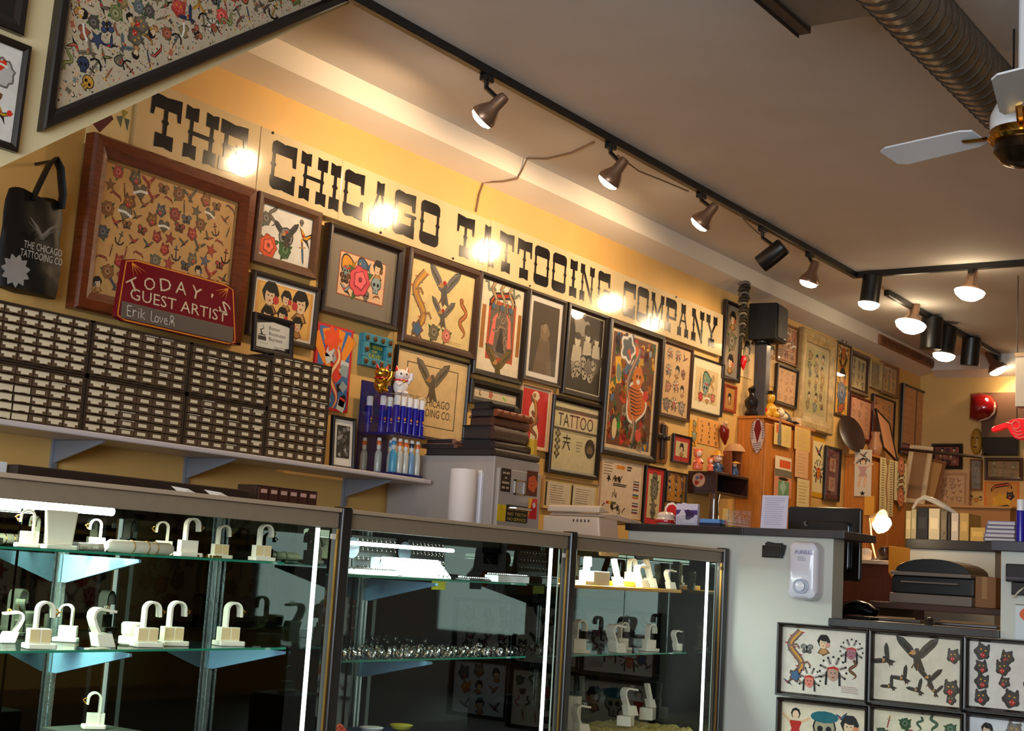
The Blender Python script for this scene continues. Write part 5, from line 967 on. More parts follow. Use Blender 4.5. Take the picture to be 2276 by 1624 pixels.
def slab(mb, w, d, z0, z1, r=.006):
    P = []
    for cx_, cy_, a0 in ((w/2-r, d/2-r, 0), (-w/2+r, d/2-r, 90), (-w/2+r, -d/2+r, 180), (w/2-r, -d/2+r, 270)):
        for k in range(4): a_ = math.radians(a0+30*k); P.append((cx_+r*math.cos(a_), cy_+r*math.sin(a_)))
    return mb.prism(P, 'z', z0, z1)
def hook(x, y, z, h, rot, label, jewel=GOLD, cards=2):
    t = thing('jewellery_stand', label, 'jewellery stand', (x, y, z+.0005), (0, 0, rot), 'white jewellery stands in the cases'); k = h/.1
    slab(MB(), .066*k, .05*k, 0, .011*k).build('base', PLA, t, .002)
    r = .017*k; zt_ = h-r; P = [(-.012*k, .011*k), (-.012*k, zt_*.6), (-.012*k, zt_)]+[(-.012*k+r-r*math.cos(a_), zt_+r*math.sin(a_)) for a_ in [math.pi*i/10 for i in range(1, 11)]]+[(-.012*k+2*r+.001, zt_-.016*k)]
    strip(MB(), P, .026*k, .005*k).build('hook', PLA, t, smooth=False)
    if cards:
        MB().box(-.028*k, .02*k, -.016*k, .012*k, .011*k, .043*k).build('block', PLA, t, .001)
        for q in (-1, 1):
            if cards == 2: MB(CARD).box((-.004+.0125*q-.0105)*k, (-.004+.0125*q+.0105)*k, -.0172*k, -.0161*k, .014*k, .041*k).build('price_card', PAINT, t)
            else: break
    e = P[-1]; j = MB(); j.tube([(e[0]+.006*k+.006*k*math.cos(a_), .006*k*math.sin(a_)*.6, e[1]+.012*k+.006*k*math.sin(a_)) for a_ in [2*math.pi*i/10 for i in range(11)]], .0016*k, 5, cap=False); j.ball((e[0]+.013*k, 0, e[1]+.012*k), .0028*k, 6, 4); j.ball((e[0]+.006*k, -.002, e[1]+.003*k), .003*k, 6, 4)
    j.build('jewel', jewel, t, smooth=True); return t
def ramp(x, y, z, h, rot, label, w=.032, jewel=SILV):
    t = thing('jewellery_stand', label, 'jewellery stand', (x, y, z+.0005), (0, 0, rot), 'white jewellery stands in the cases'); k = h/.1
    MB().prism([(-.012*k, 0), (.036*k, 0), (.022*k, .036*k), (-.022*k, .036*k)], 'y', -w*k/2*1.1, w*k/2*1.1).build('wedge_base', PLA, t, .002)
    P = [(-.008*k, .03*k), (-.022*k, .055*k), (-.03*k, .075*k)]+[(-.012*k-.018*k*math.cos(a_), .08*k+.018*k*math.sin(a_)) for a_ in [math.pi*.62*i/6 for i in range(1, 7)]]+[(.03*k, .092*k)]
    strip(MB(), P, w*k, .007*k).build('curled_ramp', PLA, t)
    j = MB(); 
    for q in (-.005, .006): j.tube([(.012*k+.0055*k*math.cos(a_), q*k, .1015*k+.0055*k*math.sin(a_)) for a_ in [2*math.pi*i/10 for i in range(11)]], .0012*k, 5, cap=False)
    j.build('rings', jewel, t); return t
def leaner(x, y, z, h, rot, label, w=.026):
    t = thing('jewellery_stand', label, 'jewellery stand', (x, y, z+.0005), (0, 0, rot), 'white jewellery stands in the cases'); k = h/.1
    MB().prism([(-.008*k, 0), (.026*k, 0), (.014*k, .034*k), (-.02*k, .034*k)], 'y', -w*k/2*1.15, w*k/2*1.15).build('wedge_base', PLA, t, .002)
    MB().prism([(-.006*k, .03*k), (.006*k, .034*k), (-.016*k, .1*k), (-.028*k, .097*k)], 'y', -w*k/2, w*k/2).build('slab', PLA, t, .002)
    MB().ball((-.008*k, -.002, .075*k), .004*k, 6, 4).build('jewel', SILV, t); return t
P_ = lambda u, v, y: PY(u, v, y).x
hz = lambda u, v0, v1, y: PY(u, v1, y).z-PY(u, v0, y).z
# upper shelf of the left case
hook(P_(582, 1240, 2.96), 2.96, Z1A, hz(582, 1243, 1163, 2.96), -.35, 'white arched jewellery hook with two cards, rightmost on the upper shelf of the left case')
hook(P_(490, 1230, 3.05), 3.05, Z1A, hz(490, 1233, 1160, 3.05), -.35, 'white arched hook with two cards, second from right on the left case upper shelf')
hook(P_(418, 1232, 2.96), 2.96, Z1A, hz(418, 1235, 1150, 2.96), -.35, 'white arched hook on a plain white block beside the long white roll', cards=1)
hook(P_(360, 1225, 3.1), 3.1, Z1A, hz(370, 1228, 1155, 3.1), 2.6, 'white arched hook added as a mirrored reflection behind the long white roll', cards=1)  # solid stand added where the mirror doors only reflect one
hook(P_(212, 1212, 3.12), 3.12, Z1A, hz(212, 1215, 1145, 3.12), 2.6, 'hook added as a mirrored reflection behind the black box on the left case upper shelf', cards=1)  # reflected stand modelled as an object of its own
hook(P_(60, 1210, 3.02), 3.02, Z1A, hz(60, 1213, 1130, 3.02), 2.6, 'hook added as a reflection at the left edge of the photo on the upper shelf', cards=2)  # added hook standing in for a reflection in the mirror doors
bt_ = thing('jewellery_bust', 'tall white tapered jewellery bust under the light tube in the left case', 'jewellery stand', (P_(128, 1214, 2.97), 2.97, Z1A+.0005), (0, 0, -.3)); hh = hz(128, 1216, 1130, 2.97)
mb = MB(); mb.prism([(-.034, .01), (.034, .01), (.042, hh), (-.042, hh)], 'y', -.012, .004); mb.build('panel', PLA, bt_, .004); slab(MB(), .085, .06, 0, .0105).build('base', PLA, bt_, .002)
rt = thing('bracelet_roll', 'long white bracelet roll lying along the front of the left case upper shelf', 'display pad', (P_(310, 1225, 2.95), 2.95, Z1A+.0005))
mb = MB(); L_ = (P_(383, 1228, 2.95)-P_(238, 1218, 2.95))/2; mb.tube([(-L_, 0, .017), (-L_+.012, 0, .017), (L_-.012, 0, .017), (L_, 0, .017)], [.01, .0165, .0165, .01], 14); mb.build('roll', PLA, rt, smooth=True)
for q in (-.03, .02, .05): MB().tube([(q, .0165*math.cos(a_)*1.04, .017+.0165*math.sin(a_)*1.04) for a_ in [2*math.pi*i/14 for i in range(15)]], .0014, 5).build('bracelet', GOLD, rt)
bb = thing('jewellery_box', 'small flat black box between the white bust and the bracelet roll', 'box', (P_(195, 1208, 3.04), 3.04, Z1A+.0005))
MB(s(20, 20, 20)).box(-.042, .042, -.02, .02, 0, .02).build('box', GLOSS, bb, .002); c = Cv(.05, .008, None, 1); c.rect(.01, 0, .02, .008, s(160, 160, 160)); c.rect(.025, 0, .045, .008, s(160, 160, 160)); c.build('lettering', bb, -.0204, z0=.006)
br_ = thing('bracelet', 'row of gold beads lying by the second hook on the upper shelf', 'bracelet', (P_(470, 1240, 2.93), 2.93, Z1A+.0005))
for i in range(9): MB().ball((-.05+.011*i, .004*math.sin(i), .004), .004, 6, 4).build('bead', GOLD, br_)
# lower shelf of the left case
hook(P_(508, 1428, 2.98), 2.98, Z1B, hz(508, 1431, 1336, 2.98), -.35, 'white arched hook with two cards, rightmost on the lower shelf of the left case')
hook(P_(383, 1427, 3.0), 3.0, Z1B, hz(383, 1429, 1332, 3.0), -.35, 'white arched hook with two cards, second from right on the left case lower shelf')
hook(P_(326, 1427, 2.97), 2.97, Z1B, hz(326, 1429, 1330, 2.97), -.35, 'white arched hook beside the round white box on the lower shelf', cards=2)
hook(P_(88, 1425, 2.95), 2.95, Z1B, hz(88, 1428, 1325, 2.95), -.35, 'white arched hook with wide cards near the left end of the lower shelf')
ramp(P_(222, 1422, 2.98), 2.98, Z1B, hz(222, 1424, 1338, 2.98), -.25, 'white curled ramp stand in the middle of the left case lower shelf', w=.045)
ramp(P_(25, 1398, 3.12), 3.12, Z1B, hz(25, 1400, 1330, 3.12), 2.8, 'white curled ramp stand at the left edge of the lower shelf', w=.04, jewel=GOLD)
hook(P_(148, 1400, 3.15), 3.15, Z1B, hz(148, 1402, 1320, 3.15), 2.3, 'white arched hook far back beside the left shelf upright', cards=1)
rb_ = thing('round_box', 'round white trinket box with lid on the left case lower shelf', 'box', (P_(292, 1418, 3.03), 3.03, Z1B+.0005))
MB().lathe([(.03, 0), (.034, .004), (.034, .022), (.026, .024)], n=20).build('box', PLA, rb_, smooth=True); MB().lathe([(.024, .0245), (.028, .03), (.03, .055), (.026, .06), (.02, .0605)], n=20).build('lid', PLA, rb_, smooth=True)
fp_ = thing('card_pad', 'flat pale card lying under the curled ramp stand', 'card', (P_(215, 1432, 2.925), 2.925, Z1B+.0003)); MB(s(220, 210, 170)).box(-.03, .03, -.01, .01, 0, .002).build('card', PAINT, fp_)
hook(P_(205, 1640, 3.0), 3.0, HC-.47, hz(205, 1656, 1577, 3.0), 2.6, 'white arched hook peeking up from the bottom shelf of the left case', cards=1)
rs = thing('riser', 'dark riser on the left case deck under the lowest hook', 'riser', (P_(205, 1640, 3.0), 3.0, .5005)); MB(s(60, 58, 52)).box(-.09, .09, -.09, .09, 0, HC-.471-.5005).build('block', PAINT, rs, .003)
# middle case: ring boards, trays, plugs
def ring_rows(nx, nz, w, h, y, m_, t, z0, nm='ring_row', slope=0, rr=.0065):
    for j in range(nz):
        mb = MB()
        for i in range(nx):
            cx_ = -w/2+w*(i+.5)/nx; cz_ = z0+h*(j+.5)/nz; yy = y+slope*(cz_-z0)
            mb.tube([(cx_+rr*math.cos(a_), yy-.004+.003*math.sin(a_), cz_+rr*math.sin(a_)) for a_ in [2*math.pi*k/8 for k in range(9)]], .0017, 5, cap=False); mb.ball((cx_, yy-.006, cz_+rr), .003, 6, 4)
        mb.build(nm, m_, t, smooth=True, kind='stuff')
def board(ua, ub, y, v0, v1, label):
    xa, xb = P_(ua, v1, y), P_(ub, v1, y); z0, z1 = Z2A+.0005, HC+.088
    t = thing('ring_board', label, 'ring display', ((xa+xb)/2, y, z0), (-.12, 0, 0)); w = xb-xa
    MB(s(56, 62, 60)).box(-w/2, w/2, 0, .006, 0, z1-z0).build('board', PAINT, t, .002); ring_rows(9, 4, w*.94, (z1-z0)*.94, -.001, SILV, t, .005); return t
board(786, 885, 3.12, 1170, 1250, 'dark upright board with rows of silver rings at the left of the middle case')
board(912, 992, 3.14, 1170, 1250, 'dark upright board with rows of silver rings, right one of two')
for u_, lb in ((783, 'round grey blue disc behind the left ring board'), (900, 'round grey blue disc between the two ring boards')):
    yy = 3.1 if u_ > 800 else 3.06
    d_ = thing('display_disc', lb, 'display disc', (P_(u_, 1200, yy), yy, Z2A+.0005)); MB(s(96, 112, 124)).lathe([(.001, 0), (.034, .001), (.034, .004), (.001, .005)], (0, 0, .085), 22, ax=(0, -1, 0)).build('disc', GLOSS, d_); MB(s(60, 60, 60)).cyl((0, .004, 0), (0, .004, .07), .004).build('stem', GLOSS, d_)
def tray(ua, ub, y, h, label, nx, nz, slope=.5):
    xa, xb = P_(ua, 1280, y), P_(ub, 1280, y); w = xb-xa; t = thing('ring_tray', label, 'ring tray', ((xa+xb)/2, y, Z2A+.0005))
    MB(s(238, 240, 236)).prism([(0, 0), (.075, 0), (.075, h), (.06, h), (.0, .006)], 'x', -w/2, w/2).build('wedge', mat('glossy_white', attr=True, rough=.2), t, .001); ring_rows(nx, nz, w*.94, h*.85, -.002, SILV, t, .006, slope=.06/h, rr=.0055)
    for q in (-w/2-.003, w/2): MB().prism([(-.004, 0), (.08, 0), (.08, h+.008), (.055, h+.008)], 'x', q, q+.003).build('acrylic_side', ACR, t)
    return t
tray(884, 1003, 2.93, .062, 'white sloped acrylic tray with rows of rings in the middle of the upper shelf', 11, 3)
tray(860, 882, 3.0, .06, 'narrow clear ring tray partly hidden behind the white sloped tray', 3, 3)
def flat_tray(ua, ub, y, label, z=Z2A, col=s(214, 220, 216), hh=.016):
    xa, xb = P_(ua, 1285, y), P_(ub, 1285, y); w = xb-xa; t = thing('ring_tray', label, 'ring tray', ((xa+xb)/2, y, z+.0005))
    MB(col).box(-w/2, w/2, -.03, .03, 0, hh).build('tray', GLOSS, t, .002); mb = MB()
    for i in range(max(4, int(w/.012))):
        for yy in (-.02, 0, .02): mb.ball((-w/2+w*(i+.5)/max(4, int(w/.012)), yy, hh+.004), .0045, 6, 4)
    mb.build('ball_studs', SILV, t, smooth=True, kind='stuff'); return t
flat_tray(772, 876, 2.96, 'flat tray with white ball studs at the left end of the upper shelf')
flat_tray(1028, 1088, 2.96, 'low flat tray with tiny studs right of the sloped tray', hh=.006, col=s(60, 66, 64))
flat_tray(1092, 1162, 2.93, 'frosted flat tray with ring tops at the right end of the upper shelf', hh=.024)
yp = thing('yellow_note', 'yellow paper note stuck under the upper shelf of the middle case', 'note', (P_(975, 1300, 3.1), 3.1, Z2A-.04)); MB(s(190, 180, 40)).box(-.04, .04, -.0006, .0006, -.0, .03).build('note', PAINT, yp)
rn = random.Random(5)
pl0 = None; n_ = 0
for j, (y, v0) in enumerate(((2.935, 1458), (2.99, 1452), (3.06, 1446), (3.13, 1440))):
    xa, xb = P_(760, 1455, y), P_(1150, 1455, y); m_ = (26, 22, 18, 14)[j]
    for i in range(m_):
        if j == 0 and i > 17 and i % 2: continue
        x = xa+(xb-xa)*(i+.5+rn.uniform(-.25, .25))/m_
        r = rn.uniform(.8, 1.15)
        if pl0 is None:
            pl0 = thing('ear_plug', 'small shiny round ear plug on the lower shelf of the middle case', 'ear plug', (x, y, Z2B+.0005), (0, 0, 0), 'ear plugs on the middle case lower shelf')
            MB().lathe([(.011, -.009), (.013, -.008), (.0095, -.003), (.0095, .003), (.013, .008), (.011, .009), (.007, .006), (.006, -.006)], (0, 0, .0131), 14, ax=(.25, -1, 0)).build('plug', SILV, pl0, smooth=True); o_ = pl0
        else: o_ = dup(pl0, (x, y, Z2B+.0005))
        o_.rotation_euler = (0, 0, rn.uniform(-.6, .6)); o_.scale = (r, r, r)
# bottom of the middle case
rz = HC-.545; rx = P_(820, 1615, 3.0)
ri = thing('riser', 'low blue cloth riser at the bottom left of the middle case', 'riser', (rx, 3.02, .5005)); MB(s(40, 70, 130)).box(-.2, .2, -.1, .12, 0, rz-.5005).build('block', PAINT, ri, .003)
rd_ = thing('bead_heap', 'heap of red beads in the corner of the middle case', 'beads', (P_(757, 1605, 2.97), 2.97, rz+.0005)); mb = MB(s(226, 64, 44))
for i in range(40): a_ = rn.random()*6.28; q = rn.random()*.03; mb.ball((q*math.cos(a_), q*math.sin(a_), .008+.03*rn.random()*(1-q/.035)), .009, 7, 5)
o = mb.build('beads', GLOSS, rd_, smooth=True, kind='stuff')
for u_, cc, lb in ((826, WHT, 'white dish in the bottom of the middle case'), (892, s(214, 200, 60), 'yellow dish in the bottom of the middle case')):
    d_ = thing('dish', lb, 'dish', (P_(u_, 1612, 3.0), 3.0, rz+.0005)); MB(cc).lathe([(.012, 0), (.03, .006), (.04, .018), (.037, .019), (.027, .009), (.002, .005)], n=20).build('bowl', GLOSS, d_, smooth=True)
# right case
st_ = thing('shelf_step', 'small orange wooden step on the right case shelf board', 'riser', (P_(1395, 1290, 3.1), 3.1, Z3A+.0005)); MB().box(-.1, .12, -.05, .1, 0, .02).build('step', MATS['yellow_oak_board'], st_, .003)
ramp(P_(1489, 1299, 2.97), 2.97, Z3A, hz(1487, 1300, 1259, 2.97)*1.05, -.3, 'white curled ramp stand, rightmost on the orange board')
ramp(P_(1425, 1300, 2.96), 2.96, Z3A, hz(1425, 1302, 1255, 2.96)*1.05, -.3, 'white curled ramp stand in the middle of the orange board', w=.04)
leaner(P_(1445, 1290, 3.06), 3.06, Z3A, hz(1440, 1292, 1228, 3.06), -.5, 'tall white leaning slab stand at the back of the orange board')
hook(P_(1402, 1280, 3.1), 3.1, Z3A+.0205, hz(1402, 1276, 1225, 3.1), -.3, 'white arched hook added as a mirrored reflection on the small orange step', cards=1, jewel=SILV)  # mirror image of a stand, built here as a solid hook
leaner(P_(1372, 1296, 2.98), 2.98, Z3A, hz(1372, 1298, 1238, 2.98), -.4, 'white leaning slab stand beside the white block on the orange board')
wb = thing('white_block', 'plain white display block at the left of the orange board', 'display block', (P_(1330, 1297, 2.95), 2.95, Z3A+.0005)); MB().box(-.07, .055, -.02, .05, 0, .055).build('block', PLA, wb, .003); MB().box(-.13, -.0705, -.02, .05, 0, .016).build('foot', PLA, wb, .003)
hook(P_(1303, 1297, 3.06), 3.06, Z3A, hz(1303, 1298, 1237, 3.06), .4, 'white arched hook behind the white block in the right case', cards=1, jewel=SILV)
hook(P_(1284, 1447, 2.97), 2.97, Z3B, hz(1284, 1449, 1376, 2.97), -.35, 'white arched hook, leftmost on the lower shelf of the right case', jewel=SILV, cards=1)
ramp(P_(1368, 1445, 2.95), 2.95, Z3B, hz(1368, 1447, 1388, 2.95)*1.05, -.3, 'white curled ramp stand on the lower shelf of the right case', w=.045)
hook(P_(1381, 1442, 3.05), 3.05, Z3B, hz(1381, 1444, 1383, 3.05), -.35, 'white arched hook just behind the lower ramp stand of the right case', jewel=SILV, cards=1)
hook(P_(1443, 1443, 2.98), 2.98, Z3B, hz(1443, 1446, 1387, 2.98), -.35, 'white arched hook, middle right on the lower shelf of the right case', jewel=SILV, cards=1)
ramp(P_(1505, 1441, 2.97), 2.97, Z3B, hz(1505, 1443, 1400, 2.97)*1.05, -.3, 'white curled ramp stand, rightmost on the right case lower shelf')
zd = .5005
sd = thing('sand_bed', 'bed of pale yellow sand on the floor of the right case', 'sand', (xp2+.03, CY0+.06, zd))
mb = MB(s(206, 190, 96)); nx_, ny_ = 60, 20; wx, wy_ = x3-xp2-.09, .39; V = []; F = []
for j in range(ny_+1):
    for i in range(nx_+1): V.append((wx*i/nx_, wy_*j/ny_, (.03 if 0 < i < nx_ and 0 < j < ny_ else 0)+(rn.uniform(-.006, .008) if 0 < i < nx_ and 0 < j < ny_ else 0)))
for j in range(ny_):
    for i in range(nx_): k = j*(nx_+1)+i; F.append((k, k+1, k+nx_+2, k+nx_+1))
mb.add(V, F); mb.build('sand', mat('yellow_sand', s(206, 190, 96), rough=.9, noise=.3, nscale=90), sd, kind='stuff')
def cube(u, v0, v1, y, w, label):
    zt_ = PY(u, v0, y).z; t = thing('white_block', label, 'display block', (P_(u, v0, y), y, zd+.042), (0, 0, .25)); MB().box(-w/2, w/2, -w/2, w/2, 0, zt_-zd-.042).build('block', PLA, t, .002); return zt_
zA = cube(1391, 1590, 0, 3.0, .06, 'white display cube standing in the yellow sand, left of the pair'); zB = cube(1440, 1572, 0, 3.08, .06, 'white display cube standing in the yellow sand, right of the pair')
ramp(P_(1397, 1585, 3.0), 3.0, zA, hz(1397, 1583, 1523, 3.0)*1.02, -.3, 'white curled ramp stand on top of the left white cube'); leaner(P_(1444, 1570, 3.08), 3.08, zB, hz(1444, 1567, 1514, 3.08)*1.02, -.3, 'white leaning slab stand on top of the right white cube')
zC = cube(1276, 1546, 0, 3.02, .05, 'pale block half hidden by the post at the left of the right case')
ramp(P_(1290, 1626, 2.93), 2.93, zd+.042, hz(1290, 1626, 1576, 2.93)*1.3, -.3, 'white curled ramp stand low in the sand at the left')
# things on top of and behind the cases
it = thing('drawer_row', 'low dark row of small drawers with white labels behind the left case', 'drawer cabinet', (P_(640, 1095, 3.42), 3.42, CT-.03)) 
xa, xb = P_(574, 1090, 3.42), P_(710, 1098, 3.42); w = (xb-xa)/2; it.location.x = (xa+xb)/2; zt_ = PY(640, 1084, 3.42).z; h_ = zt_-CT+.03
MB().box(-w, w, .01, .1, 0, h_).build('housing', mat('reddish_black_plastic', s(46, 26, 22), rough=.3), it, .002)
for i in range(6):
    d = MB().box(-w+.006+(2*w-.012)*i/6, -w+(2*w-.012)*(i+1)/6, 0, .01, .02, h_-.006).build('drawer', mat('reddish_brown_plastic', s(74, 40, 32), rough=.25), it)
    MB().box(-w+.013+(2*w-.012)*i/6, -w-.007+(2*w-.012)*(i+1)/6, -.0012, -.0001, h_-.026, h_-.013).build('label', mat('pinkish_label', s(214, 170, 156), rough=.6), d)
stnd = thing('back_counter', 'plain work counter behind the display cases', 'counter', (4.2, 3.55, 0)); MB(s(120, 110, 100)).box(-2.2, .7, -.2, 0, CT-.07, CT-.031).build('top', PAINT, stnd, .003)
for x in (-2.15, .62): MB(s(110, 100, 92)).box(x, x+.05, -.2, -.0, 0, CT-.0705).build('leg_panel', PAINT, stnd)
dk_ = thing('dark_strip', 'long dark narrow tray lying behind the left case top', 'tray', (P_(230, 1050, 3.4), 3.4, CT-.0305)); xa, xb = P_(40, 1030, 3.4), P_(555, 1085, 3.4); dk_.location.x = (xa+xb)/2; w = (xb-xa)/2
MB(s(44, 28, 20)).box(-w, w, 0, .05, 0, PY(230, 1053, 3.4).z-CT+.0305).build('tray', PAINT, dk_, .003); 
ph = thing('phone', 'black telephone handset lying left of the low drawer row', 'phone', (P_(552, 1082, 3.44), 3.44, PY(230, 1053, 3.4).z+.0005) if False else (P_(548, 1082, 3.4)-.0, 3.475, CT-.0305))
MB(s(18, 16, 16)).tube([(-.07, 0, .055), (-.05, 0, .06), (.05, 0, .06), (.07, 0, .052)], [.014, .012, .012, .016], 8).build('handset', GLOSS, ph, smooth=True); MB(s(22, 20, 20)).box(-.08, .08, -.03, .03, 0, .044).build('cradle', GLOSS, ph, .005)
for u_, lb in ((425, 'crumpled white paper note lying on the left case top'), (498, 'small folded white paper on the left case top near the handset')):
    pz = CT+.0005; x = P_(u_, 1085, 2.98); pp = thing('paper_note', lb, 'paper', (x, 3.0, pz)); mb = MB(s(230, 226, 218))
    mb.add([(-.04, -.03, 0), (.03, -.03, .004), (.04, .02, .012), (-.03, .03, .026), (-.01, -.02, .02)], [(0, 1, 4), (1, 2, 4), (2, 3, 4), (3, 0, 4)]); mb.build('sheet', PAINT, pp)
wbx = thing('white_box', 'flat white box at the left edge behind the left case', 'box', (P_(18, 1032, 3.42), 3.46, CT-.0305)); MB(s(222, 226, 234)).box(-.12, .012, -.02, .06, 0, PY(18, 1027, 3.44).z-CT+.0305).build('box', PAINT, wbx, .002)
# flash boards on the opposite wall, seen mirrored in the case doors
rn = random.Random(9)
for i in range(5):
    for j in range(2):
        x = 5.6+.95*i; z = .55+.72*j; t = thing('framed_flash', 'framed flash on the opposite wall, %s one of the %s row' % (('first', 'second', 'third', 'fourth', 'fifth')[i], ('lower', 'upper')[j]), 'picture', (x, -3.0, z), (0, 0, math.pi), 'framed flash behind the camera')
        frame_mesh(.9, .68, .05, .03).build('frame', BLACKWOOD, t); c = Cv(.8, .58, s(226, 214, 186), i*3+j); sheet(c, 4, 3, ALLM, FR, fill=.45); c.build('artwork', t, -.012, z0=.05)
# ================================================================ PAY COUNTER, WHITE HALF WALLS
yE, yL = PX(1850, 1300, XP).y, 3.283; zP = HC+.217; zT = HC+.25
struct('wall_counter', MB().box(XP, XP+.12, yE, yL, 0, zP), WHITEW)
LAMI = mat('charcoal_laminate', s(58, 56, 62), rough=.4, noise=.1, nscale=80); LAMB = mat('black_laminate', s(30, 27, 27), rough=.4, noise=.1, nscale=80)
ySeam = PX(1659, 1180, XP).y
ct = thing('pay_counter_top', 'dark laminate counter top on the white half wall', 'countertop', (XP, yE, zP+.0005)); t_ = zT-zP-.0005
MB().box(-.035, .34, -.06, ySeam-yE-.001, 0, t_).build('worktop_slab', LAMI, ct, .003); MB().box(-.035, .34, ySeam-yE+.001, yL-yE+.0, 0, t_).build('worktop_slab', LAMB, ct, .003)  # worktop in two tones, darker towards the back wall
yR = PX(2225, 1260, XP).y; zR = PX(2230, 1225, XP).z; zRt = PX(2230, 1202, XP).z
struct('wall_counter_end', MB().box(XP, XP+.12, .2, yR, 0, zR), WHITEW)
ct2 = thing('end_counter_top', 'dark laminate top on the white half wall at the right edge', 'countertop', (XP, .9, zR+.0005)); MB().box(-.035, .34, -.7, yR-.9+.03, 0, zRt-zR-.0005).build('worktop_slab', LAMI, ct2, .003)
zl = HC-.112
struct('wall_low_counter', MB().box(XP, XP+.1, yR+.0005, yE-.0005, 0, zl-.032), WHITEW)
lc = thing('low_counter_top', 'low dark counter top between the two white half walls', 'countertop', (XP, (yR+yE)/2, zl-.0315)); hw = (yE-yR)/2-.002
MB().box(-.04, .42, -hw, hw, 0, .0315).build('worktop_slab', mat('low_counter_laminate', s(56, 52, 52), rough=.22), lc, .003)
MB().box(.15, .18, -hw+.02, hw-.02, -.5, -.0005).build('support', WHITEP, lc)
# hand sanitiser, black card holder
q = [PX(u, v, XP) for u, v in ((1769, 1204), (1835, 1208), (1832, 1335), (1768, 1325))]
hs = thing('sanitizer_dispenser', 'white wall mounted hand sanitizer dispenser with purple logo', 'dispenser', (XP, (q[0].y+q[1].y)/2, q[2].z)); w, h = abs(q[0].y-q[1].y)/2, q[0].z-q[2].z
SAN = mat('white_gloss_plastic', s(222, 222, 232), rough=.18, coat=.3)
def rr(y0, y1, z0, z1, r, n=5):
    P = []
    for cy, cz, a0 in ((y1-r, z1-r, 0), (y0+r, z1-r, 90), (y0+r, z0+r, 180), (y1-r, z0+r, 270)):
        for k in range(n+1): a_ = math.radians(a0+90*k/n); P.append((cy+r*math.cos(a_), cz+r*math.sin(a_)))
    return P
mb = MB(); Rg = []
for x, i in ((0, .004), (-.055, 0), (-.078, .006), (-.088, .02)): Rg.append(mb.ring([(x, y, z) for y, z in rr(-w+i, w-i, i, h-i*.7, .03)]))
mb.skin(Rg).build('housing', SAN, hs, smooth=True)
MB().prism(rr(-.034, .034, .025, .085, .026), 'x', -.0955, -.0885).build('push_bar', mat('clear_grey_plastic', s(172, 178, 196), rough=.15), hs, .002)
MB().lathe([(.002, 0), (.018, .001), (.02, .006), (.002, .007)], (-.096, 0, .055), 16, ax=(-1, 0, 0)).build('push_dot', SAN, hs)
c = Cv(w*2, h, None, 1); c.text('PURELL', w*.55, h*.79, w*1.0, h*.05, s(70, 60, 160)); c.at(0, 0, 1, 0, 1, 0); c.p([(w*.4, h*.765), (w*1.75, h*.775), (w*1.65, h*.86), (w*.6, h*.86)], s(206, 204, 230)); c.at(0, 0); lines(c, w*.7, h*.66, w*1.3, h*.74, 3, s(140, 140, 160), .35)
o = c.build('print', hs); o.rotation_euler = (0, 0, -math.pi/2); o.location = (-.0885, 0, 0)
q = [PX(u, v, XP) for u, v in ((1695, 1205), (1750, 1207), (1738, 1240), (1697, 1238))]
bh_ = thing('card_holder', 'black wall mounted card holder left of the sanitizer', 'card holder', (XP, (q[0].y+q[1].y)/2, q[2].z)); w, h = abs(q[0].y-q[1].y)/2, q[0].z-q[2].z
mb = MB(s(14, 14, 14)); mb.box(-.004, 0, -w*.7, w*.75, 0, h); mb.box(-.035, -.031, -w*.75, w*.75, 0, h*.7); mb.box(-.035, -.004, -w*.75, -w*.72, 0, h*.8); mb.box(-.035, -.004, w*.72, w*.75, 0, h*.8); mb.box(-.035, -.004, -w*.75, w*.75, 0, .004); mb.build('holder', GLOSS, bh_, .001)
MB(s(30, 34, 28)).obox((-.02, -.012, h*.62), (.012, w*1.5, h*.7), (.15, .2, 0)).build('cards', PAINT, bh_)
# --- flash display frames fixed to the front of the counter
def a_chiefs(c):
    w, h = c.w, c.h
    for x, y, z, f, cc in ((.17, .62, .3, m_dragon, s(150, 110, 96)), (.5, .78, .17, m_lady, s(210, 150, 130)), (.83, .68, .2, m_chief, s(170, 110, 120)), (.62, .35, .24, m_chief, s(190, 150, 130)), (.34, .2, .2, m_chief, s(220, 130, 110)), (.85, .42, .13, m_snake, BRN), (.08, .16, .1, m_bird, s(110, 120, 150)), (.3, .68, .13, m_fly, s(130, 130, 120))): c.at(w*x, h*y, h*z*.85); f(c, cc)
    lines(c, w*.72, h*.06, w*.95, h*.17, 4, s(170, 140, 130), .4)
def a_eaglesh(c):
    w, h = c.w, c.h; E_ = s(70, 64, 54)
    for x, y, z, r_ in ((.5, .72, .27, 0), (.14, .62, .16, .9), (.65, .38, .16, 0), (.35, .36, .13, .7), (.2, .22, .11, .8), (.52, .2, .12, .6), (.72, .2, .1, 0)): c.at(w*x, h*y, h*z, r_); m_eagle(c, E_, E_)
    for x, y, z in ((.92, .75, .11), (.9, .26, .13), (.9, .1, .08)): c.at(w*x, h*y, h*z); m_head(c, s(86, 80, 70))
def a_panth(c):
    w, h = c.w, c.h
    for x, y, z in ((.15, .84, .13), (.45, .78, .11), (.14, .6, .11), (.4, .62, .12), (.15, .38, .12), (.42, .4, .09), (.15, .14, .12), (.5, .16, .14), (.75, .4, .14), (.8, .14, .12)): c.at(w*x, h*y, h*z, c.rn.uniform(-.4, .4), c.rn.choice((-1, 1))); m_head(c, s(70, 66, 62))
    c.at(w*.78, h*.75, h*.15); m_head(c, s(190, 130, 40))
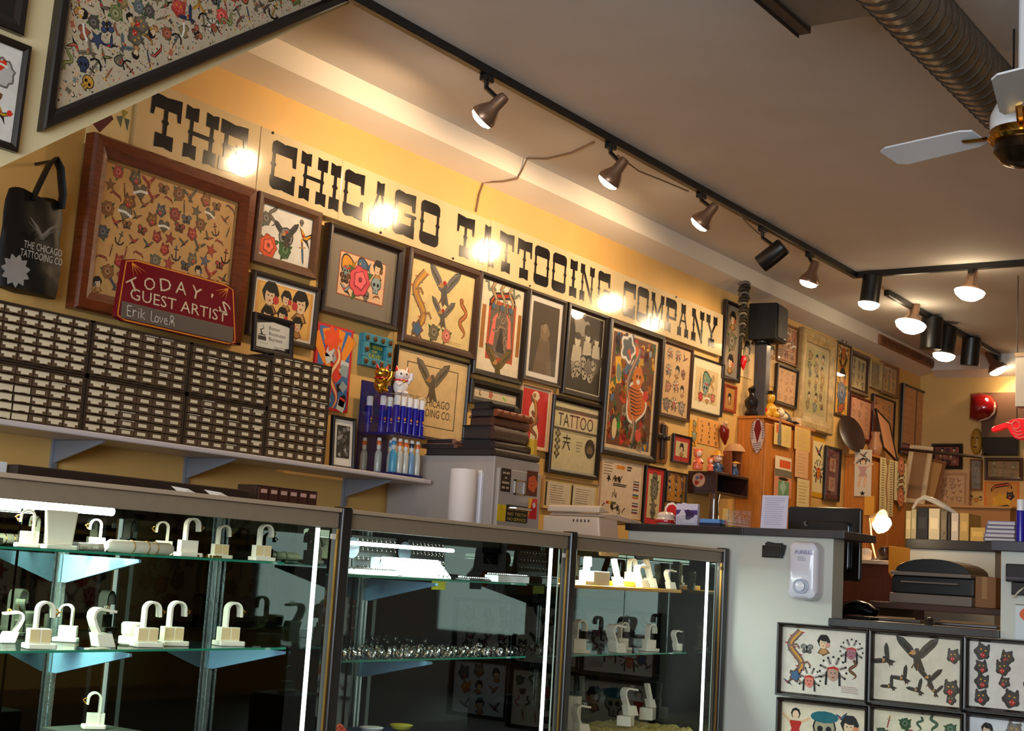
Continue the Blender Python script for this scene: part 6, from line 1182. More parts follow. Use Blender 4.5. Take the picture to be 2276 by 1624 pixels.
def a_pinups(c):
    w, h = c.w, c.h; c.at(w*.17, h*.6, h*.32); m_pin(c, RED); c.at(w*.52, h*.62, h*.26); m_skull(c, s(170, 160, 130)); c.e(0, .8, .9, .35, s(30, 100, 110)); c.at(w*.82, h*.7, h*.2); m_lady(c, s(220, 140, 90)); c.at(w*.72, h*.85, h*.1); m_bird(c, BLU)
def a_bugs(c): sheet(c, 5, 4, [m_bird, m_fly, m_rose, m_snake, m_dagger], (s(130, 110, 80), s(120, 70, 50), s(60, 90, 60), s(200, 80, 70)), fill=.42)
def a_misc(c): sheet(c, 3, 3, [m_head, m_bird, m_fish, m_lady], (BLU, s(210, 140, 60), GRY), fill=.45)
FK = {'H': (1600, 1050, 2.83)}; KEY.update(FK)
DRK = mat('near_black_frame')
for label, corn, art, pap in (
    ('black framed flash sheet of feathered chief heads, upper left of the counter rack', [(378, 938), (955, 985), (948, 1452), (374, 1403)], a_chiefs, s(222, 214, 196)),
    ('black framed flash sheet of dark eagles, upper middle of the counter rack', [(957, 986), (1548, 1027), (1547, 1497), (951, 1454)], a_eaglesh, s(222, 212, 190)),
    ('black framed flash sheet of black panther heads, upper right of the counter rack', [(1550, 1028), (2140, 1070), (2140, 1541), (1549, 1499)], a_panth, s(218, 214, 204)),
    ('black framed flash sheet with a red pin-up and blue capped skull, lower left rack', [(373, 1414), (948, 1464), (941, 1930), (369, 1881)], a_pinups, s(226, 212, 182)),
    ('black framed flash sheet of small birds and insects, lower middle rack', [(951, 1466), (1547, 1508), (1546, 1978), (944, 1932)], a_bugs, s(224, 216, 184)),
    ('black framed flash sheet of blue and black heads, lower right rack', [(1549, 1510), (2140, 1552), (2140, 2020), (1548, 1980)], a_misc, s(214, 218, 220))):
    picture(label, corn, 'H', art, pap, .017, .05, DRK, wall=('x', XP-.0), tilt=.0, name='framed_flash_sheet', seed=3, off=.0415)
# --- things on the counter top
def at_x(u, v, x): return PX(u, v, x)
p = at_x(1479, 1162, 5.78); jar = thing('candy_jar', 'white ribbed bowl with red band at the far end of the counter', 'jar', (5.78, p.y, zT+.0005)); MB(s(226, 206, 190)).lathe([(.03, 0), (.045, .012), (.048, .03), (.04, .038), (.043, .05), (.03, .062), (.006, .066)], n=18).build('bowl', GLOSS, jar, smooth=True); MB(s(190, 30, 34)).lathe([(.0465, .012), (.0485, .018), (.0485, .024), (.047, .028)], n=18).build('band', GLOSS, jar)
p = at_x(1505, 1150, 5.88); hb_ = thing('heart_sign', 'glossy red heart standing in a white rim on the counter', 'ornament', (5.88, p.y, zT+.0005), (0, 0, -1.4)); k = .055
H = [(0, -1), (.6, -.45), (.95, 0), (1, .4), (.8, .75), (.4, .85), (0, .5), (-.4, .85), (-.8, .75), (-1, .4), (-.95, 0), (-.6, -.45)]
MB(s(236, 226, 214)).prism([(x*k*1.15, k*1.15+z*k*1.15) for x, z in H], 'y', 0, .02).build('rim', GLOSS, hb_, .003); MB(s(200, 6, 16)).prism([(x*k*.95, k*1.12+z*k*.95) for x, z in H], 'y', -.012, .0).build('heart', GLOSS, hb_, .004)
p = at_x(1542, 1125, 6.0); rc = thing('round_box', 'round white box with red inside leaning behind the purple card stand', 'box', (6.0-.03, p.y, zT+.0005), (0, 0, -1.2)); MB(s(232, 214, 196)).lathe([(.036, 0), (.04, .003), (.04, .03), (.036, .032)], (0, 0, .0405), 20, ax=(0, -1, 0)).build('ring', GLOSS, rc, smooth=True); MB(s(180, 50, 36)).lathe([(.001, .0325), (.03, .033)], (0, 0, .0405), 18, ax=(0, -1, 0)).build('inside', PAINT, rc)
def cardstand(u0, u1, v0, v1, x, label, col, art=None):
    a_, b_ = PX(u0, v1, x), PX(u1, v1, x); top = PX((u0+u1)/2, v0, x).z; w = abs(a_.y-b_.y)/2; h = top-zT
    t = thing('card_stand', label, 'card holder', (x, (a_.y+b_.y)/2, zT+.0005), (0, 0, -math.pi/2))
    MB().box(-w, w, -.03, .03, 0, .004).box(-w, w, .0, .004, .004, h*.95).box(-w, w, -.03, -.026, .004, h*.45).build('acrylic_holder', ACR, t)
    if col:
        MB(col).box(-w*.93, w*.93, -.022, -.004, .005, h).build('cards', PAINT, t)
        if art: c = Cv(w*1.86, h, None, 2); art(c); c.build('print', t, -.0225)
    return t
def a_purp(c): c.rect(0, c.h*.5, c.w, c.h*.72, s(84, 56, 120)); c.at(c.w*.3, c.h*.4, c.h*.28); c.blob(0, 0, 1, .2, 4, s(220, 206, 214)); c.at(c.w*.62, c.h*.5, c.h*.22); c.blob(0, 0, 1, .2, 3, s(60, 36, 80)); c.rect(-1.5, -1.6, 1.2, -1, s(230, 220, 226))
cardstand(1505, 1556, 1120, 1166, 5.74, 'clear holder with white and purple cards on the counter', s(214, 204, 222), a_purp)
q0, q1 = PX(1560, 1165, 5.75), PX(1606, 1166, 5.75); cb_ = thing('card_box', 'open box of bright blue cards on the counter', 'card box', (5.75, (q0.y+q1.y)/2, zT+.0005), (0, 0, -math.pi/2)); w = abs(q0.y-q1.y)/2; MB(s(22, 26, 60)).box(-w, w, -.03, .03, 0, .018).build('tray', PAINT, cb_, .002); MB(s(96, 148, 210)).box(-w*.96, w*.96, -.028, .028, .0185, .036).build('cards', PAINT, cb_, .001)
cardstand(1612, 1668, 1132, 1168, 5.76, 'empty clear acrylic card holder with a curled edge', None)
fl_ = thing('slim_flyer', 'narrow orange and yellow flyer standing between the blue cards and the clear holder', 'flyer', (5.9, PX(1612, 1150, 5.9).y, zT+.0005), (0, 0, -math.pi/2)); MB(s(222, 170, 80)).box(-.014, .014, 0, .012, 0, .095).build('sheet', PAINT, fl_); c = Cv(.028, .095, None, 1); c.at(.014, .03, .012); c.blob(0, 0, 1, .2, 5, s(220, 110, 40)); c.build('print', fl_, -.0004)
q0, q1 = PX(1690, 1168, 5.72), PX(1748, 1171, 5.72); ps = thing('notice_stand', 'white typed notice standing on the counter beside the monitor', 'notice', (5.72, (q0.y+q1.y)/2, zT+.0005), (-.08, 0, -math.pi/2)); w = abs(q0.y-q1.y)/2; h = PX(1718, 1100, 5.72).z-zT
MB(s(214, 208, 226)).box(-w, w, 0, .003, 0, h).build('sheet', PAINT, ps); c = Cv(w*2, h, None, 2); lines(c, w*.25, h*.1, w*1.8, h*.93, 13, s(176, 170, 192), .3); c.build('print', ps, -.0004); MB().box(-w, w, .0032, .05, 0, .006).box(-w*.3, w*.3, .0032, .006, .006, h*.6).build('easel', ACR, ps)
# --- staff desk, monitor
sdk = thing('staff_desk', 'staff desk hidden behind the white half wall', 'desk', (6.2, 2.75, 0)); MB(s(70, 44, 30)).box(-.38, .55, -.24, .5, .82, .85).build('desk_top', PAINT, sdk, .003)
for x in (-.36, .5): MB(s(60, 38, 26)).box(x, x+.03, -.22, .48, 0, .8195).build('side_panel', PAINT, sdk)
mx_ = 6.3; q0, q1, q2 = PX(1752, 1125, mx_), PX(1914, 1128, mx_), PX(1912, 1292, mx_); mw, mh = abs(q0.y-q1.y)/2, q0.z-q2.z
mo = thing('monitor', 'large black monitor seen from behind over the counter', 'monitor', (mx_, (q0.y+q1.y)/2, .8505), (0, 0, .0)); zb_ = q2.z-.8505
MB(s(16, 15, 16)).prism(rr(-mw, mw, zb_, zb_+mh, .012, 3), 'x', 0, .03).build('screen_housing', GLOSS, mo, .004)
MB(s(20, 19, 20)).prism(rr(-mw*.75, mw*.6, zb_+mh*.12, zb_+mh*.8, .02, 3), 'x', -.025, -.0005).build('back_shell', GLOSS, mo, .006)
MB(s(16, 15, 16)).box(.0, .03, -.03, .03, .012, zb_-.0005).build('stand_neck', GLOSS, mo, .003); MB(s(16, 15, 16)).box(-.08, .1, -.12, .12, 0, .0115).build('stand_foot', GLOSS, mo, .004)
c = Cv(.03, .03, None, 1); c.at(.015, .015, .011); c.e(0, 0, 1, 1, s(150, 150, 156)); c.e(.3, .1, .75, .8, s(30, 30, 32)); o = c.build('logo_mark', mo); o.rotation_euler = (0, 0, -math.pi/2); o.location = (-.0255, mw*.42, zb_+mh*.72)
# --- copier behind the right case
px0 = 5.36; ya, yb_ = PX(1206, 1165, px0).y, PX(1330, 1165, px0).y; zt1 = PX(1290, 1122, px0).z; x1_ = PY(1372, 1180, yb_).x; x2_ = PY(1425, 1155, yb_).x; zlid = PX(1328, 1142, px0).z
BEI = mat('beige_printer_plastic', s(206, 186, 166), rough=.45)
cps = thing('copier_stand', 'plain stand under the beige copier', 'stand', (px0, yb_, 0)); MB(s(90, 80, 72)).box(.02, x1_-px0-.02, .01, ya-yb_, 0, CT-.06).build('stand_box', PAINT, cps)
cp_ = thing('copier', 'beige copier with sloped scanner lid behind the right display case', 'copier', (px0, yb_, CT-.0595)); zz = CT-.0595
MB().prism([(ya-yb_, 0), (ya-yb_, zlid-zz-.012), (0, zlid-zz-.012), (-.02, 0)], 'x', 0, x1_-px0).build('body', BEI, cp_, .008)
MB().prism([(0, zlid-zz-.01), (x2_-px0, zlid-zz-.03), (x2_-px0, zlid-zz-.012), (x1_-px0-.02, zlid-zz+.01), (.03, zlid-zz+.005)], 'y', -.005, ya-yb_-.03).build('scanner_bed', BEI, cp_, .004)
MB().prism([(-.0, zlid-zz+.0055), (x1_-px0-.06, zlid-zz+.012), (x1_-px0-.14, zt1-zz), (.0, zt1-zz-.005)], 'y', .0, ya-yb_-.02).build('lid', BEI, cp_, .006)
c = Cv(.1, .016, None, 1); 
for i in range(5): c.rect(.004+.02*i, .002, .012+.02*i, .014, s(80, 64, 60))
o = c.build('control_buttons', cp_); o.rotation_euler = (0, 0, -math.pi/2); o.location = (-.001, (ya-yb_)*.3, zlid-zz-.04)
# --- low counter things, printer, reception back
it = thing('stapler', 'dark rounded stapler shaped device on the low counter', 'device', (5.85, PX(1905, 1362, 5.85).y, zl+.0005), (0, 0, 1.2)); mb = MB(s(40, 38, 42)); mb.tube([(-.1, 0, .03), (-.06, 0, .042), (.0, 0, .048), (.06, 0, .042), (.11, 0, .018)], [.02, .034, .04, .036, .012], 12, flat=.8); mb.build('body', METAL, it, smooth=True); MB(s(20, 18, 20)).box(-.1, .1, -.03, .03, 0, .012).build('base', GLOSS, it, .003)
mo2 = thing('knob_object', 'small dark round knob shaped object on the low counter', 'object', (5.72, PX(2065, 1378, 5.72).y, zl+.0005)); MB(s(50, 42, 38)).lathe([(.018, 0), (.02, .006), (.014, .012), (.018, .02), (.012, .028), (.002, .03)], n=14).build('knob', GLOSS, mo2, smooth=True)
for k_, (u, v, lb) in enumerate(((1985, 1372, 'dark pen tray lying along the back of the low counter'), (2150, 1378, 'dark flat folder lying at the right of the low counter'))):
    p = PX(u, v, 5.9); f_ = thing('flat_tray', lb, 'tray', (5.9, p.y, zl+.0005), (0, 0, .1)); MB((s(50, 38, 30), s(40, 26, 20))[k_]).box(-.06, .06, -.13, .13, 0, .012).build('tray', GLOSS, f_, .003)
    MB(s(150, 110, 70)).tube([(-.03, -.1, .0165), (-.03, .1, .0165)], .004, 6).build('pen', GLOSS, f_)
pdx = 6.55; pd = thing('printer_table', 'low brown table carrying the office printer', 'table', (pdx+.2, 2.15, 0)); zpt = HC-.035
MB(s(74, 44, 28)).box(-.22, .3, -.42, .3, zpt-.03, zpt-.0005).build('table_top', PAINT, pd, .003)
for y in (-.4, .26): MB(s(64, 38, 24)).box(-.2, .28, y, y+.03, 0, zpt-.031).build('side_panel', PAINT, pd)
a_, b_ = PX(1977, 1300, pdx), PX(2160, 1300, pdx); pw = abs(a_.y-b_.y)/2; h = PX(2065, 1243, pdx).z-zpt
pr = thing('office_printer', 'black and grey office printer with curved top on the brown table', 'printer', (pdx, (a_.y+b_.y)/2, zpt))
PB = mat('black_printer_plastic', s(24, 22, 20), rough=.35); PG = mat('warm_grey_printer_plastic', s(120, 104, 90), rough=.4)
MB().box(0, .36, -pw, pw, 0, h*.22).build('paper_drawer', PG, pr, .004); MB().box(.03, .36, -pw, pw, h*.221, h*.62).build('body', PB, pr, .006); MB().box(-.005, .36, -pw*.98, pw*.98, h*.621, h*.71).build('mid_band', PG, pr, .004)
MB().prism([(y, z) for y, z in [(-pw*.9, h*.711), (pw*.9, h*.711)]+[(pw*.9*math.cos(t), h*.72+h*.3*math.sin(t)) for t in [math.pi*i/12 for i in range(13)]]], 'x', .02, .33).build('curved_lid', PB, pr, .003)
MB().box(-.02, .03, -pw*.7, pw*.7, h*.46, h*.5).build('output_tray', PG, pr, .003)
bx_ = thing('cardboard_box', 'plain brown cardboard box standing right of the printer', 'box', (pdx+.05, PX(2188, 1330, pdx+.05).y, zpt)); w = abs(PX(2162, 1300, pdx).y-PX(2212, 1300, pdx).y)/2; MB(s(150, 98, 50)).box(0, .2, -w, w*.85, 0, h*.68).build('carton', PAINT, bx_, .003); MB(s(176, 130, 76)).box(-.0008, .2, -.012, .012, h*.2, h*.6805).build('tape', PAINT, bx_)
# brown cupboard behind the monitor with pale ledge, lamp, clutter
bcx = 7.05; a_, b_ = PX(1852, 1300, bcx), PX(1978, 1300, bcx); zc = PX(1920, 1243, bcx).z
bc = thing('brown_cupboard', 'reddish brown cupboard behind the monitor with a pale ledge', 'cupboard', (bcx, (a_.y+b_.y)/2, 0)); w = abs(a_.y-b_.y)/2+.08
MB().box(0, .3, -w, w, 0, zc-.022).build('body', mat('mahogany_panel', s(92, 40, 24), rough=.4, noise=.2, wave=(10, 10, 1), nscale=5), bc, .003); MB(s(206, 190, 168)).box(-.02, .32, -w, w, zc-.0215, zc).build('ledge', PAINT, bc, .003)
dl = PX(1948, 1165, bcx+.12); dz_ = dl.z-zc
la = thing('desk_lamp', 'small desk lamp with a bare glowing bulb behind the monitor', 'lamp', (bcx+.12, dl.y, zc+.0005)); MB(s(40, 34, 30)).lathe([(.04, 0), (.042, .008), (.01, .014), (.001, .015)], n=16).build('base', GLOSS, la, smooth=True); MB(s(200, 180, 150)).tube([(0, 0, .012), (.02, .03, dz_*.5), (.0, .035, dz_+.03), (-.01, .01, dz_+.02)], .005, 6).build('arm', GLOSS, la)
MB().lathe([(.005, -.06), (.024, -.054), (.042, -.026), (.046, 0), (.036, .024), (.016, .036)], (-.0, -.02, dz_), 16, ax=(.2, 1, -.3)).build('bulb', BULB, la, smooth=True)
MB(s(190, 160, 110)).lathe([(.02, .044), (.05, .0), (.066, -.02), (.064, -.02), (.048, .0)], (0.02, .0, dz_+.02), 18, ax=(.2, 1, .2)).build('shade', GLOSS, la, smooth=True)
l = bpy.data.lights.new('desk_light', 'POINT'); l.energy = 5; l.color = WARM; l.shadow_soft_size = .04; o = bpy.data.objects.new('desk_light', l); C.objects.link(o); o.parent = la; o.location = (-.05, -.02, dz_)
for u, v, r_, cc, nm, lb in ((1925, 1212, .03, s(214, 204, 196), 'mug', 'small white cup beside the desk lamp'), (1966, 1224, .035, s(60, 40, 34), 'dark_jar', 'dark brown jar below the desk lamp'), (1992, 1212, .03, s(120, 70, 40), 'brown_jar', 'brown lidded jar at the right of the desk lamp')):
    p = PX(u, v, bcx+.06); t = thing(nm, lb, 'container', (bcx+.06, p.y, zc+.0005)); MB(cc).lathe([(r_*.8, 0), (r_, .01), (r_, r_*1.7), (r_*.8, r_*1.72), (r_*.78, .02)], n=16).build('vessel', GLOSS, t, smooth=True); MB(dk(cc, .7)).lathe([(r_*.7, r_*1.73), (r_*.72, r_*1.95), (.003, r_*2)], n=14).build('lid', GLOSS, t, smooth=True)
ev = thing('yellow_envelope', 'bright orange yellow envelope hanging over the ledge by the printer', 'envelope', (6.99, PX(1998, 1250, 6.99).y, PX(1998, 1290, 6.99).z)); w = abs(PX(1975, 1250, 6.99).y-PX(2022, 1250, 6.99).y)/2; MB(s(232, 146, 16)).prism([(-w, .03), (w*.5, 0), (w, .04), (w, PX(1998, 1214, 6.99).z-PX(1998, 1290, 6.99).z), (-w, PX(1998, 1214, 6.99).z-PX(1998, 1290, 6.99).z-.006)], 'x', 0, .006).build('envelope', PAINT, ev, .002)
# rear half wall with black ledge, binders on it
rx_ = 7.5; a_, b_ = PX(2018, 1215, rx_), PX(2212, 1215, rx_); zrl = PX(2100, 1222, rx_).z; zrt = PX(2100, 1200, rx_).z
struct('wall_rear_counter', MB().box(rx_, rx_+.1, b_.y, a_.y, 0, zrl), WHITEW)
rl = thing('rear_counter_top', 'black ledge on the rear half wall carrying binders', 'countertop', (rx_, (a_.y+b_.y)/2, zrl+.0005)); w = abs(a_.y-b_.y)/2; MB().box(-.03, .32, -w-.02, w, 0, zrt-zrl-.0005).build('worktop_slab', LAMB, rl, .003)
for u0, u1, v0, cc, lb in ((2012, 2024, 1135, s(220, 196, 140), 'tall cream binder at the left end of the ledge'), (2024, 2036, 1132, s(196, 180, 130), 'pale green grey binder beside the cream one'), (2037, 2062, 1128, s(20, 16, 14), 'wide black binder on the ledge'), (2063, 2088, 1130, s(226, 206, 160), 'cream box file right of the black binder'), (2090, 2104, 1136, s(130, 110, 80), 'grey binder with a round finger hole'), (2106, 2112, 1142, s(60, 44, 30), 'thin dark brown folder among the binders'), (2113, 2130, 1140, s(216, 196, 170), 'pale pinkish binder near the right end of the ledge'), (2132, 2153, 1140, s(200, 160, 84), 'golden tan box file next to last on the ledge'), (2156, 2190, 1172, s(214, 170, 80), 'low yellow box at the right end of the ledge')):
    a_, b_ = PX(u0, 1200, rx_+.03), PX(u1, 1200, rx_+.03); h = PX((u0+u1)/2, v0, rx_+.03).z-zrt; w = abs(a_.y-b_.y)/2-.001; t = thing('binder', lb, 'binder', (rx_+.03, (a_.y+b_.y)/2, zrt+.0005), (0, 0, 0), 'binders on the rear ledge'); MB(cc).box(0, .22, -w, w, 0, h).build('cover', PAINT, t, .002)
    MB(tuple(min(1, x*1.25+.02) for x in cc)).box(-.0012, -.0002, -w*.7, w*.7, h*.35, h*.7).build('spine_label', PAINT, t)
    if 'hole' in lb: MB(s(60, 50, 40)).lathe([(.004, 0), (.007, .001), (.001, .0012)], (-.0004, 0, h*.25), 10, ax=(-1, 0, 0)).build('finger_hole', GLOSS, t)
wa = thing('magnifier_lamp', 'white swing arm lamp head reaching over the binders', 'lamp', (7.79, PX(2035, 1150, 7.79).y-.05, zrt+.0005)); f0 = wa.location
pts = [PX(u, v, 7.6)-f0 for u, v in ((2030, 1128), (2040, 1112), (2056, 1105), (2075, 1112), (2100, 1126), (2126, 1141))]
MB(s(222, 206, 176)).tube([(0, 0, .004), (0.0, .0, pts[0].z*.6)]+pts[:2], .009, 8).build('arm', GLOSS, wa, smooth=True); MB(s(226, 214, 190)).tube(pts[1:], [.014, .02, .022, .022, .012], 10, flat=.7).build('lamp_head', GLOSS, wa, smooth=True); MB(s(120, 110, 96)).lathe([(.026, 0), (.026, .006), (.008, .01)], n=14).build('base', GLOSS, wa)
# right edge: purple grey books, blue spray can, card terminal, notice
bx0 = 5.78; z_ = zRt
for i, (v0, cc, lb) in enumerate(((1200, s(70, 60, 70), 'dark bottom book of the stack on the right counter end'), (1190, s(150, 120, 130), 'pinkish grey book second from the bottom of the right stack'), (1180, s(120, 104, 130), 'purple grey book third from the bottom of the right stack'), (1170, s(96, 84, 110), 'dark purple book near the top of the right stack'), (1160, s(150, 124, 150), 'mauve book on top of the right stack'))):
    a_, b_ = PX(2192+i*2, v0, bx0), PX(2262, v0, bx0); w = abs(a_.y-b_.y)/2; t = thing('book', lb, 'book', (bx0, (a_.y+b_.y)/2, z_+.0005), (0, 0, (.03, -.04, .02, -.02, .03)[i]), 'books stacked at the right counter end'); MB(cc).box(-.04, .16, -w, w, 0, .003).box(-.04, .16, -w, w, .013, .016).box(-.04, .16, w-.003, w, .003, .013).build('cover', PAINT, t); MB(s(206, 196, 190)).box(-.036, .156, -w+.003, w-.0035, .0031, .0129).build('pages', PAINT, t); z_ += .0165
p = PX(2268, 1200, 5.72); make_can(5.72, p.y, zRt+.0005, PX(2268, 1110, 5.72).z-zRt, .0165, 'blue spray can with white cap on the counter at the right edge', 'single can at the right edge')
q = [PX(u, v, XP) for u, v in ((2243, 1253), (2290, 1256), (2290, 1295), (2244, 1292))]; tm = thing('card_terminal', 'black card terminal mounted on the white half wall at the right edge', 'terminal', (XP, (q[0].y+q[1].y)/2, q[2].z-.03)); w = abs(q[0].y-q[1].y)/2; h = q[0].z-q[2].z
MB(s(18, 17, 26)).box(-.05, 0, -w, w, .03, .03+h).build('body', GLOSS, tm, .004); MB(s(18, 17, 22)).box(-.035, 0, -w, w*.55, -.02, .0295).build('lower_body', GLOSS, tm, .003); MB(s(70, 66, 76)).box(-.0512, -.0502, -w*.95, w*.95, .04, .048).build('slot', GLOSS, tm)
MB(s(200, 190, 170)).tube([(-.03, w*.4, -.03), (-.034, -w*.2, -.005), (-.03, -w*.9, .02)], .004, 6).build('pen', GLOSS, tm)
def a_not(c): c.at(c.w*.45, c.h*.72, c.w*.3); c.blob(0, 0, 1, .1, 4, s(220, 100, 60)); c.at(0, 0); c.rect(0, c.h*.97, c.w, c.h, GRY)
poster('pale blue notice with an orange shape on the half wall at the right edge', [(2257, 1342), (2330, 1346), (2330, 1425), (2257, 1420)], 'O', a_not, s(206, 212, 212), wall=('x', XP), name='notice', cat='notice')
# ================================================================ RIGHT PART OF THE BACK WALL
cx0, cy0 = 8.64, 3.99; cz1 = HC+1.135; cx1 = PY(1808, 957, cy0).x
def cupboard(x0, x1, z1, label, doors):
    t = thing('oak_cabinet', label, 'cabinet', (x0, cy0, 0)); w = x1-x0
    MB().box(0, w, .018, D-cy0-.002, 0, z1).build('carcass', ORANGEWOOD, t, .003); MB().box(-.01, w+.01, -.012, D-cy0-.002, z1+.0003, z1+.018).build('top_board', ORANGEWOOD, t, .004)
    for i in range(doors):
        a_, b_ = w*i/doors+.004, w*(i+1)/doors-.004; d = MB().box(a_, b_, 0, .0175, .1, z1-.03).build('door', ORANGEWOOD, t, .004)
        MB().tube([(b_-.03, 0, z1*.6), (b_-.03, -.02, z1*.6+.01), (b_-.03, -.02, z1*.6+.08), (b_-.03, 0, z1*.6+.09)], .004, 6).build('handle', BLACKM, d)
    return t
cupboard(cx0, cx1, cz1-.018, 'tall orange oak cabinet with stickers and flyers, nearer one', 2)
c2x0, c2x1 = 10.575, 11.39; c2z = HC+1.075
cupboard(c2x0, c2x1, c2z-.018, 'orange oak cabinet with long paper scrolls, farther one', 2)
# stickers and flyers
def a_corset(c):
    w, h = c.w, c.h; P = [(.5, .02), (.8, .2), (.98, .5), (.9, .85), (.5, 1), (.1, .85), (.02, .5), (.2, .2)]; c.p([(x*w, y*h) for x, y in P], s(190, 170, 166)); c.at(0, 0, 1, 0, 1, 3); c.p([(w*.5, h*.3), (w*.75, h*.7), (w*.62, h*.95), (w*.38, h*.95), (w*.25, h*.7)], s(110, 16, 16))
    for i in range(7): c.at(0, 0, 1, 0, 1, 4); y = h*(.45+.07*i); c.e(w*.14, y, w*.07, h*.025, s(120, 96, 96), 8); c.e(w*.86, y, w*.07, h*.025, s(120, 96, 96), 8)
    for i in range(4): c.at(0, 0, 1, 0, 1, 5); c.st([(w*.2, h*(.1+.06*i)), (w*.75, h*(.15+.06*i))], h*.015, s(50, 40, 40))
def poster_shape(label, corn, k, art, wall):
    x0, x1, z0, z1 = panel(corn, k, wall, .001); t = thing('sticker', label, 'sticker', (wall[1]-.0008, -(x0+x1)/2, z0), (0, 0, -math.pi/2)); c = Cv(x1-x0, z1-z0, None, 2); art(c); c.build('print', t, -.0002); return t
poster_shape('corset shaped sticker laced around dark red on the oak cabinet side', [(168, 55), (378, 60), (372, 565), (172, 555)], 'K', a_corset, ('x', cx0-.0102))
fr_ = ('y', cy0-.0125)
def a_fig(c): c.at(c.w*.3, c.h*.5, c.w*.17); c.e(0, 1.6, .5, .6, s(120, 100, 90)); c.p([(-.7, -1.6), (.7, -1.6), (.5, 1.2), (-.6, 1.2)], s(110, 110, 100)); c.rect(-1.2, .2, -.5, 1.4, s(220, 90, 50)); lines(c, c.w*.6, c.h*.2, c.w*.92, c.h*.8, 5, s(206, 176, 110))
poster('cream flyer with a grey figure at the top of the nearer oak cabinet', [(505, 125), (742, 165), (735, 478), (512, 415)], 'K', a_fig, s(226, 190, 110), wall=fr_, seed=1)
def a_redbox(c): c.rect(c.w*.25, c.h*.15, c.w*.95, c.h*.75, s(222, 90, 40))
poster('small white card with an orange red square on the oak cabinet door', [(522, 572), (746, 620), (738, 798), (524, 752)], 'K', a_redbox, s(236, 216, 180), wall=fr_)
def a_greenp(c): c.rect(c.w*.22, c.h*.02, c.w*.85, c.h*.6, s(110, 150, 110)); c.rect(0, c.h*.75, c.w, c.h, s(120, 110, 90)); c.e(c.w*.5, c.h*.68, c.w*.3, c.h*.06, BK); c.at(c.w*.5, c.h*.38, c.w*.16); c.blob(0, 0, 1, .2, 4, s(160, 190, 170))
poster('flyer with a green picture and dark band on the oak cabinet door', [(508, 756), (740, 802), (745, 1182), (506, 1135)], 'K', a_greenp, s(216, 140, 100), wall=fr_)
def a_blankl(c): lines(c, c.w*.1, c.h*.1, c.w*.8, c.h*.9, 7, s(206, 170, 110), .25)
poster('large blank looking cream sheet on the right door of the oak cabinet', [(790, 172), (1008, 210), (1002, 535), (795, 478)], 'K', a_blankl, s(228, 184, 104), wall=fr_)
poster('pinkish striped flyer in the middle of the right oak door', [(800, 485), (975, 525), (975, 902), (802, 870)], 'K', a_blankl, s(232, 176, 126), wall=fr_)
poster('cream list with small print low on the right oak door', [(815, 884), (985, 918), (992, 1300), (835, 1290)], 'K', a_blankl, s(236, 210, 150), wall=fr_)
def a_orcl(c): c.rect(0, 0, c.w, c.h*.08, s(225, 160, 20)); c.rect(0, c.h*.92, c.w, c.h, s(225, 160, 20)); c.at(c.w*.5, c.h*.4, c.w*.38); m_chief(c, s(210, 120, 40)); c.at(c.w*.5, c.h*.75, c.w*.35); m_bird(c, GRY); c.e(c.w*0, -2.4, .5, .3, RED)
poster('yellow edged flash strip hanging between the two oak cabinets', [(1035, 290), (1197, 332), (1187, 1168), (1042, 1150)], 'K', a_orcl, s(236, 214, 160), seed=1)
def a_mar(c):
    for y in (.15, .55): c.rect(c.w*.3, c.h*y, c.w*.75, c.h*(y+.28), s(176, 130, 96)); c.at(c.w*.52, c.h*(y+.14), c.w*.14); m_head(c, s(150, 100, 80)); c.at(0, 0)
picture('maroon matted dark frame with two small pictures beside the farther cabinet', [(1210, 442), (1428, 472), (1415, 1218), (1216, 1192)], 'K', a_mar, s(92, 26, 26), .02, .025, mat('near_black_frame'), seed=2)
def a_scroll(c): c.at(c.w*.5, c.h*.52, c.h*.3); m_pin(c, s(196, 150, 140)); c.at(c.w*.5, c.h*.72, c.w*.4); m_ban(c, s(150, 140, 130)); c.at(c.w*.5, c.h*.88, c.w*.25); m_bird(c, GRY); c.at(c.w*.5, c.h*.06, c.w*.15); m_star(c, BK)
poster('grey white scroll with a standing figure on the side of the farther oak cabinet', [(328, -10), (592, -6), (585, 692), (340, 696)], 'L', a_scroll, s(218, 202, 178), wall=('x', c2x0-.0102), seed=1)
def a_ruler(c):
    for i in range(22): c.at(0, 0); c.rect(c.w*.1, c.h*(.03+.044*i), c.w*.28, c.h*(.04+.044*i), s(110, 90, 60)); c.rect(c.w*.72, c.h*(.03+.044*i), c.w*.9, c.h*(.04+.044*i), s(110, 90, 60))
    c.at(c.w*.5, c.h*.5, c.h*.36); m_snake(c, s(180, 130, 80), .08, 9, .12)
poster('long cream scroll with writing down both edges on the farther cabinet front', [(702, 98), (916, 152), (916, 1002), (732, 975)], 'L', a_ruler, s(232, 210, 156), wall=fr_, seed=1)
def a_lips(c):
    for i in range(6): c.at(c.w*.5, c.h*(.1+.16*i), c.w*.3); (m_rose if i in (0, 5) else m_ban)(c, s(214, 130, 90) if i in (0, 5) else s(190, 170, 130))
poster('shorter cream scroll with five motifs on the right of the farther cabinet front', [(940, 166), (1116, 202), (1116, 786), (942, 756)], 'L', a_lips, s(238, 222, 170), wall=fr_, seed=1)
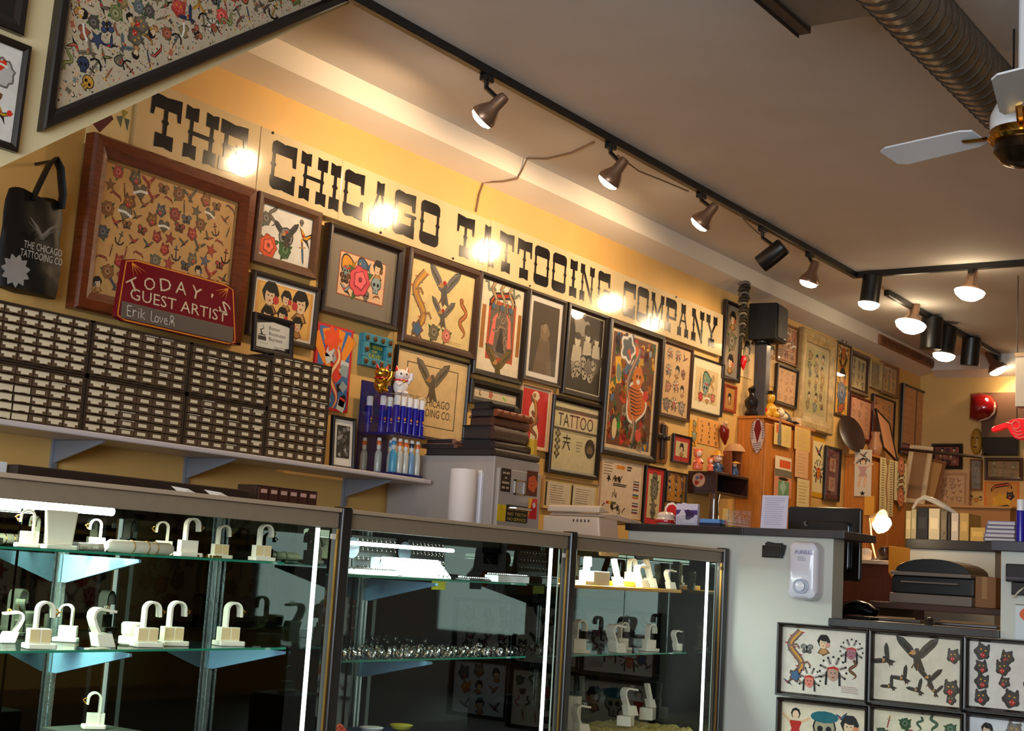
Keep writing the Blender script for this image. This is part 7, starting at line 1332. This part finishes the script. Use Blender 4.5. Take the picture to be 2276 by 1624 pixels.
# wall cubby with dolls
kx0, ky0 = 7.958, 4.0; kz1 = HC+.698; kz0 = PX(1560, 1096, kx0).z; kx1 = PY(1664, 1070, ky0).x
kb = thing('wall_cubby', 'dark brown wall cubby with a round sticker, open towards the room', 'shelf', (kx0, ky0, kz0)); w, h = kx1-kx0, kz1-kz0; DB = mat('dark_brown_laminate', s(54, 26, 18), rough=.3)
MB().box(0, w, 0, D-ky0-.001, h-.018, h).build('top_board', DB, kb, .002); MB().box(0, w, 0, D-ky0-.001, 0, .016).build('bottom_board', DB, kb, .002); MB().box(0, .018, .0, D-ky0-.001, .0165, h-.0185).build('side_panel', DB, kb); MB().box(w-.018, w, .0, D-ky0-.001, .0165, h-.0185).build('side_panel', DB, kb); MB(s(14, 12, 12)).box(.0185, w-.0185, D-ky0-.02, D-ky0-.002, .0165, h-.0185).build('back_panel', PAINT, kb)
c = Cv(.1, .1, None, 1); c.at(.05, .05, .045); c.e(0, 0, 1, 1, s(206, 160, 130), 20); c.e(-.25, .3, .3, .25, s(110, 120, 160), 8); c.e(.4, .35, .3, .3, s(190, 60, 50), 8); c.blob(-.3, -.4, .35, .2, 3, s(180, 60, 50), 10); o = c.build('round_sticker', kb); o.rotation_euler = (0, 0, -math.pi/2); p = PX(1553, 1066, kx0); o.location = (-.0006, p.y-ky0, p.z-kz0-.05)
def doll(u, label, h, col, x=None, y=4.1, arm=True, hat=None, nm='doll'):
    x = x or PY(u, 1045, y).x; t = thing(nm, label, 'figurine', (x, y, kz1+.0005), (0, 0, -.7)); k = h
    mb = MB(col); mb.lathe([(.2*k, 0), (.24*k, .1*k), (.2*k, .3*k), (.12*k, .48*k), (.08*k, .55*k)], n=14); 
    if arm: mb.tube([(-.14*k, 0, .45*k), (-.2*k, -.1*k, .32*k), (-.08*k, -.2*k, .34*k)], [.06*k, .05*k, .04*k], 8); mb.tube([(.14*k, 0, .45*k), (.2*k, -.1*k, .32*k), (.08*k, -.2*k, .34*k)], [.06*k, .05*k, .04*k], 8)
    mb.build('body', GLOSS, t, smooth=True)
    hd = MB(s(240, 180, 150) if hat else col); hd.ball((0, 0, .72*k), (.2*k, .19*k, .22*k), 14, 9); hd.build('head', GLOSS, t, smooth=True)
    MB(s(250, 220, 200)).ball((0, -.12*k, .7*k), (.13*k, .09*k, .14*k), 10, 7).build('face', GLOSS, t, smooth=True)
    for q in (-1, 1): MB(s(30, 20, 20)).ball((q*.05*k, -.205*k, .73*k), .02*k, 6, 4).build('eye', GLOSS, t)
    if hat: MB(hat).lathe([(.26*k, .8*k), (.24*k, .84*k), (.14*k, .88*k), (.1*k, 1.0*k), (.002, 1.02*k)], n=14).build('hat', GLOSS, t, smooth=True)
    else:
        for q in (-1, 1): MB(col).ball((q*.17*k, .02*k, .9*k), (.06*k, .05*k, .08*k), 8, 6).build('ear', GLOSS, t, smooth=True)
    return t
PKC = s(240, 120, 84)
hd1 = PY(1552, 992, 4.08).z-kz1
doll(1550, 'taller pink hooded doll standing on the dark cubby', hd1, PKC, y=4.1)
doll(1578, 'smaller pink doll beside the taller one on the dark cubby', hd1*.62, PKC, y=4.05)
doll(1594, 'blue and gold idol figurine behind the small pink doll', hd1*1.12, s(60, 90, 130), y=4.16, hat=s(226, 160, 40), nm='idol_figurine')
ck = thing('toy_house', 'small brown toy house with a straw hatted figure inside on the cubby', 'ornament', (PY(1628, 1048, 4.1).x, 4.09, kz1+.0005), (0, 0, -.15)); hk_ = PY(1628, 985, 4.1).z-kz1; w = .062
WD = mat('toy_house_wood', s(140, 74, 36), rough=.5)
MB().box(-w, w, -.03, .05, 0, .01).box(-w, -w+.012, -.02, .05, .01, hk_*.75).box(w-.012, w, -.02, .05, .01, hk_*.75).box(-w+.012, w-.012, .042, .05, .01, hk_*.75).build('frame', WD, ck, .002); MB(s(190, 140, 96)).lathe([(w*1.15, hk_*.75), (w*1.05, hk_*.85), (w*.6, hk_*.98), (.002, hk_)], n=12).build('thatch_roof', mat('thatch', attr=True, rough=.8, bump=.6, bscale=120), ck, smooth=True)
MB(s(60, 80, 120)).lathe([(.026, .0105), (.03, .03), (.018, .06), (.012, .068)], (0, -.004, 0), 12).build('figure', GLOSS, ck, smooth=True); MB(s(236, 200, 160)).ball((0, -.006, .08), .017, 10, 7).build('face', GLOSS, ck, smooth=True); MB(s(226, 160, 60)).lathe([(.04, .088), (.036, .092), (.018, .1), (.002, .108)], (0, -.006, 0), 14).build('straw_hat', GLOSS, ck, smooth=True)
rl_ = thing('carved_figure', 'dark red carved figure hanging beside the oak cabinet', 'ornament', (PY(1607, 985, 4.17).x, 4.17, PY(1612, 988, 4.17).z)); hh = PY(1607, 935, 4.17).z-rl_.location.z
MB(s(120, 26, 16)).tube([(.03, 0, 0), (.0, -.01, hh*.3), (-.012, -.012, hh*.6), (-.03, -.005, hh*.85)], [.006, .028, .034, .012], 10).build('robe', GLOSS, rl_, smooth=True); MB(s(214, 170, 120)).ball((-.0, -.012, hh*.9), .02, 10, 7).build('head', GLOSS, rl_, smooth=True); MB(s(214, 180, 130)).tube([(-.02, -.01, hh*.75), (-.045, -.012, hh*.85)], [.008, .01], 6).build('hand', GLOSS, rl_); MB().cyl((0, -.01, hh*.6), (0, .03, hh*.6), .003).build('hook', BLACKM, rl_)
# bits below the cubby
jr = thing('glass_vase', 'tall brown glass vase on the counter below the dark cubby', 'vase', (5.93, PX(1586, 1150, 5.93).y, zT+.0005)); hv = PX(1586, 1098, 5.93).z-zT
MB(s(90, 56, 34)).lathe([(.022, 0), (.026, .01), (.024, hv*.4), (.022, hv*.8), (.027, hv), (.024, hv), (.019, hv*.8), (.02, .01), (.002, .006)], n=16).build('vessel', mat('smoky_glass', attr=True, rough=.08, coat=.6), jr, smooth=True)
# speaker on its column, things on the nearer cabinet
sz_ = cz1+.0008; spx = 8.66
sp_ = thing('speaker_column', 'slim grey column standing on the oak cabinet under the speaker', 'stand', (PY(1697, 900, 4.06).x, 4.08, sz_)); hc = PY(1697, 755, 4.04).z-sz_
MB(s(74, 72, 74)).box(-.035, .035, -.045, .045, 0, hc-.02).build('column', GLOSS, sp_, .004); MB(s(20, 18, 18)).lathe([(.075, hc-.0195), (.08, hc-.012), (.08, hc-.004), (.07, hc)], n=20).build('plate', GLOSS, sp_, smooth=True); MB(s(50, 70, 110)).box(.0352, .0365, -.03, .03, .01, hc*.7).build('side_strip', GLOSS, sp_)
spk = thing('loudspeaker', 'black cube loudspeaker on top of the slim grey column', 'speaker', (sp_.location.x, 4.05, sz_+hc+.0008), (0, 0, .12)); hs_ = PY(1690, 664, 4.0).z-spk.location.z
SPM = mat('black_speaker_cloth', s(12, 11, 11), rough=.7, bump=.5, bscale=400); MB().box(-.115, .115, -.1, .1, 0, hs_).build('cabinet', SPM, spk, .008); MB().box(-.105, .105, -.11, -.1005, .012, hs_-.012).build('grille', SPM, spk, .004); MB(s(150, 150, 150)).box(.02, .06, -.1115, -.1105, .016, .024).build('badge', METAL, spk)
def onTop(u, v, y, z): return PY(u, v, y).x
t = thing('dark_vase', 'black bottle shaped vase with a curled stopper on the oak cabinet', 'vase', (8.7, 4.13, sz_)); hv = PY(1660, 845, 4.06).z-sz_; MB(s(30, 26, 28)).lathe([(.035, 0), (.05, .02), (.03, .05), (.045, hv*.35), (.05, hv*.5), (.02, hv*.68), (.018, hv*.75)], n=16).build('vessel', GLOSS, t, smooth=True); MB(s(26, 22, 24)).tube([(0, 0, hv*.75), (-.01, 0, hv*.85), (.02, 0, hv*.92), (.05, 0, hv*.88)], [.018, .026, .022, .008], 8).build('stopper', GLOSS, t, smooth=True)
t = thing('gold_idol', 'golden sitting idol with red side on the oak cabinet', 'figurine', (PY(1706, 915, 4.0).x+.1, 4.03, sz_), (0, 0, -.6)); hv = PY(1706, 862, 4.0).z-sz_; mb = MB(s(206, 150, 40)); mb.ball((0, 0, hv*.28), (.05, .045, hv*.28), 12, 8); mb.ball((0, 0, hv*.72), (.034, .034, hv*.22), 12, 8); mb.ball((.03, -.02, hv*.12), (.03, .03, .03), 8, 6); mb.ball((-.03, -.02, hv*.12), (.03, .03, .03), 8, 6); mb.build('body', GLOSS, t, smooth=True); MB(s(200, 30, 20)).ball((-.045, 0, hv*.2), (.02, .04, hv*.2), 8, 6).build('robe', GLOSS, t, smooth=True); MB(s(30, 20, 14)).lathe([(.034, hv*.86), (.02, hv*.97), (.002, hv)], n=10).build('hair', GLOSS, t, smooth=True)
t = thing('black_hat', 'crumpled black cap lying on the right of the oak cabinet top', 'cap', (PY(1735, 915, 4.08).x, 4.1, sz_)); MB(s(24, 18, 18)).lathe([(.1, 0), (.1, .02), (.085, .06), (.05, .09), (.002, .1)], n=16).build('crown', PAINT, t, smooth=True); MB(s(24, 18, 18)).prism([(.06, -.09), (.1, -.12), (.0, -.14), (-.06, -.09)], 'z', .004, .012).build('brim', PAINT, t)
t = thing('white_cat_figurine', 'small white lying cat figurine at the front of the oak cabinet top', 'figurine', (PY(1742, 925, 4.0).x, 4.01, sz_)); mb = MB(s(224, 206, 170)); mb.ball((0, 0, .03), (.06, .035, .03), 12, 8); mb.ball((-.05, -.01, .05), (.028, .028, .028), 10, 7); mb.tube([(-.06, -.01, .07), (-.062, -.01, .09)], [.01, .002], 6); mb.tube([(-.04, -.01, .07), (-.038, -.01, .09)], [.01, .002], 6); mb.build('body', GLOSS, t, smooth=True)
t = thing('white_carton', 'small pale carton at the right end of the oak cabinet top', 'box', (PY(1768, 925, 4.05).x, 4.06, sz_)); MB(s(220, 190, 150)).box(-.04, .04, -.04, .04, 0, .06).build('carton', PAINT, t, .003)
# garland, little wall strips behind the speaker
gp_ = PY(1646, 606, 4.05); gt_ = thing('hanging_garland', 'dark and pale beaded garland hanging from the soffit', 'garland', (gp_.x, 4.02, HC+1.99)); mb = MB(s(60, 52, 44)); zlow = PY(1652, 760, 4.02).z-gt_.location.z
for i in range(16):
    z = -.02-(-zlow-.04)*i/16; k = 1-.5*i/16; cc = s(58, 52, 44) if i % 3 else s(112, 106, 96)
    mb.tube([(.034*k*math.cos(a_)+.01*math.sin(i*2), .034*k*math.sin(a_), z+.006*math.sin(a_*2)) for a_ in [2*math.pi*j/10 for j in range(11)]], .011*k, 6, cc, cap=False)
mb.build('bead_rings', GLOSS, gt_, smooth=True, kind='stuff'); MB().tube([(0, 0, .0), (0, 0, zlow)], .004, 6).build('cord', BLACKM, gt_)
rp = PY(1652, 806, 4.15); t = thing('red_pepper_charm', 'shiny red chili pepper charm hanging beside the speaker column', 'ornament', (rp.x, 4.15, rp.z)); MB(s(224, 20, 24)).tube([(0, 0, .05), (.004, 0, .02), (-.002, 0, -.02), (.006, 0, -.05)], [.012, .022, .016, .003], 10).build('pepper', GLOSS, t, smooth=True); MB(s(40, 90, 30)).cyl((0, 0, .05), (0, 0, .1), .003).build('stalk', GLOSS, t); MB().cyl((0, 0, .098), (0, .045, .098), .003).build('hook', BLACKM, t)
def a_strip(c): c.at(c.w*.5, c.h*.75, c.w*.35); m_lady(c, s(120, 100, 80)); lines(c, c.w*.2, c.h*.1, c.w*.8, c.h*.5, 6, s(190, 160, 110))
poster('cream poster strip peeping out left of the speaker column', [(300, 485), (385, 505), (385, 760), (300, 740)], 'E', a_strip, s(230, 196, 140), seed=2)
poster('narrow pale strip of prints right of the speaker column', [(492, 480), (548, 495), (545, 815), (490, 805)], 'E', a_strip, s(214, 176, 120), seed=4)
# carved plaque on the soffit
a_, b_ = PY(1953, 742, 4.05), PY(2099, 812, 4.05); pq = thing('carved_plaque', 'long brown carved plaque with illegible raised lettering on the soffit', 'plaque', ((a_.x+b_.x)/2, 4.054, PY(1953, 764, 4.05).z+.0)); w = (b_.x-a_.x)/2; h = a_.z-pq.location.z
MB().box(-w, w, -.02, 0, 0, h).build('board', mat('plaque_wood', s(140, 84, 40), rough=.5, noise=.3, nscale=14), pq, .003); mb = MB(s(96, 52, 22)); rn = random.Random(3)
for i in range(16): x = -w*.92+2*w*.92*i/16; mb.box(x, x+w*.03, -.026, -.0205, h*.2, h*.8); mb.box(x+w*.03, x+w*.075, -.026, -.0205, h*rn.choice((.2, .45, .7)), h*(.28+rn.choice((0, .25, .5))))
mb.build('raised_lettering', PAINT, pq, kind='stuff')
# things on the farther cabinet
t = thing('leaning_frame', 'plain pinkish framed sheet leaning back on top of the farther oak cabinet', 'picture', (PY(1972, 1000, 4.02).x+.1, 4.04, c2z+.047), (-.3, .25, .0)); frame_mesh(.34, .36, .015, .02).build('frame', mat('near_black_frame'), t); MB(s(214, 150, 104)).box(-.155, .155, -.012, -.008, .015, .345).build('sheet', PAINT, t)
t = thing('dark_plate', 'large dark plate leaning on top of the farther oak cabinet', 'plate', (PY(1912, 1000, 4.05).x, 4.1, c2z+.0008), (-.3, 0, -.3)); MB(s(46, 30, 24)).lathe([(.001, 0), (.09, .004), (.15, .02), (.152, .024), (.09, .01), (.001, .006)], (0, 0, .153), 24, ax=(0, -1, 0)).build('plate', GLOSS, t, smooth=True)
t = thing('orange_vase', 'pale vase with orange flank standing between plate and leaning frame', 'vase', (PY(1942, 1000, 4.03).x+.06, 4.04, c2z+.0008)); MB(s(170, 120, 84)).lathe([(.03, 0), (.05, .03), (.054, .09), (.03, .16), (.038, .2), (.032, .2), (.025, .16), (.04, .07), (.002, .02)], n=16).build('vessel', GLOSS, t, smooth=True)
t = thing('gold_poster_roll', 'golden paper strip stuck upright at the corner of the farther cabinet', 'paper', (c2x0-.0105, PX(1938, 1120, c2x0-.01).y+.02, PX(1938, 1145, c2x0-.01).z)); MB(s(226, 160, 50)).box(-.003, 0, -.04, .04, 0, PX(1938, 1102, c2x0).z-PX(1938, 1145, c2x0).z).build('sheet', PAINT, t)
# far wall
FWL = ('x', XF)
def a_dred(c): sheet(c, 4, 3, [m_rose, m_lady], (s(140, 70, 60), s(170, 110, 90), s(80, 30, 30)), fill=.5)
def xpic(label, corn, art, pap, fw, fm, key='I', x=XF, **k): return picture(label, corn, key, art, pap, fw, .03, fm, wall=('x', x), seed=3, **k)
xpic('dark red flash in a black frame on the far wall', [(715, 762), (940, 766), (936, 950), (712, 945)], a_dred, s(150, 80, 66), .03, DRK)
xpic('pale tan sheet in a light wood frame leaning below the dark red flash', [(725, 955), (985, 962), (985, 1232), (760, 1215)], a_faint, s(214, 172, 124), .04, mat('pale_wood_frame'), x=XF-.12, tilt=0)
xpic('small bluish grey framed print right of the light wood frame', [(990, 872), (1082, 878), (1080, 1100), (990, 1104)], a_grey, s(140, 126, 120), .015, mat('pale_brown_frame'))
xpic('wide brown framed print with dim grey leaves under the black screen', [(1096, 868), (1378, 866), (1372, 1030), (1098, 1028)], a_grey, s(150, 122, 84), .03, mat('umber_frame'))
def a_sun(c): c.rect(c.w*.06, c.h*.05, c.w*.94, c.h*.95, s(214, 150, 70)); c.at(c.w*.5, c.h*.45, c.w*.25); c.blob(0, 0, 1, .15, 7, s(226, 170, 50)); c.at(c.w*.5, c.h*.2, c.w*.3); m_ban(c, GRN); c.at(c.w*.5, c.h*.8, c.w*.3); m_ban(c, s(220, 120, 40)); c.at(c.w*.75, c.h*.62, c.w*.12); m_head(c)
poster('orange poster with a yellow sun shape above the purple books', [(1086, 1038), (1352, 1046), (1345, 1312), (1105, 1302)], 'I', a_sun, s(226, 120, 20), wall=('x', XF), seed=1)
poster('yellow wall strip of tan prints left of the orange poster', [(985, 1110), (1080, 1112), (1085, 1500), (990, 1500)], 'I', a_amber, s(220, 176, 96), wall=('x', XF), seed=6)
a_, b_ = PX(2181, 872, XF-.05), PX(2330, 1000, XF-.05); bd = thing('brown_board', 'plain brown board behind the red pointing hand on the far wall', 'board', (XF, (a_.y+b_.y)/2, PX(2181, 972, XF-.05).z)); MB(s(104, 70, 46)).box(-.04, 0, -abs(a_.y-b_.y)/2, abs(a_.y-b_.y)/2, 0, a_.z-bd.location.z).build('board', PAINT, bd, .004)
a_, b_ = PX(2183, 972, XF-.06), PX(2262, 1012, XF-.06); tv = thing('black_screen', 'black television screen below the brown board on the far wall', 'screen', (XF, (a_.y+b_.y)/2, b_.z)); w = abs(a_.y-b_.y)/2; MB(s(14, 12, 14)).box(-.06, 0, -w, w, 0, a_.z-b_.z).build('housing', GLOSS, tv, .006); MB(s(8, 8, 10)).box(-.062, -.0605, -w*.95, w*.95, .02, a_.z-b_.z-.02).build('screen', GLOSS, tv)
p0 = PX(2183, 903, XF-.1); cr_ = thing('crimson_shield', 'glossy crimson bulging shield shaped sign on the far wall', 'sign', (XF-.0415, p0.y, p0.z)); sc_ = abs(PX(2154, 903, XF-.1).y-p0.y)
mb = MB(); SH = [(-1, 1.05), (-.2, 1.1), (.6, .85), (1.05, .2), (1.0, -.4), (.6, -.9), (-.3, -1.15), (-1, -.95)]
rg = [mb.ring([(x, -y*sc_*f, z*sc_*f) for y, z in SH]) for x, f in ((0, 1), (-.05, 1), (-.1, .8), (-.13, .4))]; mb.skin(rg).build('shield', mat('crimson_gloss', s(128, 14, 20), rough=.12, coat=.6), cr_, smooth=True)
MB(s(206, 180, 160)).tube([(-.06, -.9*sc_, .3*sc_), (-.07, -1.0*sc_, -.1*sc_), (-.06, -.9*sc_, -.5*sc_), (-.06, -.5*sc_, -.9*sc_), (-.05, .3*sc_, -1.1*sc_)], .01, 6).build('rim_trim', GLOSS, cr_)
p0 = PX(2168, 980, XF-.05); mk = thing('carved_mask', 'yellow carved oval mask on the far wall beside the black screen', 'mask', (XF, p0.y, p0.z)); hm = PX(2168, 952, XF).z-p0.z; mb = MB(s(176, 130, 40)); mb.ball((-.02, 0, 0), (.05, hm*.45, hm), 12, 10); mb.ball((-.07, 0, -.0), (.02, hm*.08, hm*.25), 8, 6); mb.build('mask', mat('carved_yellow_wood', attr=True, rough=.5), mk, smooth=True)
for q in (-1, 1): MB(s(60, 40, 16)).ball((-.062, q*hm*.18, hm*.25), (.012, hm*.1, hm*.05), 8, 5).build('eye_slit', PAINT, mk)
MB(s(90, 40, 20)).ball((-.06, 0, -hm*.45), (.012, hm*.16, hm*.06), 8, 5).build('mouth', PAINT, mk)
# red pointing hand sign
hx = 9.2; p0 = PX(2250, 953, hx); hd_ = thing('pointing_hand_sign', 'bright red pointing hand sign hanging at the right edge', 'sign', (hx, p0.y, p0.z)); sc_ = abs(PX(2206, 953, hx).y-p0.y)/45
HP = [(-46, -6), (-46, 2), (-40, 6), (-12, 15), (2, 22), (14, 24), (40, 24), (40, -24), (20, -26), (8, -23), (-1, -14), (-6, -4), (-9, 2), (-40, -8)]
REDN = mat('red_hand_plastic', s(226, 24, 34), rough=.3, emit=s(226, 24, 34), es=.35)
MB().prism([(-y*sc_, z*sc_) for y, z in HP], 'x', -.02, .02).build('hand', REDN, hd_, .006)
LN = mat('pink_outline', s(240, 120, 120), rough=.3)
for P in ([(0, 10), (8, 18), (18, 14), (20, 4), (12, -2), (4, 2)], [(2, 0), (12, -8), (22, -6)], [(4, -10), (14, -16), (26, -12)], [(8, -18), (18, -23), (30, -20)], [(-12, 14), (-2, 12), (4, 4)]): MB().tube([(-.022, -y*sc_, z*sc_) for y, z in P], .0045, 6).build('finger_line', LN, hd_)
MB().tube([(0, -10*sc_, 24*sc_), (0, -10*sc_, CEIL-p0.z-.001)], .003, 6).build('hanging_wire', BLACKM, hd_)
a_, b_ = PX(2262, 788, 9.0), PX(2300, 905, 9.0); wp = thing('white_hanging_box', 'white box sign hanging from the ceiling at the right edge', 'sign', (9.0, (a_.y+b_.y)/2, b_.z)); w = abs(a_.y-b_.y)/2; MB(s(236, 226, 206)).box(-.05, .05, -w, w, 0, a_.z-b_.z).build('box', PAINT, wp, .004); MB().tube([(0, 0, a_.z-b_.z), (0, 0, CEIL-b_.z-.001)], .004, 6).build('hanging_rod', BLACKM, wp); MB(s(200, 170, 130)).box(-.054, .054, -w-.003, w+.003, a_.z-b_.z-.02, a_.z-b_.z+.003).build('trim_band', PAINT, wp)
rod = thing('dark_rod', 'thin dark rod leaning across the frames near the room corner', 'rod', PX(2182, 1016, 11.4)); q0 = PX(2000, 997, 11.4)-Vector(rod.location); MB().tube([(0, 0, 0), q0], .012, 8).build('rod', DARKWOOD, rod); MB().tube([(0, 0, 0), PX(2182, 1010, 12.0)-Vector(rod.location), PX(2186, 1005, XF-.002)-Vector(rod.location)], .008, 6).build('brace', DARKWOOD, rod)
t = thing('leaning_frame', 'empty brownish frame tipped over at an angle on the far shelf', 'picture', (11.9, PX(2056, 1125, 11.9).y, PX(2065, 1122, 11.9).z+.04), (-.1, .2, -math.pi/2)); frame_mesh(.2, .36, .025, .03).build('frame', mat('pale_brown_frame'), t); MB(s(176, 130, 70)).box(-.076, .076, -.02, -.012, .024, .336).build('sheet', PAINT, t)
t = thing('white_picture', 'white painted frame leaning in the corner beside the tipped frame', 'picture', (11.75, PX(2030, 1120, 11.75).y, PX(2040, 1122, 11.75).z+.01), (-.1, .1, -math.pi/2)); frame_mesh(.2, .5, .04, .03).build('frame', mat('cream_paint', s(214, 190, 150), rough=.5), t); MB(s(150, 110, 70)).box(-.062, .062, -.018, -.012, .04, .46).build('sheet', PAINT, t)
zs = PX(2065, 1123, 11.9).z; fs = thing('far_shelf', 'low cupboard at the far end carrying the leaning frames', 'cupboard', (11.72, 3.2, 0)); MB(s(170, 120, 66)).box(-.12, XF-11.722, 0, .78, 0, zs-.03).build('body', PAINT, fs); MB(s(190, 140, 80)).box(-.14, XF-11.722, -.02, .79, zs-.0295, zs-.012).build('top_board', PAINT, fs)
